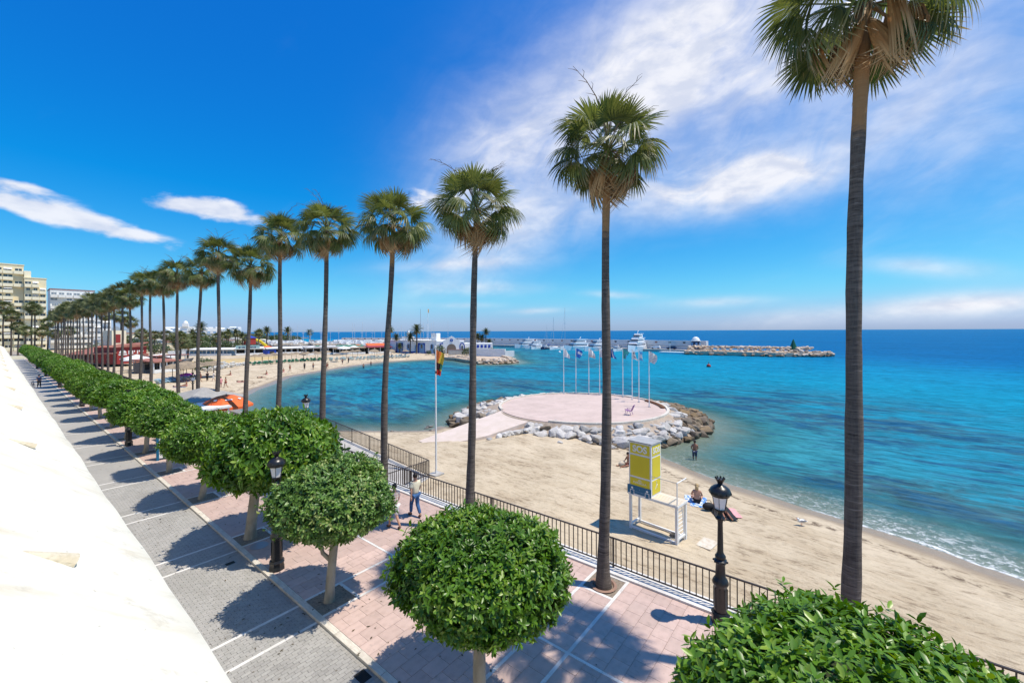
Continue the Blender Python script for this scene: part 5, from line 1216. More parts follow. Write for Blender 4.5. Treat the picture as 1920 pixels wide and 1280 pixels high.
US2=[(45.1,127.5),(46.4,125.8),(48.2,126.5),(50.4,127.2),(53.6,128.8),(54.9,127.5),(57.6,130.6),(59.2,129.4),(61,130.9),(64.6,133),(66.2,131.8),(68.6,133.2),(64,118.3),(73.5,129.8),(79,132.2),(71,127.5),(76.5,131),(82,128),(85,131),(88.5,126),(62,126),(58,126.5),(48,130.5),(52,132.5),(86,122.5),(81,123.5),(91,121)]
UL=['nearest','second nearest','third nearest','fourth nearest','fifth nearest','sixth nearest','seventh nearest','eighth nearest']
US2.sort(key=lambda p:(p[0]*cs-p[1]*sn)/(p[0]*sn+p[1]*cs))
for i,(x,y) in enumerate(US+US2):
    o=uu if i==0 else copy_tree(uu); o.location=(x,y,gz_(x,y)); o.rotation_euler=(0,0,i*.7); o.scale=(1.25,)*3 if i<8 else (1,)*3
    if i<8: o['label']='thatched parasol on the sand, %s of the cluster seen between the palm trunks'%UL[i]; o['group']='near cluster of thatched parasols'
    else: o['label']='small thatched parasol over the far loungers, %s from the left'%ORD[i-8]; o['group']='thatched parasols among the far loungers'
def lounger(name,m,label,group):
    t=thing(name,label,'sun lounger',(0,0,0),0,group)
    b=MB(); b.box(-.32,.32,-.95,.35,.28,.36); b.build('bed',MT[m],t)
    MB().box(-.32,.32,0,.75,-.03,.04,Tr(0,.35,.32,0,R(38))).build('backrest',MT[m],t)
    b=MB()
    for x in (-.28,.28):
        for y in (-.85,.30): b.box(x-.03,x+.03,y-.03,y+.03,-.1,.28)
    b.build('frame',MT[m],t); return t
lg=random.Random(8)
ROWN=['front','second','third','back']
def line_up(first,n,a,b_,rowsn,dv,ang,jit=.35,what=None):
    k=0
    for r in range(rowsn):
        for i in range(n):
            t=(i+.5)/n; x=a[0]+(b_[0]-a[0])*t+dv[0]*r+lg.uniform(-jit,jit); y=a[1]+(b_[1]-a[1])*t+dv[1]*r+lg.uniform(-jit,jit)
            o=first if k==0 else copy_tree(first); o.location=(x,y,gz_(x,y)); o.rotation_euler=(0,0,ang+lg.uniform(-.25,.25)); k+=1
            if what: o['label']='%s, %s from the left in the %s row'%(what,ORD[i],ROWN[r if r<rowsn-1 or rowsn==1 else 3])
w_=lounger('sun_lounger','white','white sun lounger in the crowded rows before the dry grass bank','white sun loungers in rows'); line_up(w_,17,(29.5,111),(42,124),4,(-1.2,3.8),R(150),.35,'white sun lounger before the dry grass bank')
g_=lounger('sun_lounger','lgreen','green sun lounger in the row before the thatched parasols','green sun loungers in rows'); line_up(g_,20,(42,121),(66,125.5),2,(.2,3.2),R(150),.35,'green sun lounger before the thatched parasols')
c_=lounger('sun_lounger','lblue','pale sun lounger on the far sand before the beach restaurants','pale sun loungers far along the bay'); line_up(c_,22,(64,122),(92,119.5),2,(.6,3.4),R(160),.35,'pale sun lounger before the far beach restaurants')
l4=lounger('sun_lounger','lblue','pale blue sun lounger stacked beside the nearest thatched parasols','pale blue sun loungers by the near parasols'); line_up(l4,6,(17.2,90.5),(20.5,93.5),2,(.5,1.6),R(120),.15,'pale blue sun lounger beside the near parasols')
def bathers(lst):
    for k,x,y,rz,lab,dz in lst: person(PP[k],lab,(x,y,gz_(x,y)+dz),R(rz))
bathers([('far_dress',23.5,80.9,20,'distant person in pale pink wrap standing on the sand beside a bather',0),('far_walk',24.0,80.3,40,'distant bather standing next to the person in pale pink',0),
 ('far_sit',30.3,98.4,60,'distant bather sitting far back on the sand, behind a palm trunk',0),('far_lie',28.5,86.7,70,'distant bather lying on a pinkish towel',.02),('far_lie',33.7,92.0,100,'distant bather lying on the open sand, nearer the water',.02),
 ('far_sit',36.6,97.0,30,'distant bather sitting on the open sand behind the lying one',0),('far_sit',41.4,100.3,10,'distant bather sitting in pink by a child',0),('far_walk',42.9,100.5,190,'distant bather walking beside the pink sitting one',0),
 ('far_dark',47.6,103.5,0,'distant person dressed in black standing on the sand',0),('far_walk',53.1,103.2,150,'distant bather walking at the water edge, in front of a trunk',0),('far_stand',49.7,103.4,20,'distant person in dark shorts strolling along the wet sand',0),
 ('far_walk',54.3,105.0,60,'distant bather stepping into the bay by the palm trunk',0),('far_stand',62,111.6,10,'distant person standing near the pale loungers',0),('far_dark',65.2,114,20,'distant dark figure standing among the pale loungers',0),
 ('far_stand',62.0,100.8,170,'distant bather standing thigh-deep in the bay, farther out',-.1),('far_stand',67.7,106.2,170,'distant bather standing in the bay closer to the sand',-.1),
 ('far_dark',24.1,90.2,20,'distant person in dark clothes under the thatched parasols',0),('far_white',24.9,89.6,80,'distant person in white under the thatched parasols',0),('far_walk',23.0,90.0,100,'distant bather standing under the near thatched parasols, leftmost',0),
 ('far_lie',18.7,84.1,70,'distant bather lying on a towel beneath the near palm trunks',.02),('far_sit',19.9,85.2,70,'distant bather sitting up beneath the near palm trunks',0),('far_dark',57,141.5,0,'dark figure standing on the bank before the white beach restaurant',0)])
towel(28.5,86.7,R(70),'pink','pinkish towel under a distant lying bather'); towel(18.7,84.1,R(70),'bluetowel','blue towel under a distant bather beneath the near palm trunks')
ip=thing('beach_parasol','low magenta parasol open on the sand left of a black lamp post','parasol',(21.7,93.2,gz_(21.7,93.2)),0)
MB().lathe([(1.5,.95),(.8,1.25),(.02,1.45)],12,cap=False).build('canvas',MT['magenta'],ip); MB().tube([(0,0,0),(0,0,1.45)],.025,6).build('pole',MT['white'],ip)

# dry grass bank behind the loungers
def hump(name,pts,h,m,kind='structure'):
    V=[];F=[]; n=len(pts); g=random.Random(3)
    for s,hh in ((0,-.5),(.25,h*.8),(.6,h),(1,-.3)):
        for (a,b_) in pts: V.append((a[0]+(b_[0]-a[0])*s,a[1]+(b_[1]-a[1])*s,-1.2+hh*g.uniform(.8,1.1)))
    for j in range(3):
        for i in range(n-1): F.append((j*n+i,j*n+i+1,(j+1)*n+i+1,(j+1)*n+i))
    me=bpy.data.meshes.new(name); me.from_pydata(V,[],F); me.materials.append(m); me.polygons.foreach_set('use_smooth',np.ones(len(F),bool)); return tag(put(name,me),kind=kind)
MT['drygrass']=mat('dry_grass_bank',(0.50,0.37,0.17),(0.42,0.33,0.19),rough=.95,ns=.8,bump=.8,bs=2)
hump('grass_bank',[((31+i*3.1,127.0+i*2.0-.25*i),(34+i*3.0,143+i*1.2)) for i in range(10)],1.1,MT['drygrass'])

# ------------------------------------------------------------------ beach restaurants
def pav(label,p0,p1,depth,h,roofm,wallm,n,name='beach_restaurant',over=1.2,rise=.25,slope=0.0,front='dark',cat='restaurant',zb=-1.0,sign=None):
    """long low building between two ground points; local x along the front, y to the back"""
    p0=Vector(p0);p1=Vector(p1); L=(p1-p0).length; rz=math.atan2(p1.y-p0.y,p1.x-p0.x)
    t=thing(name,label,cat,(p0.x,p0.y,zb),rz)
    MB().box(0,L,1.6,depth,0,h).build('wall',MT[wallm],t)
    MB().add([(-.3,-over,h+.05),(L+.3,-over,h+.05),(L+.3,depth+.3,h+rise),(-.3,depth+.3,h+rise),(-.3,-over,h+.27),(L+.3,-over,h+.27),(L+.3,depth+.3,h+rise+.25),(-.3,depth+.3,h+rise+.25)],[(0,3,2,1),(4,5,6,7),(0,1,5,4),(1,2,6,5),(2,3,7,6),(3,0,4,7)]).build('roof',MT[roofm],t)
    w=L/n
    for i in range(n):
        MB().box(i*w+.25,(i+1)*w-.25,1.54,1.62,.7,h-.35).build('window',MT[front],t)
        MB().box(i*w-.09,i*w+.09,-.8,-.62,0,h+.05).build('post',MT['white'],t)
    MB().box(0,L,-.9,-.8,0,.75).build('low_wall',MT['white'],t)
    return t
pav('long white beach restaurant with a pale blue glazed front, left of the teal sign',(43,189),(55,176.5),9,2.1,'canvas_white','white',6,front='pale_blue')
r2=pav('white beach restaurant under a teal sign board',(56,176.4),(64.5,173.6),9,2.3,'canvas_white','white',3)
MB().box(.0,7.6,-1.05,-.95,2.2,3.7).build('sign_board',MT['canvas_teal'],r2)
b=MB(); lr=random.Random(2); x=.9
while x<6.6: wd=lr.uniform(.25,.6); b.box(x,x+wd,-1.07,-1.055,2.6,3.2); x+=wd+lr.uniform(.12,.4)
b.build('sign_marks',MT['navy'],r2)
pav('longest white beach restaurant with open bays and white awning behind the parasols',(65.5,173.4),(92,165.2),10,2.1,'canvas_white','white',13)
pav('beach bar under weathered thatch with dark open front, right of the white restaurants',(80,150.5),(90,145),8,2.2,'thatch','greywood',5)
pav('beach restaurant with red awnings beside the marina building',(91,144.6),(99.5,141.8),8,2.3,'red','greywood',4)
pav('beach restaurant with a green awning among darker roofs',(86,158),(95,154),8,2.5,'canvas_green','greywood',4)
pav('beach restaurant with terracotta canvas roof near the boat yard',(97,154),(107,149.2),8,2.5,'orange','greywood',4,rise=.8)
pav('wide grey-roofed beach restaurant behind the parasol rows',(72,155.5),(84,151.5),8,2.4,'canvas','greywood',5)
def sun_canopy(label,x,y,m,w=4,group=None,zb=-1.0):
    t=thing('canopy',label,'canopy',(x,y,zb),random.uniform(0,1),group); pyramid('canopy_cloth',w,w,2.3,3.2,MT[m],t)
    for sx_ in (-1,1):
        for sy_ in (-1,1): MB().box(sx_*w*.45-.05,sx_*w*.45+.05,sy_*w*.45-.05,sy_*w*.45+.05,0,2.3).build('pole',MT['steel'],t)
for i,(x,y,m,w) in enumerate([(96,160,'orange',6),(103,158,'orange',6),(83,148.5,'canvas_white',4.5),(88,150,'canvas_white',4),(76,160,'canvas_white',5),(80,163,'canvas_green',5),(68.5,181,'orange',4),(109,166,'canvas_white',5)]):
    sun_canopy(['peaked orange canopy by the boat yard, the nearer of two','peaked orange canopy by the boat yard, the farther of two','white peaked canopy beside the thatched bar','white peaked canopy between thatch and red awnings','white peaked canopy behind the grey-roofed restaurant','green peaked canopy behind the grey-roofed restaurant','small orange canopy above the white restaurant roof','white peaked canopy among the laid-up boats'][i],x,y,m,w)
bk_=thing('blue_kiosk','bright blue kiosk at the end of the teal-signed restaurant','kiosk',(62.5,163,-1.1),.3)
MB().box(-1.7,1.7,-1.2,1.2,0,2.3).build('wall',MT['blue'],bk_); MB().box(-1.9,1.9,-1.4,1.4,2.3,2.45).build('roof',MT['navy'],bk_); MB().box(-.9,.9,-1.23,-1.201,.9,1.8).build('hatch',MT['dark'],bk_)

# red restaurant next to the palm row, with its terraces
rr=thing('red_restaurant','red restaurant with tiled roof and white emblems behind the palm trunks','restaurant',(19.3,142.5,-.3),math.atan2(1.5,3.8)); 
MB().box(0,6.5,.2,9,0,4.2).build('wall',MT['red'],rr)
tl=MB(); e=Vector((12.2-19.3,160.9-142.5,0)); 
rr2=thing('tiled_hall','low hall with a sloping red tiled roof joining the red restaurant','building',(19.2,142.7,-.3),math.atan2(18.4,-7.1))
MB().box(0,19.7,-7,-.3,0,2.4).build('wall',MT['brickred'],rr2)
MB().add([(0,.9,2.5),(20.2,.9,1.9),(20.2,-7,4.0),(0,-7,5.2),(0,.9,2.75),(20.2,.9,2.15),(20.2,-7,4.25),(0,-7,5.45)],[(0,3,2,1),(4,5,6,7),(0,1,5,4),(1,2,6,5),(2,3,7,6),(3,0,4,7)]).build('roof',MT['brickred'],rr2)
for i in range(5): MB().box(1.5+3.7*i,3.6+3.7*i,-.31,-.27,.9,2.1).build('window',MT['dark'],rr2)
MB().add([(-.4,-.2,4.2),(3.2,-.2,5.0),(6.9,-.2,4.2),(-.4,9,4.2),(3.2,9,5.0),(6.9,9,4.2)],[(0,1,4,3),(1,2,5,4),(0,3,5,2),(0,2,1),(3,4,5)]).build('roof',MT['brickred'],rr)
for i in range(3):
    q=MB(); cx_=1.2+1.9*i
    if i==0: q.add([(cx_+.8*math.cos(PI*a/8),.17,2.7+.8*math.sin(PI*a/8)) for a in range(9)],[tuple(range(8,-1,-1))]); q.box(cx_-.9,cx_+.9,.16,.19,2.2,2.5)
    else:
        for k in range(4): q.box(cx_-.7+.4*k,cx_-.45+.4*k,.16,.19,2.4+.5*(k%2),3.3)
    q.build('emblem',MT['white'],rr)
MB().box(5.0,6.0,.15,.19,.2,2.0).build('doorway',MT['dark'],rr)
tw=thing('roof_tank_house','pale block with a red panel rising behind the red restaurant roof','building',(19.8,150,0),.4); MB().box(-1.6,1.6,-1.6,1.6,0,8.2).build('wall',MT['cream_light'],tw); MB().box(-1.0,.3,-1.66,-1.61,5.0,7.2).build('panel',MT['red'],tw)
for i,(x,y,m) in enumerate([(19.8,120.5,'canvas_white'),(23,123,'canvas_white'),(20.4,127,'canvas_white'),(25.3,128.5,'canvas_white')]):
    sun_canopy(['white peaked canopy of the red restaurant terrace, nearest the palm row','white peaked canopy of the terrace, beside the terracotta awning','white peaked canopy of the terrace, against the red wall','white peaked canopy of the terrace, right-hand end'][i],x,y,m,4.2,zb=-.6)
pav('terrace bar with a terracotta awning and dark open front before the red restaurant',(20.5,114),(25.5,117.2),4,2.2,'brickred','greywood',4,zb=-1.0,rise=.5)
bb=thing('boat_bar','beach bar shaped like a grey boat hull under a red awning','beach bar',(25.6,123,-1.05),R(30))
hull=[(-4.5,-1.2),(1.5,-1.4),(4.6,0),(1.5,1.4),(-4.5,1.2)]; top=[(-4.9,-1.6),(2,-1.9),(6.2,0),(2,1.9),(-4.9,1.6)]; n=5
MB().add([(x,y,0) for x,y in hull]+[(x,y,1.9+(.5 if i==2 else 0)) for i,(x,y) in enumerate(top)],[tuple(range(4,-1,-1)),tuple(range(5,10))]+[(i,(i+1)%5,5+(i+1)%5,5+i) for i in range(5)]).build('hull',MT['greywood'],bb)
MB().box(-4.6,3.2,-2.0,2.0,3.3,3.45).build('awning',MT['brickred'],bb)
for x in (-4.2,-1,2.6):
    for y in (-1.3,1.3): MB().box(x-.06,x+.06,y-.06,y+.06,1.9,3.3).build('post',MT['white'],bb)
for i,(x,y,s) in enumerate([(28.5,104,1.2),(27,108,1.0),(29.3,111,.9)]): pass
lit=MB(); lr2=random.Random(3)                  # small fallen leaves blown over the paving
for _ in range(420):
    k=lr2.choice([0,0,1,1,2,3,4,5,6]); y=5.62+5.78*k+lr2.gauss(0,2.0); x=5.9+lr2.gauss(-1.2,1.7)
    if not 1.2<x<11.5: continue
    zz=.006 if x>5.3 else -.058
    a=lr2.uniform(0,6.28); l=lr2.uniform(.025,.055); w2=l*.45; c,s=math.cos(a),math.sin(a)
    lit.add([(x-l*c,y-l*s,zz+.002),(x+w2*s,y-w2*c,zz+.006),(x+l*c,y+l*s,zz+.003),(x-w2*s,y+w2*c,zz+.008)],[(0,1,2,3)])
tag(lit.build('leaf_litter',mat('fallen_leaf',(0.12,0.085,0.04),(0.06,0.05,0.03),rough=.8,ns=3)),kind='stuff')
wall_=thing('terrace_wall','long white low wall at the back of the beach restaurants','wall',(41,200,-1.1),math.atan2(-.6,1)); MB().box(0,70,0,.4,0,1.7).build('wall_panel',MT['white'],wall_)

# ------------------------------------------------------------------ marina building
D0=Vector((102.0,148.5,0)); D1=Vector((107.3,123.4,0)); D2=Vector((115.0,116.0,0))
ux=(D1-D0); L1=ux.length; rz1=math.atan2(ux.y,ux.x)
mb_=thing('marina_building','white marina building with blue arched doors and a gabled entrance by the bay','building',(D0.x,D0.y,-1.1),rz1)
HB=5.0
MB().box(0,L1,0,14,0,HB).build('wall',MT['marina_white'],mb_); MB().box(-.1,L1,-.1,14,HB,HB+.25).build('parapet',MT['marina_white'],mb_)
MB().box(0.05,L1-.05,-.06,-.01,0,.7).build('plinth',MT['blue'],mb_)
def arch(cx,w,h,y,z=0,n=10): return [(cx-w/2,y,z),(cx+w/2,y,z)]+[(cx+w/2*math.cos(PI*i/n),y,z+h-w/2+w/2*math.sin(PI*i/n)) for i in range(n+1)]
def archp(par,name,cx,w,h,y,m,z=0,rot=None):
    a=arch(cx,w,h,y,z); k=len(a); q=[(x,y-.06,z_) for x,_,z_ in a]
    return MB().add(a+q,[tuple(range(k,2*k))]+[(i,(i+1)%k,k+(i+1)%k,k+i) for i in range(k)]).build(name,m,par)
for fx,kind in ((.05,'w'),(.26,'d'),(.44,'p'),(.60,'d2'),(.70,'d'),(.90,'p')):
    cx_=fx*L1+.4
    if kind=='d': MB().box(cx_-1.75,cx_+1.75,-.09,-.005,0,4.1).build('door_surround',MT['blue'],mb_); d=archp(mb_,'door',cx_+.2,2.6,3.9,-.10,MT['pale_blue']); archp(mb_,'door_light',cx_+.2,.8,1.6,-.17,MT['glass'],2.0)
    elif kind=='p': archp(mb_,'door',cx_,1.7,3.8,-.02,MT['pale_blue']); archp(mb_,'door_light',cx_,.7,1.7,-.09,MT['glass'],1.9)
    elif kind=='w': archp(mb_,'window',cx_,1.3,2.4,-.02,MT['pale_blue'],1.3); archp(mb_,'pane',cx_,.9,1.8,-.09,MT['glass'],1.5)
    else: archp(mb_,'door',cx_,1.6,3.4,-.02,MT['pale_blue'])
ux2=(D2-D1); L2=ux2.length; rz2=math.atan2(ux2.y,ux2.x)
ft=thing('marina_entrance','gabled white entrance front with round blue window and brown archway','building',(D1.x,D1.y,-.9),rz2)
MB().box(0,L2,.02,10,0,4.7).build('wall',MT['marina_white'],ft)
gx_=L2*.56
MB().add([(gx_-3.4,-.12,0),(gx_+3.0,-.12,0),(gx_+3.0,-.12,5.0),(gx_+1.6,-.12,5.4),(gx_+.9,-.12,6.1),(gx_-.2,-.12,6.7),(gx_-1.3,-.12,6.1),(gx_-2.0,-.12,5.4),(gx_-3.4,-.12,5.0)]+[(gx_-3.4,.5,0),(gx_+3.0,.5,0),(gx_+3.0,.5,5.0),(gx_+1.6,.5,5.4),(gx_+.9,.5,6.1),(gx_-.2,.5,6.7),(gx_-1.3,.5,6.1),(gx_-2.0,.5,5.4),(gx_-3.4,.5,5.0)],[tuple(range(9)),tuple(range(17,8,-1))]+[(i,9+i,9+(i+1)%9,(i+1)%9) for i in range(9)]).build('gable',MT['marina_white'],ft)
archp(ft,'archway',gx_-.2,3.6,3.6,-.14,mat('archway_brown',(.22,.17,.13),rough=.8)); q=MB().lathe([(.62,0),(.62,.08)],16,T=Tr(gx_-.2,-.14,5.0,0,R(90))); q.build('round_window',MT['blue'],ft); MB().lathe([(.3,0),(.3,.1)],12,T=Tr(gx_-.2,-.145,5.0,0,R(90))).build('pane',MT['pale_blue'],ft)
for cx_ in (L2*.20,L2*.93): archp(ft,'window_surround',cx_,2.0,3.7,-.0 if cx_<5 else -.13,MT['blue'],.3); archp(ft,'window',cx_,1.2,2.7,-.07 if cx_<5 else -.20,MT['white'],.9); archp(ft,'pane',cx_,.6,1.7,-.14 if cx_<5 else -.27,MT['glass'],1.2)
wg=thing('marina_wing','low white wing with small blue windows right of the marina entrance','building',(D2.x+.3,D2.y-.2,-.9),rz2); MB().box(0.05,11,1.0,8,0,3.7).build('wall',MT['marina_white'],wg)
for i in range(5): MB().box(3.2+1.5*i,4.1+1.5*i,.93,.99,1.9,3.1).build('window',MT['blue'],wg)
MB().box(.1,11,.94,.99,.5,.7).build('band',MT['blue'],wg)
for nm,lab,x,y,sx_,sy_,z_,h in (('roof_block','white block with flat top on the marina building roof',110.5,127.5,2.6,2.6,3.9,3.0),('roof_block','small white pitched block with a chimney on the marina building roof, left end',108.5,142.5,4,3,3.9,1.6)):
    t=thing(nm,lab,'roof block',(x,y,z_),rz1); MB().box(-sx_/2,sx_/2,-sy_/2,sy_/2,0,h).build('wall',MT['white'],t)
    if h<2: MB().box(-.4,.4,-.3,.3,h,h+2.6).build('chimney',MT['white'],t)
for lab,x,y,h,m,fl in (('tall grey pole beside the date palm at the marina building',111.3,137.9,18,'steel',0),('white flagpole with a red and yellow flag over the marina building',113.3,135.6,18.2,'white',1)):
    t=thing('flagpole' if fl else 'mast_pole',lab,'flagpole' if fl else 'pole',(x,y,-1)); MB().tube([(0,0,0),(0,0,h)],[.11,.06],8).build('pole',MT[m],t)
    if fl: flag_obj('flag',t,5,1.0,1.6,[R_,Y_],lambda u,v:1 if .25<u<.7 else 0,(.06,0,h-.1),0,.3,.2)
# rocky arm and white sea wall right of the building
arm=[(97.5,108),(97,101),(93,92),(89.9,84.8),(92.2,80.6),(97,78),(100.8,78.5),(105.5,83),(111,90)]
core_=tag(MB().prism([(96.5,109),(96,101),(92,92),(90.8,85),(92.6,81.4),(97,79.2),(100,79.5),(105,84.5),(112,92),(119,99),(112,112)],-2.6,-1.25).build('rock_arm',MT['rock_warm']),kind='structure')
for i in range(len(arm)-1):
    a=Vector(arm[i]);c=Vector(arm[i+1]); n=max(2,int((c-a).length/1.05))
    for k in range(n):
        for off,z in ((0,-1.95),(1.2,-1.35),(2.5,-1.05)):
            p=a.lerp(c,(k+rk.random())/n); d=(Vector((102,93))-p).normalized(); p=p+d*(off+rk.uniform(-.3,.3)); put_rock(core_,'rock_warm' if off else ('rock_brown' if rk.random()<.6 else 'rock_warm'),p.x,p.y,z,rk.uniform(.6,1.05))
sw=thing('sea_wall','curved white wall on top of the rocky arm below the marina','wall',(0,0,0))
pts=[(108.5,106.5),(108.2,101),(109,95.5),(110.5,91.5),(113.5,90)]
for i,(a,c) in enumerate(zip(pts[:-1],pts[1:])):
    a=Vector(a);c=Vector(c); L=(c-a).length; h0=2.2 if i<3 else 1.5
    MB().box(0,L+.12,-.35,.35,-1.3,h0-.8).build('wall_panel',MT['white'],sw,loc=(a.x,a.y,0),rot=(0,0,math.atan2(c.y-a.y,c.x-a.x)))
tw2=thing('garden_wall','pale retaining wall with red coping under the marina entrance','wall',(107.2,116.5,-1.2),rz2); MB().box(0,15,-2.2,-1.8,0,1.9).build('wall_panel',MT['concrete'],tw2); MB().box(-.05,15.05,-2.25,-1.75,1.9,2.05).build('coping',MT['brickred'],tw2)
def bush_mesh(seed,n=700,L=.26):
    cr=Crown(seed,1.0,1.0,.75,.12); return crown_mesh(cr,n//4,4,L,.45,MT['bush'],cr.g,-.6,.35)
BUSH=[bush_mesh(s) for s in (71,72)]
for i,(x,y,s,lab) in enumerate([(104.4,118.4,1.9,'green shrub before the marina entrance window'),(108.4,108,1.5,'round shrub before the white wing of the marina'),(112.5,99.5,1.4,'dark shrub against the curved white sea wall'),(101.8,121.5,.9,'low shrub at the corner of the marina building'),(29.8,114.5,1.5,'grey-green shrub beside the boat shaped bar'),(33,122,1.2,'low shrub on the dry grass bank')]):
    t=thing('shrub',lab,'shrub',(x,y,gz_(x,y) if i>3 else -1.1)); put('foliage',BUSH[i%2],t,(0,0,s*.75),(0,0,i),s,kind='stuff'); MB().tube([(0,0,-.2),(0,0,s*.7)],.08,5).build('stem',MT['wood'],t)
for i,(x,y) in enumerate([(100.4,146.8),(101.2,143.5)]):
    t=thing('concrete_block',['pale concrete block at the left corner of the marina building, the larger','pale concrete block on the sand beside the marina building, the smaller'][i],'block',(x,y,-1.2),.4*i); MB().box(-1.1,1.1,-.8,.8,0,1.5-.4*i).build('block',MT['concrete'],t)
for i,(x,y) in enumerate([(101.4,138),(101.9,134.8),(102.5,131.5),(103.3,128.5),(103.9,125.5),(104.5,122.5),(102.4,128.9),(101.0,135.9),(100.9,131.2),(103.4,121.2),(104.6,117.5),(104.0,114.0),(102.5,116)]): put_rock(core_,'rock_warm',x,y,-1.15,rk.uniform(.5,.85))

# ------------------------------------------------------------------ harbour wall, quay, breakwater, booth, beacon
WL=[(192.5,45.7),(195.5,72),(198.3,101),(201.5,140),(204,181),(195,235),(171,309)]
hw=thing('harbour_wall','long pale harbour wall along the horizon behind the moored boats','wall',(0,0,0))
for a,c in zip(WL[:-1],WL[1:]):
    a=Vector(a);c=Vector(c); L=(c-a).length; rz=math.atan2(c.y-a.y,c.x-a.x)
    MB().box(0,L,-1.2,0,-2.6,2.95).build('wall_panel',MT['harbour_wall'],hw,loc=(a.x,a.y,0),rot=(0,0,rz)); MB().box(0,L,0.0,.12,.45,.6).build('ledge',MT['concrete'],hw,loc=(a.x,a.y,0),rot=(0,0,rz))
    n=int(L/6)
    for i in range(n):
        p=a.lerp(c,(i+.5)/n); MB().box(-.55,.55,.01,.10,1.75,2.35).build('port',MT['brickred'] if i%3==0 else MT['dark'],hw,loc=(p.x,p.y,0),rot=(0,0,rz))
MB().box(-.3,.9,-6.2,0,-2.6,2.95).build('wall_end',MT['white'],hw,loc=(192.5,45.7,0),rot=(0,0,math.atan2(26.3,3.0)+PI/2))
qb=MB(); off=6.2
for a,c in zip(WL[:-2],WL[1:-1]):
    a=Vector(a);c=Vector(c); d=(c-a).normalized(); nn=Vector((-d.y,d.x)); qb.prism([(a.x,a.y),(c.x,c.y),(c.x+nn.x*off,c.y+nn.y*off),(a.x+nn.x*off,a.y+nn.y*off)],-2.8,-1.0)
qy=tag(qb.build('quay',MT['concrete']),kind='structure')
pr=thing('landing_pier','white landing pier block between quay and outer rocks','pier',(178,53,-2.4),R(85)); MB().box(-6,8,-2,2,0,1.0).build('deck',MT['white'],pr); MB().tube([(4,0,1),(4,0,6)],.1,6).build('post',MT['white'],pr)
bw=tag(MB().prism([(174,50),(175.5,34),(177,19),(186,6),(191,3),(195,6),(194,20),(192,40),(193,47),(184,52)],-2.8,-.7).build('breakwater',MT['rock_warm']),kind='structure')
def bsamp(g):
    t=g.random(); y=50-47.5*t; xn=np.interp(y,[2.5,6,19,34,50],[190,184.5,175.8,174.3,172.8]); w=np.interp(y,[2.5,8,20,50],[3,9,17,18]); s=g.random()
    x=xn+w*s; z=-2.0+2.9*min(1,s*2.4)*(1 if y>9 else .5)-(max(0,s-.7)*2); return (x,y,z,g.uniform(.7,1.25))
for x,y,z,s in scatter(250,bsamp,.50,6): put_rock(bw,'rock_warm' if z>-1.7 else 'rock_brown',x,y,z,s)
bo=thing('harbour_booth','round dark blue booth with a white dome at the end of the harbour wall','booth',(189.6,49.6,-.7)); MB().lathe([(1.75,0),(1.75,3.6)],12).build('wall',MT['navy'],bo); MB().lathe([(1.95,3.6),(1.95,3.85),(1.6,4.0),(1.5,4.5),(1.05,5.1),(.4,5.45),(.02,5.5)],16).build('dome',MT['white'],bo,smooth=True)
for k in range(6): a=PI/3*k+.4; MB().box(-.4,.4,-.05,.05,.5,3.0).build('window',MT['pale_blue'],bo,loc=(1.74*math.cos(a),1.74*math.sin(a),0),rot=(0,0,a+PI/2))
be=thing('beacon','green cone beacon standing on the outer breakwater','beacon',(185,14.2,.3)); MB().lathe([(1.3,0),(1.3,.3),(.35,3.2),(.05,3.9)],10).build('cone',MT['greenpaint'],be); MB().box(-1.6,1.6,-1.6,1.6,-.8,0).build('plinth',MT['concrete'],be)
for x,y,lab in ((119,27.9,'small red buoy floating on the open water'),(158,99,'white round buoy floating in front of the yachts')):
    t=thing('buoy',lab,'buoy',(x,y,-2.3)); MB().ell((0,0,.3),(.55,.55,.6),10,8).build('float',MT['red'] if 'red' in lab else MT['white'],t,smooth=True); MB().tube([(0,0,.8),(0,0,1.4)],.08,6).build('handle',MT['red'] if 'red' in lab else MT['white'],t)
def car(label,x,y,z,rz,m):
    t=thing('parked_car',label,'car',(x,y,z),rz); b=MB(); b.add([(-2.1,-.85,.35),(2.1,-.85,.35),(2.1,.85,.35),(-2.1,.85,.35),(-2.1,-.85,.9),(2.1,-.85,.85),(2.1,.85,.85),(-2.1,.85,.9),(-1.7,-.72,1.42),(.6,-.72,1.45),(.6,.72,1.45),(-1.7,.72,1.42),(1.3,-.8,.92),(1.3,.8,.92)],[(0,3,2,1),(0,1,5,12,4),(4,12,9,8),(2,3,7,13,6),(7,11,10,13),(1,2,6,5),(5,6,13,12),(12,13,10,9),(8,9,10,11),(4,8,11,7),(3,0,4,7)]); b.build('body',MT[m],t)
    for x_ in (-1.3,1.3):
        for y_ in (-.82,.82): MB().lathe([(.33,-.09),(.33,.09)],10,T=Tr(x_,y_,.33,0,R(90))).build('wheel',MT['black'],t)
    for s in (-1,1): MB().box(-1.3,.4,s*.745-.01,s*.745+.01,1.0,1.35).build('side_window',MT['glass'],t)
car('dark car parked on the quay below the harbour wall',191.5,60.5,-1.0,R(95),'navy'); car('white car parked on the quay left of the dark one',192.4,68,-1.0,R(95),'white_gloss')

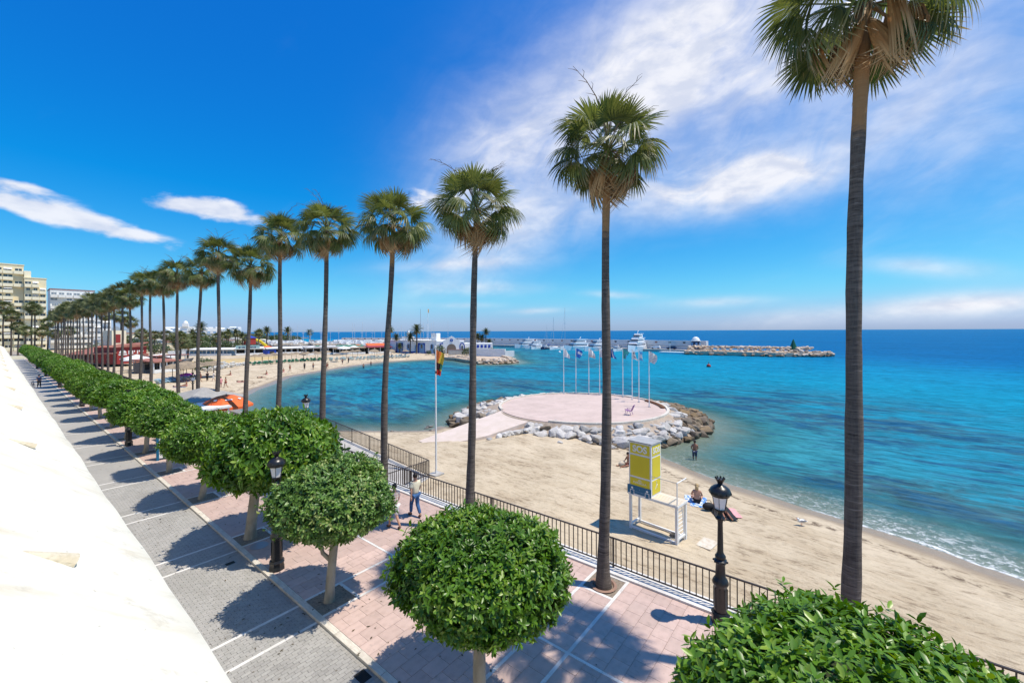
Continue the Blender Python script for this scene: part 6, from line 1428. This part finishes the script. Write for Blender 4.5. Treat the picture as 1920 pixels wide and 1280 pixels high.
# ------------------------------------------------------------------ boats
def yacht(label,bow,stern_dir,L,deck=2,m='white_gloss',group=None,cover=None,mast=0):
    """motor yacht: local +x is the bow"""
    t=thing('motor_yacht' if not mast else 'sailing_yacht',label,'yacht',(bow[0],bow[1],-2.2),math.atan2(-stern_dir[1],-stern_dir[0]),group)
    Wd=L*.27; st=[(0,.04,.16),(-.12,.42,.145),(-.35,.85,.125),(-.65,1.0,.11),(-1,.92,.105)]
    vs=[];fs=[]
    for x,wf,h in st:
        for y,z in ((0,-.4),(wf*.40,-.3),(wf*.5,h*L)): vs+= [(x*L,y*Wd*(2 if y else 1)*.5*2*.5,z)]
        for y,z in ((wf*.40,-.3),(wf*.5,h*L)): vs+=[(x*L,-y*Wd,z)]
    for i in range(4):
        a=i*5;c=a+5; fs+=[(a,a+1,c+1,c),(a+1,a+2,c+2,c+1),(a+3,a,c,c+3),(a+4,a+3,c+3,c+4),(a+2,a+4,c+4,c+2)]
    fs+=[(20,21,22,24,23)]
    MB().add(vs,fs).build('hull',MT[m],t)
    h0=.118*L
    def cab(x0,x1,w0,z0,h,rake=.5):
        return [(x0,-w0,z0),(x1,-w0,z0),(x1,w0,z0),(x0,w0,z0),(x0-h*.4,-w0*.85,z0+h),(x1-h*rake*1.6,-w0*.8,z0+h),(x1-h*rake*1.6,w0*.8,z0+h),(x0-h*.4,w0*.85,z0+h)]
    bf=[(0,3,2,1),(4,5,6,7),(0,1,5,4),(1,2,6,5),(2,3,7,6),(3,0,4,7)]
    if mast:
        MB().add(cab(-.7*L,-.3*L,Wd*.28,h0-.1,.05*L),bf).build('cabin',MT['white_gloss'],t); MB().tube([(-.42*L,0,h0),(-.42*L,0,mast)],[.09,.06],6).build('mast',MT['mast'],t)
        MB().tube([(-.42*L,0,h0+1.4),(-.85*L,0,h0+1.3)],[.16,.14],6).build('furled_sail',MT[cover or 'navy'],t); MB().tube([(0,0,h0),(-.42*L,0,mast*.95)],.03,4).build('forestay',MT['mast'],t)
        b=MB(); 
        for s in (-1,1): b.tube([(-.42*L,0,mast*.62),(-.42*L,s*.7,mast*.62)],.04,4)
        b.build('spreader',MT['mast'],t)
    else:
        z=h0-.12; x0,x1,w0=-.88*L,-.25*L,Wd*.40
        for d in range(deck):
            hh=.105*L if deck<3 else .085*L
            MB().add(cab(x0,x1,w0,z,hh),bf).build('cabin',MT['white_gloss'],t)
            MB().add([(x,y*1.015,zz) for x,y,zz in cab(x0+.04*L,x1+.004*L,w0,z+hh*.38,hh*.34)],bf).build('window_band',MT['glass'],t)
            MB().box(x0-.10*L,x1-.07*L,-w0*.95,w0*.95,z+hh,z+hh+.16).build('deck_roof',MT['white_gloss'],t)
            z+=hh+.16; x0+=.07*L; x1-=.14*L; w0*=.82
        MB().tube([(-.62*L,0,z-.1),(-.66*L,0,z+.07*L)],[.12,.05],6).ell((-.66*L,0,z+.05*L),(.28,.28,.2),8,5).build('radar_arch',MT['white_gloss'],t)
        if cover: MB().box(-.98*L,-.7*L,-Wd*.42,Wd*.42,h0+.9,h0+1.15).build('cover',MT[cover],t)
    return t
Y_B='motor boats moored along the quay'
for bow,L,dk,lab,m,cv in [((187,147.5),14,2,'white motor yacht moored behind the date palms right of the marina','white_gloss',None),((183,137),11,2,'white motor boat, second from the date palms','white_gloss',None),((178.5,129.5),9,1,'small white cabin boat with a square wheelhouse','white_gloss',None),
    ((178,123),8,1,'small dark-hulled boat with a black cover','navy','black'),((177.5,108.5),15,2,'white flybridge yacht left of the palm trunk, the longest there','white_gloss',None),((174.5,95.5),14,2,'white yacht with a tall flybridge left of the bare palm trunk','white_gloss',None),
    ((177,88.5),10,1,'white motor boat moored right behind the palm trunk','white_gloss',None),((180,83.5),9,1,'low white boat with dark cover right of the palm trunk','white_gloss','black'),((175.5,74.5),20,3,'largest white yacht with three decks behind the flags','white_gloss',None)]:
    yacht(lab,bow,(1,.06) if dk!=2 else (1,-.35),L*1.08,dk,m,Y_B,cv)
for bow,L,mast,lab,cv in [((179.5,118.5),10,17,'sailing yacht with a dark furled sail, left of two tall masts','navy'),((181,113),12,22,'sailing yacht with the tallest mast above the harbour wall','navy'),((182,91.2),11,15,'sailing yacht with a raked stay beside the palm trunk','white'),((184,125.5),9,13,'small sailing yacht with a dark blue sail cover among motor boats','blue')]:
    yacht(lab,bow,(1,.05),L,0,'white_gloss','sailing yachts moored along the quay',cv,mast)
# laid-up boats, cars and masts in the yard behind the beach restaurants
yd=random.Random(77)
small=thing('small_boat','small boat laid up in the crowded yard before the harbour wall','boat',(0,0,0),0,'small boats laid up in the yard')
MB().add([(2.6,0,1.35),(1.4,-.8,1.15),(-2.4,-.9,1.0),(-2.4,.9,1.0),(1.4,.8,1.15),(1.6,0,.35),(-2.4,-.5,.3),(-2.4,.5,.3)],[(0,4,3,2,1),(0,1,5),(1,2,6,5),(2,3,7,6),(3,4,5,7),(4,0,5),(5,6,7)]).build('hull',MT['white_gloss'],small)
MB().box(-2.0,1.6,-.08,.08,-.2,.5).box(-1.5,-1.3,-.7,.7,-.2,.5).box(.6,.8,-.6,.6,-.2,.5).build('cradle',MT['steel'],small); MB().box(-1.2,.6,-.55,.55,1.1,1.75).build('console',MT['white'],small); MB().box(-.2,.62,-.50,.50,1.45,1.72).build('windscreen',MT['glass'],small)
mastm=MB().tube([(0,0,0),(0,0,13)],[.08,.05],5).mesh('mast',MT['mast'])
spots=[]; tries=0
while len(spots)<150 and tries<6000:
    tries+=1
    t=yd.random(); s=yd.random(); x=103+62*t; y=282-100*t+ (yd.random()-.5)*40
    if sdist(np.array([x]),np.array([y]))[0]<-4 and (x-105)*1+(y-150)*.62>22 and all((x-a)**2+(y-c)**2>11 for a,c in spots): spots.append((x,y))
for i,(x,y) in enumerate(spots):
    if i%3==2:
        if i==2: cs0=car('parked car in the crowded yard before the harbour wall',x,y,-1.05,yd.uniform(0,3),'steel'); carp=bpy.data.objects[-1] if False else None
        else: pass
    if i%4!=3:
        o=small if i==0 else copy_tree(small); o.location=(x,y,-.9); o.rotation_euler=(0,0,yd.uniform(0,6.28)); sc=yd.uniform(1.2,2.2); o.scale=(sc,)*3
    else: 
        t=thing('boat_mast','bare mast standing in the boat yard','mast',(x,y,-1.1),0,'bare masts in the boat yard'); put('mast',mastm,t,scale=(1,1,yd.uniform(.7,1.15))); MB().tube([(-.8,0,8),(.8,0,8)],.04,4).build('spreader',MT['mast'],t)
# playground and promenade clutter behind the white restaurants
ps=thing('playground_slide','red playground tower with a yellow tube before the date palms','playground',(86,250,-1.0),.3)
MB().box(-2,2,-2,2,2,5.5).build('cabin',MT['red'],ps); MB().add([(-2.4,-2.4,5.5),(2.4,-2.4,5.5),(2.4,2.4,5.5),(-2.4,2.4,5.5),(0,0,7)],[(0,1,4),(1,2,4),(2,3,4),(3,0,4),(0,3,2,1)]).build('roof',MT['blue'],ps); MB().tube([(3,0,4.5),(6,0,3.6),(9,-1,.8)],.8,8).build('slide_tube',MT['yellow'],ps)
for x in (-1.8,1.8):
    for y in (-1.8,1.8): MB().box(x-.12,x+.12,y-.12,y+.12,0,2).build('leg',MT['blue'],ps)

# ------------------------------------------------------------------ date palms
def date_crown(seed,n=46,L=3.0):
    g=random.Random(seed); V=[];F=[];ti=[];tp=[]
    for k in range(n):
        az=k*2.39996+g.uniform(-.2,.2); e=R(82-125*(k+.5)/n+g.uniform(-8,8)); ln=L*g.uniform(.85,1.1)*(1 if k<n*.85 else .8); tn=.97 if k>n*.86 and g.random()<.6 else min(.85,max(0,g.gauss(.4,.2)))
        pts=[]
        for i in range(7):
            t=i/6; el=e-t*t*R(58); pts.append(el)
        p=Vector((0,0,0)); P_=[p.copy()]; ca,sa=math.cos(az),math.sin(az)
        for i in range(6):
            el=pts[i]; p=p+Vector((ca*math.cos(el),sa*math.cos(el),math.sin(el)))*(ln/6); P_.append(p.copy())
        sd_v=Vector((-sa,ca,0))
        for i in range(6):
            for h in (0,.5):
                a=P_[i].lerp(P_[i+1],h); f=(i+h)/6
                if f<.08: continue
                d=(P_[i+1]-P_[i]).normalized(); w=.55*math.sin(PI*min(1,f*.9+.12))**.6+.06
                for s in (-1,1):
                    n0=len(V); tipv=a+sd_v*s*w+d*w*.75-Vector((0,0,.10+.22*w)); V+= [tuple(a-d*.05),tuple(a+d*.20),tuple(tipv)]; F.append((n0,n0+1,n0+2)); ti.append(tn); tp+=[0,0,.35]
        for i in range(6):
            n0=len(V); V+=[tuple(P_[i]-sd_v*.03),tuple(P_[i]+sd_v*.03),tuple(P_[i+1]+sd_v*.02),tuple(P_[i+1]-sd_v*.02)]; F.append((n0,n0+1,n0+2,n0+3)); ti.append(.9); tp+=[0]*4
    me=bpy.data.meshes.new('crown'); me.from_pydata(V,[],F); me.materials.append(MT['date']); a=me.attributes.new('tint','FLOAT','FACE'); a.data.foreach_set('value',ti); a=me.attributes.new('tip','FLOAT','POINT'); a.data.foreach_set('value',tp); return me
DC=[date_crown(s) for s in (1,2,3)]
dtr=palm_trunk(6.5,(.15,.1),.36,.26,5,0,10)[0]; 
DPL=[(71.6,279.5,13.6,1.45,'tallest date palm before the white hotel'),(73,300,10,1.2,'date palm left of the tallest one before the white hotel'),(62.5,290,8,1.2,'low date palm left of the white hotel'),(78.7,268.2,8.6,1,'date palm right of the white hotel, behind a trunk'),(80.6,265.3,10,.95,'slim date palm behind the red playground tower'),(82.9,261.8,10,1,'date palm standing just right of the playground tower'),
 (85.3,258,8,1,'low date palm right of the playground'),(105,288.7,10,1.2,'left palm of the pair before the open sea'),(99.6,263.9,11.2,1.2,'right palm of the pair before the open sea'),(123.7,319,5.4,1,'small palm right of the pair before the sea'),(119.6,283.6,11.2,1.35,'single broad date palm against the sea horizon'),(176,372,10,1.5,'lone date palm against the sea far behind the yard'),
 (139.8,199.8,11,1.1,'date palm left behind the marina building'),(103.4,130.6,10.8,1.05,'tallest date palm in front of the marina building'),(102.5,133.5,7.8,.95,'leaning date palm left of the tallest at the marina building'),(103.2,143.3,7.4,.8,'slim date palm at the left of the marina front'),(102.6,140.4,3.7,.6,'small low palm before the marina front'),
 (146.4,138.2,7.2,.9,'left date palm of the group right of the marina building'),(148.5,135,9.4,.9,'tallest date palm of the group right of the marina building'),(147.4,136.6,6.4,.9,'low middle date palm of the group right of the marina building'),(150,134,4.4,.9,'lowest palm of the group right of the marina building')]
for i,(x,y,h,s,lab) in enumerate(DPL):
    t=thing('date_palm',lab,'palm',(x,y,-1.1),i*1.3,'date palms around the beach and marina'); hh=h-1.4*s
    put('trunk',dtr,t,(0,0,0),(0,0,0),(s*.9,s*.9,hh/6.5)); put('crown',DC[i%3],t,(.15*s,.1*s,hh),(0,0,i),s*.92)
# fan palms around the restaurants and the far end
FP2=[(26.5,118.8,6.4,1.15,'broad low fan palm with a shaggy skirt by the red restaurant'),(31.5,134,5.2,.9,'low fan palm right of the shaggy one'),(66.7,272,6.6,1.2,'pale bushy fan palm before the white hotel'),(73.5,274,5,1.1,'dark low fan palm before the white hotel'),(23,165,13,1.25,'fan palm behind the red restaurant, its crown between the row palms'),(26,172,11.5,1.2,'lower fan palm behind the red restaurant'),(22,185,14,1.2,'fan palm far behind the red restaurant'),
 (1.8,236,17.5,1.5,'tall palm left before the cream apartment building, cut by the frame'),(3.6,231,14.5,1.3,'fan palm second from the frame before the cream building'),(5.0,222,10.5,1.2,'lower fan palm before the cream building'),(6.3,214,9,1.1,'lowest fan palm before the cream building'),(8.2,228,17.6,1.25,'left one of two slim palms before the cream building'),(8.9,226,16.6,1.25,'right one of two slim palms before the cream building'),(11.9,224,12,1.2,'fan palm before the gap between the apartment buildings'),(10,215,8.6,1.1,'short fan palm before the cream building, right of the slim pair'),(13.5,221,8,1.1,'short fan palm below the white apartment block'),(17,225,9,1.1,'fan palm before the white apartment block')]
for i,(x,y,h,s,lab) in enumerate(FP2):
    t=thing('fan_palm',lab,'palm',(x,y,-.6),0,'fan palms around the restaurants and the far end'); me,top=palm_trunk(h,(.2,.1),.28,.18,100+i,.8,10); put('trunk',me,t); put('crown',FARCROWN[i%3],t,top,(0,0,i),s)

# ------------------------------------------------------------------ apartment buildings, hotel, hills
def tower(label,x0,x1,y,d,h,m,floors,bays,loc,bal=True,name='apartment_building',roofm=None):
    t=thing(name,label,'building',loc); fh=h/floors; w=(x1-x0)/bays
    MB().box(x0,x1,0,d,0,h+1.2).build('wall',MT[m],t)
    MB().box(x0-.2,x1+.2,-.2,d,h+1.2,h+1.6).build('roof',MT[roofm or m],t)
    wm=boxmesh('window',(w*.66,.10,fh*.36),MT['glass' if m!='white' else 'slate_glass']); fm=MB().box(-w*.02,w*.02,-.04,.04,-fh*.23,fh*.23).mesh('mullion',MT['white']); bm=MB().box(-w*.48,w*.48,-1.6,0,-.10,fh*.46).mesh('balcony',MT['cream_light' if m!='white' else 'white']); sm=boxmesh('slot',(w*.22,.06,fh*.13),MT['dark'])
    am=MB().add([(-w*.4,0,0),(w*.4,0,0),(w*.4,-1.3,-.7),(-w*.4,-1.3,-.7),(-w*.4,0,.06),(w*.4,0,.06),(w*.4,-1.3,-.64),(-w*.4,-1.3,-.64)],[(0,3,2,1),(4,5,6,7),(0,1,5,4),(1,2,6,5),(2,3,7,6),(3,0,4,7)]).mesh('awning',MT['canvas_white'])
    g=random.Random(int(x1*10))
    for f in range(floors):
        for b_ in range(bays):
            cx_=x0+w*(b_+.5); z=f*fh
            if g.random()<.12: continue
            wi=put('window',wm,t,(cx_,-.03,z+fh*.70),(0,0,0),(g.choice((.7,1,1.25)),1,1)); 
            put('mullion',fm,wi,(0,-.06,0))
            if bal and g.random()<.92:
                k=put('balcony',bm,t,(cx_,-.02,z+.1),scale=(1,1 if b_%2 else .75,1)); 
                if b_%2: put('slot',sm,k,(0,-1.52,fh*.14))
            if g.random()<.16: put('awning',am,t,(cx_,-.05,z+fh*.92))
    return t
tower('tall cream apartment building at the picture edge, its upper step higher','' and 0 or -22,8.3,0,16,37.4,'cream',13,10,(0,291,-.3))
tower('lower stepped part of the cream apartment block with balconies','' and 0 or 8.4,15.0,0,15,31.6,'cream',11,3,(0,288,-.3))
st_=thing('stair_tower','pale narrow step between the two cream apartment parts','building',(8.35,289.5,-.3)); MB().box(0.05,2.1,0,9,0,36.2).build('wall',MT['cream_light'],st_)
tower('white apartment block with a red roof edge and grey glazed balconies',17.6,33.6,0,16,29,'white',10,6,(0,314,-.3),True,roofm='brickred')
tower('lower white apartment block right of the red-roofed one, behind the palms',24,44,0,14,15,'white',5,5,(0,345,-.3),False)
ht=thing('white_hotel','white hotel with a domed tower behind the date palms','hotel',(94,436,-1),R(-24))
MB().box(0,34,0,15,0,10.5).build('wall',MT['white'],ht); MB().box(3,12,1,12,10.5,13.5).build('upper_wall',MT['white'],ht); MB().box(22,30,1,12,10.5,12.5).build('upper_wall',MT['white'],ht)
MB().box(5,9,-.5,3.5,13.5,16).build('turret',MT['white'],ht); MB().lathe([(1.9,16),(1.8,16.8),(1.3,17.8),(.5,18.4),(.05,18.6)],12,(7,1.5)).build('dome',MT['white'],ht,smooth=True)
for f in range(3):
    for i in range(8): MB().box(1.6+4.1*i,3.8+4.1*i,-.06,-.005,1+3.2*f,2.9+3.2*f).build('window',MT['pale_blue'],ht)
V=[];F=[]; hg=np.random.default_rng(4); n=60
for j,(dist,hh) in enumerate(((1150,0),(1400,12),(1900,30),(2400,46),(3000,40))):
    for i in range(n):
        a=R(-8+28*i/(n-1)); k=.55+.45*math.sin(i*.33+1.2)*math.sin(i*.11)+.15*hg.normal(); fall=min(1,max(0,(20-(-8+28*i/(n-1)))/6))
        V.append((dist*math.sin(a),dist*math.cos(a),-3+max(0,hh*k)*fall))
for j in range(4):
    for i in range(n-1): F.append((j*n+i,j*n+i+1,(j+1)*n+i+1,(j+1)*n+i))
me=bpy.data.meshes.new('hills'); me.from_pydata(V,[],F); me.materials.append(MT['hill']); me.polygons.foreach_set('use_smooth',np.ones(len(F),bool)); tag(put('hills',me),kind='structure')
h0=thing('hill_house','small white house on the far hillside','house',(0,0,0),0,'small white houses on the far hill'); MB().box(-5,5,-4,4,-3,6).build('wall',MT['white'],h0); MB().add([(-5.4,-4.4,6),(5.4,-4.4,6),(5.4,4.4,6),(-5.4,4.4,6),(-5.4,0,8.2),(5.4,0,8.2)],[(0,1,5,4),(2,3,4,5),(1,2,5),(3,0,4),(0,3,2,1)]).build('roof',MT['white'],h0)
hg2=random.Random(12)
for i in range(46):
    a=R(hg2.uniform(11.5,18)); dd=hg2.uniform(1150,1750); z=np.interp(dd,[1150,1400,1750],[0,8,19])-2; o=h0 if i==0 else copy_tree(h0); o.location=(dd*math.sin(a),dd*math.cos(a),z); o.rotation_euler=(0,0,hg2.uniform(0,3)); sc=hg2.uniform(.8,1.8); o.scale=(sc,sc,sc*.9)
# low town greenery behind the beach
for i in range(16):
    a=R(14.5+.62*i); dd=hg2.uniform(330,380); t=thing('dark_tree','low dark tree in the belt behind the beach restaurants','tree',(dd*math.sin(a),dd*math.cos(a),-1.2),i,'low trees in the belt behind the beach'); s=hg2.uniform(3,5); put('foliage',BUSH[i%2],t,(0,0,s*.8),(0,0,i),(s,s,s*.8),kind='stuff'); MB().tube([(0,0,0),(0,0,s*.8)],.25,5).build('trunk',MT['wood'],t)
th=random.Random(31); hs=[]
for i,(be_,dd,L_,h_,m_) in enumerate([(7.6,255,16,6.0,'white'),(9.0,300,20,8.5,'cream_light'),(10.2,262,13,5.0,'white'),(11.6,318,22,7.5,'white'),(12.6,255,12,4.2,'cream_light'),(13.7,345,24,8.0,'white'),(15.0,300,15,5.2,'cream_light'),(16.3,290,12,4.0,'white'),(17.6,330,18,5.0,'white'),(19.3,310,14,4.0,'cream_light')]):
    a=R(be_); t=thing('low_house',['white flat-roofed house','pale cream taller house','small white house','wide white house','small pale cream house','long white house','pale cream house','tiny white house','white low house','pale cream low house'][i]+' among the palms behind the beach, %s from the red restaurant'%ORD[i],'house',(dd*math.sin(a),dd*math.cos(a),-1.2),th.uniform(-.3,.15))
    MB().box(-L_/2,L_/2,0,9,0,h_).build('wall',MT[m_],t); MB().box(-L_/2-.4,L_/2+.4,-.4,9.4,h_,h_+.35).build('roof',MT['brickred' if i%3==1 else m_],t); n_=int(L_/3)
    wmm=boxmesh('window',(1.3,.08,1.3),MT['slate_glass'])
    for f_ in range(max(1,int(h_/3))):
        for k_ in range(n_): put('window',wmm,t,(-L_/2+L_*(k_+.5)/n_,-.03,1.7+3*f_))
for i in range(26):
    a=R(6.8+.52*i+th.uniform(-.15,.15)); dd=th.uniform(205,285) if i<15 else th.uniform(240,300); s_=th.uniform(2.2,4.2)
    if i%2:
        t=thing('fan_palm','distant fan palm in the green belt behind the restaurants','palm',(dd*math.sin(a),dd*math.cos(a),-1.2),0,'distant palms in the green belt'); h_=th.uniform(5,9); me,top=palm_trunk(h_,(.2,.1),.3,.2,200+i,.8,8); put('trunk',me,t); put('crown',FARCROWN[i%3],t,top,(0,0,i),th.uniform(1.1,1.5))
    else:
        t=thing('dark_tree','low dark tree in the belt behind the beach restaurants','tree',(dd*math.sin(a),dd*math.cos(a),-1.2),i,'low trees in the belt behind the beach'); put('foliage',BUSH[i%4//2],t,(0,0,s_*.75),(0,0,i),(s_*1.5,s_*1.2,s_*.8),kind='stuff'); MB().tube([(0,0,0),(0,0,s_*.8)],.25,5).build('trunk',MT['wood'],t)
# a clipped hedge and road end wall closing the promenade
MT_w=thing('end_wall','pale low wall closing the far end of the grey road','wall',(-6,191,-.3),0); MB().box(0,24,0,.5,0,1.2).build('wall_panel',MT['cream_light'],MT_w)
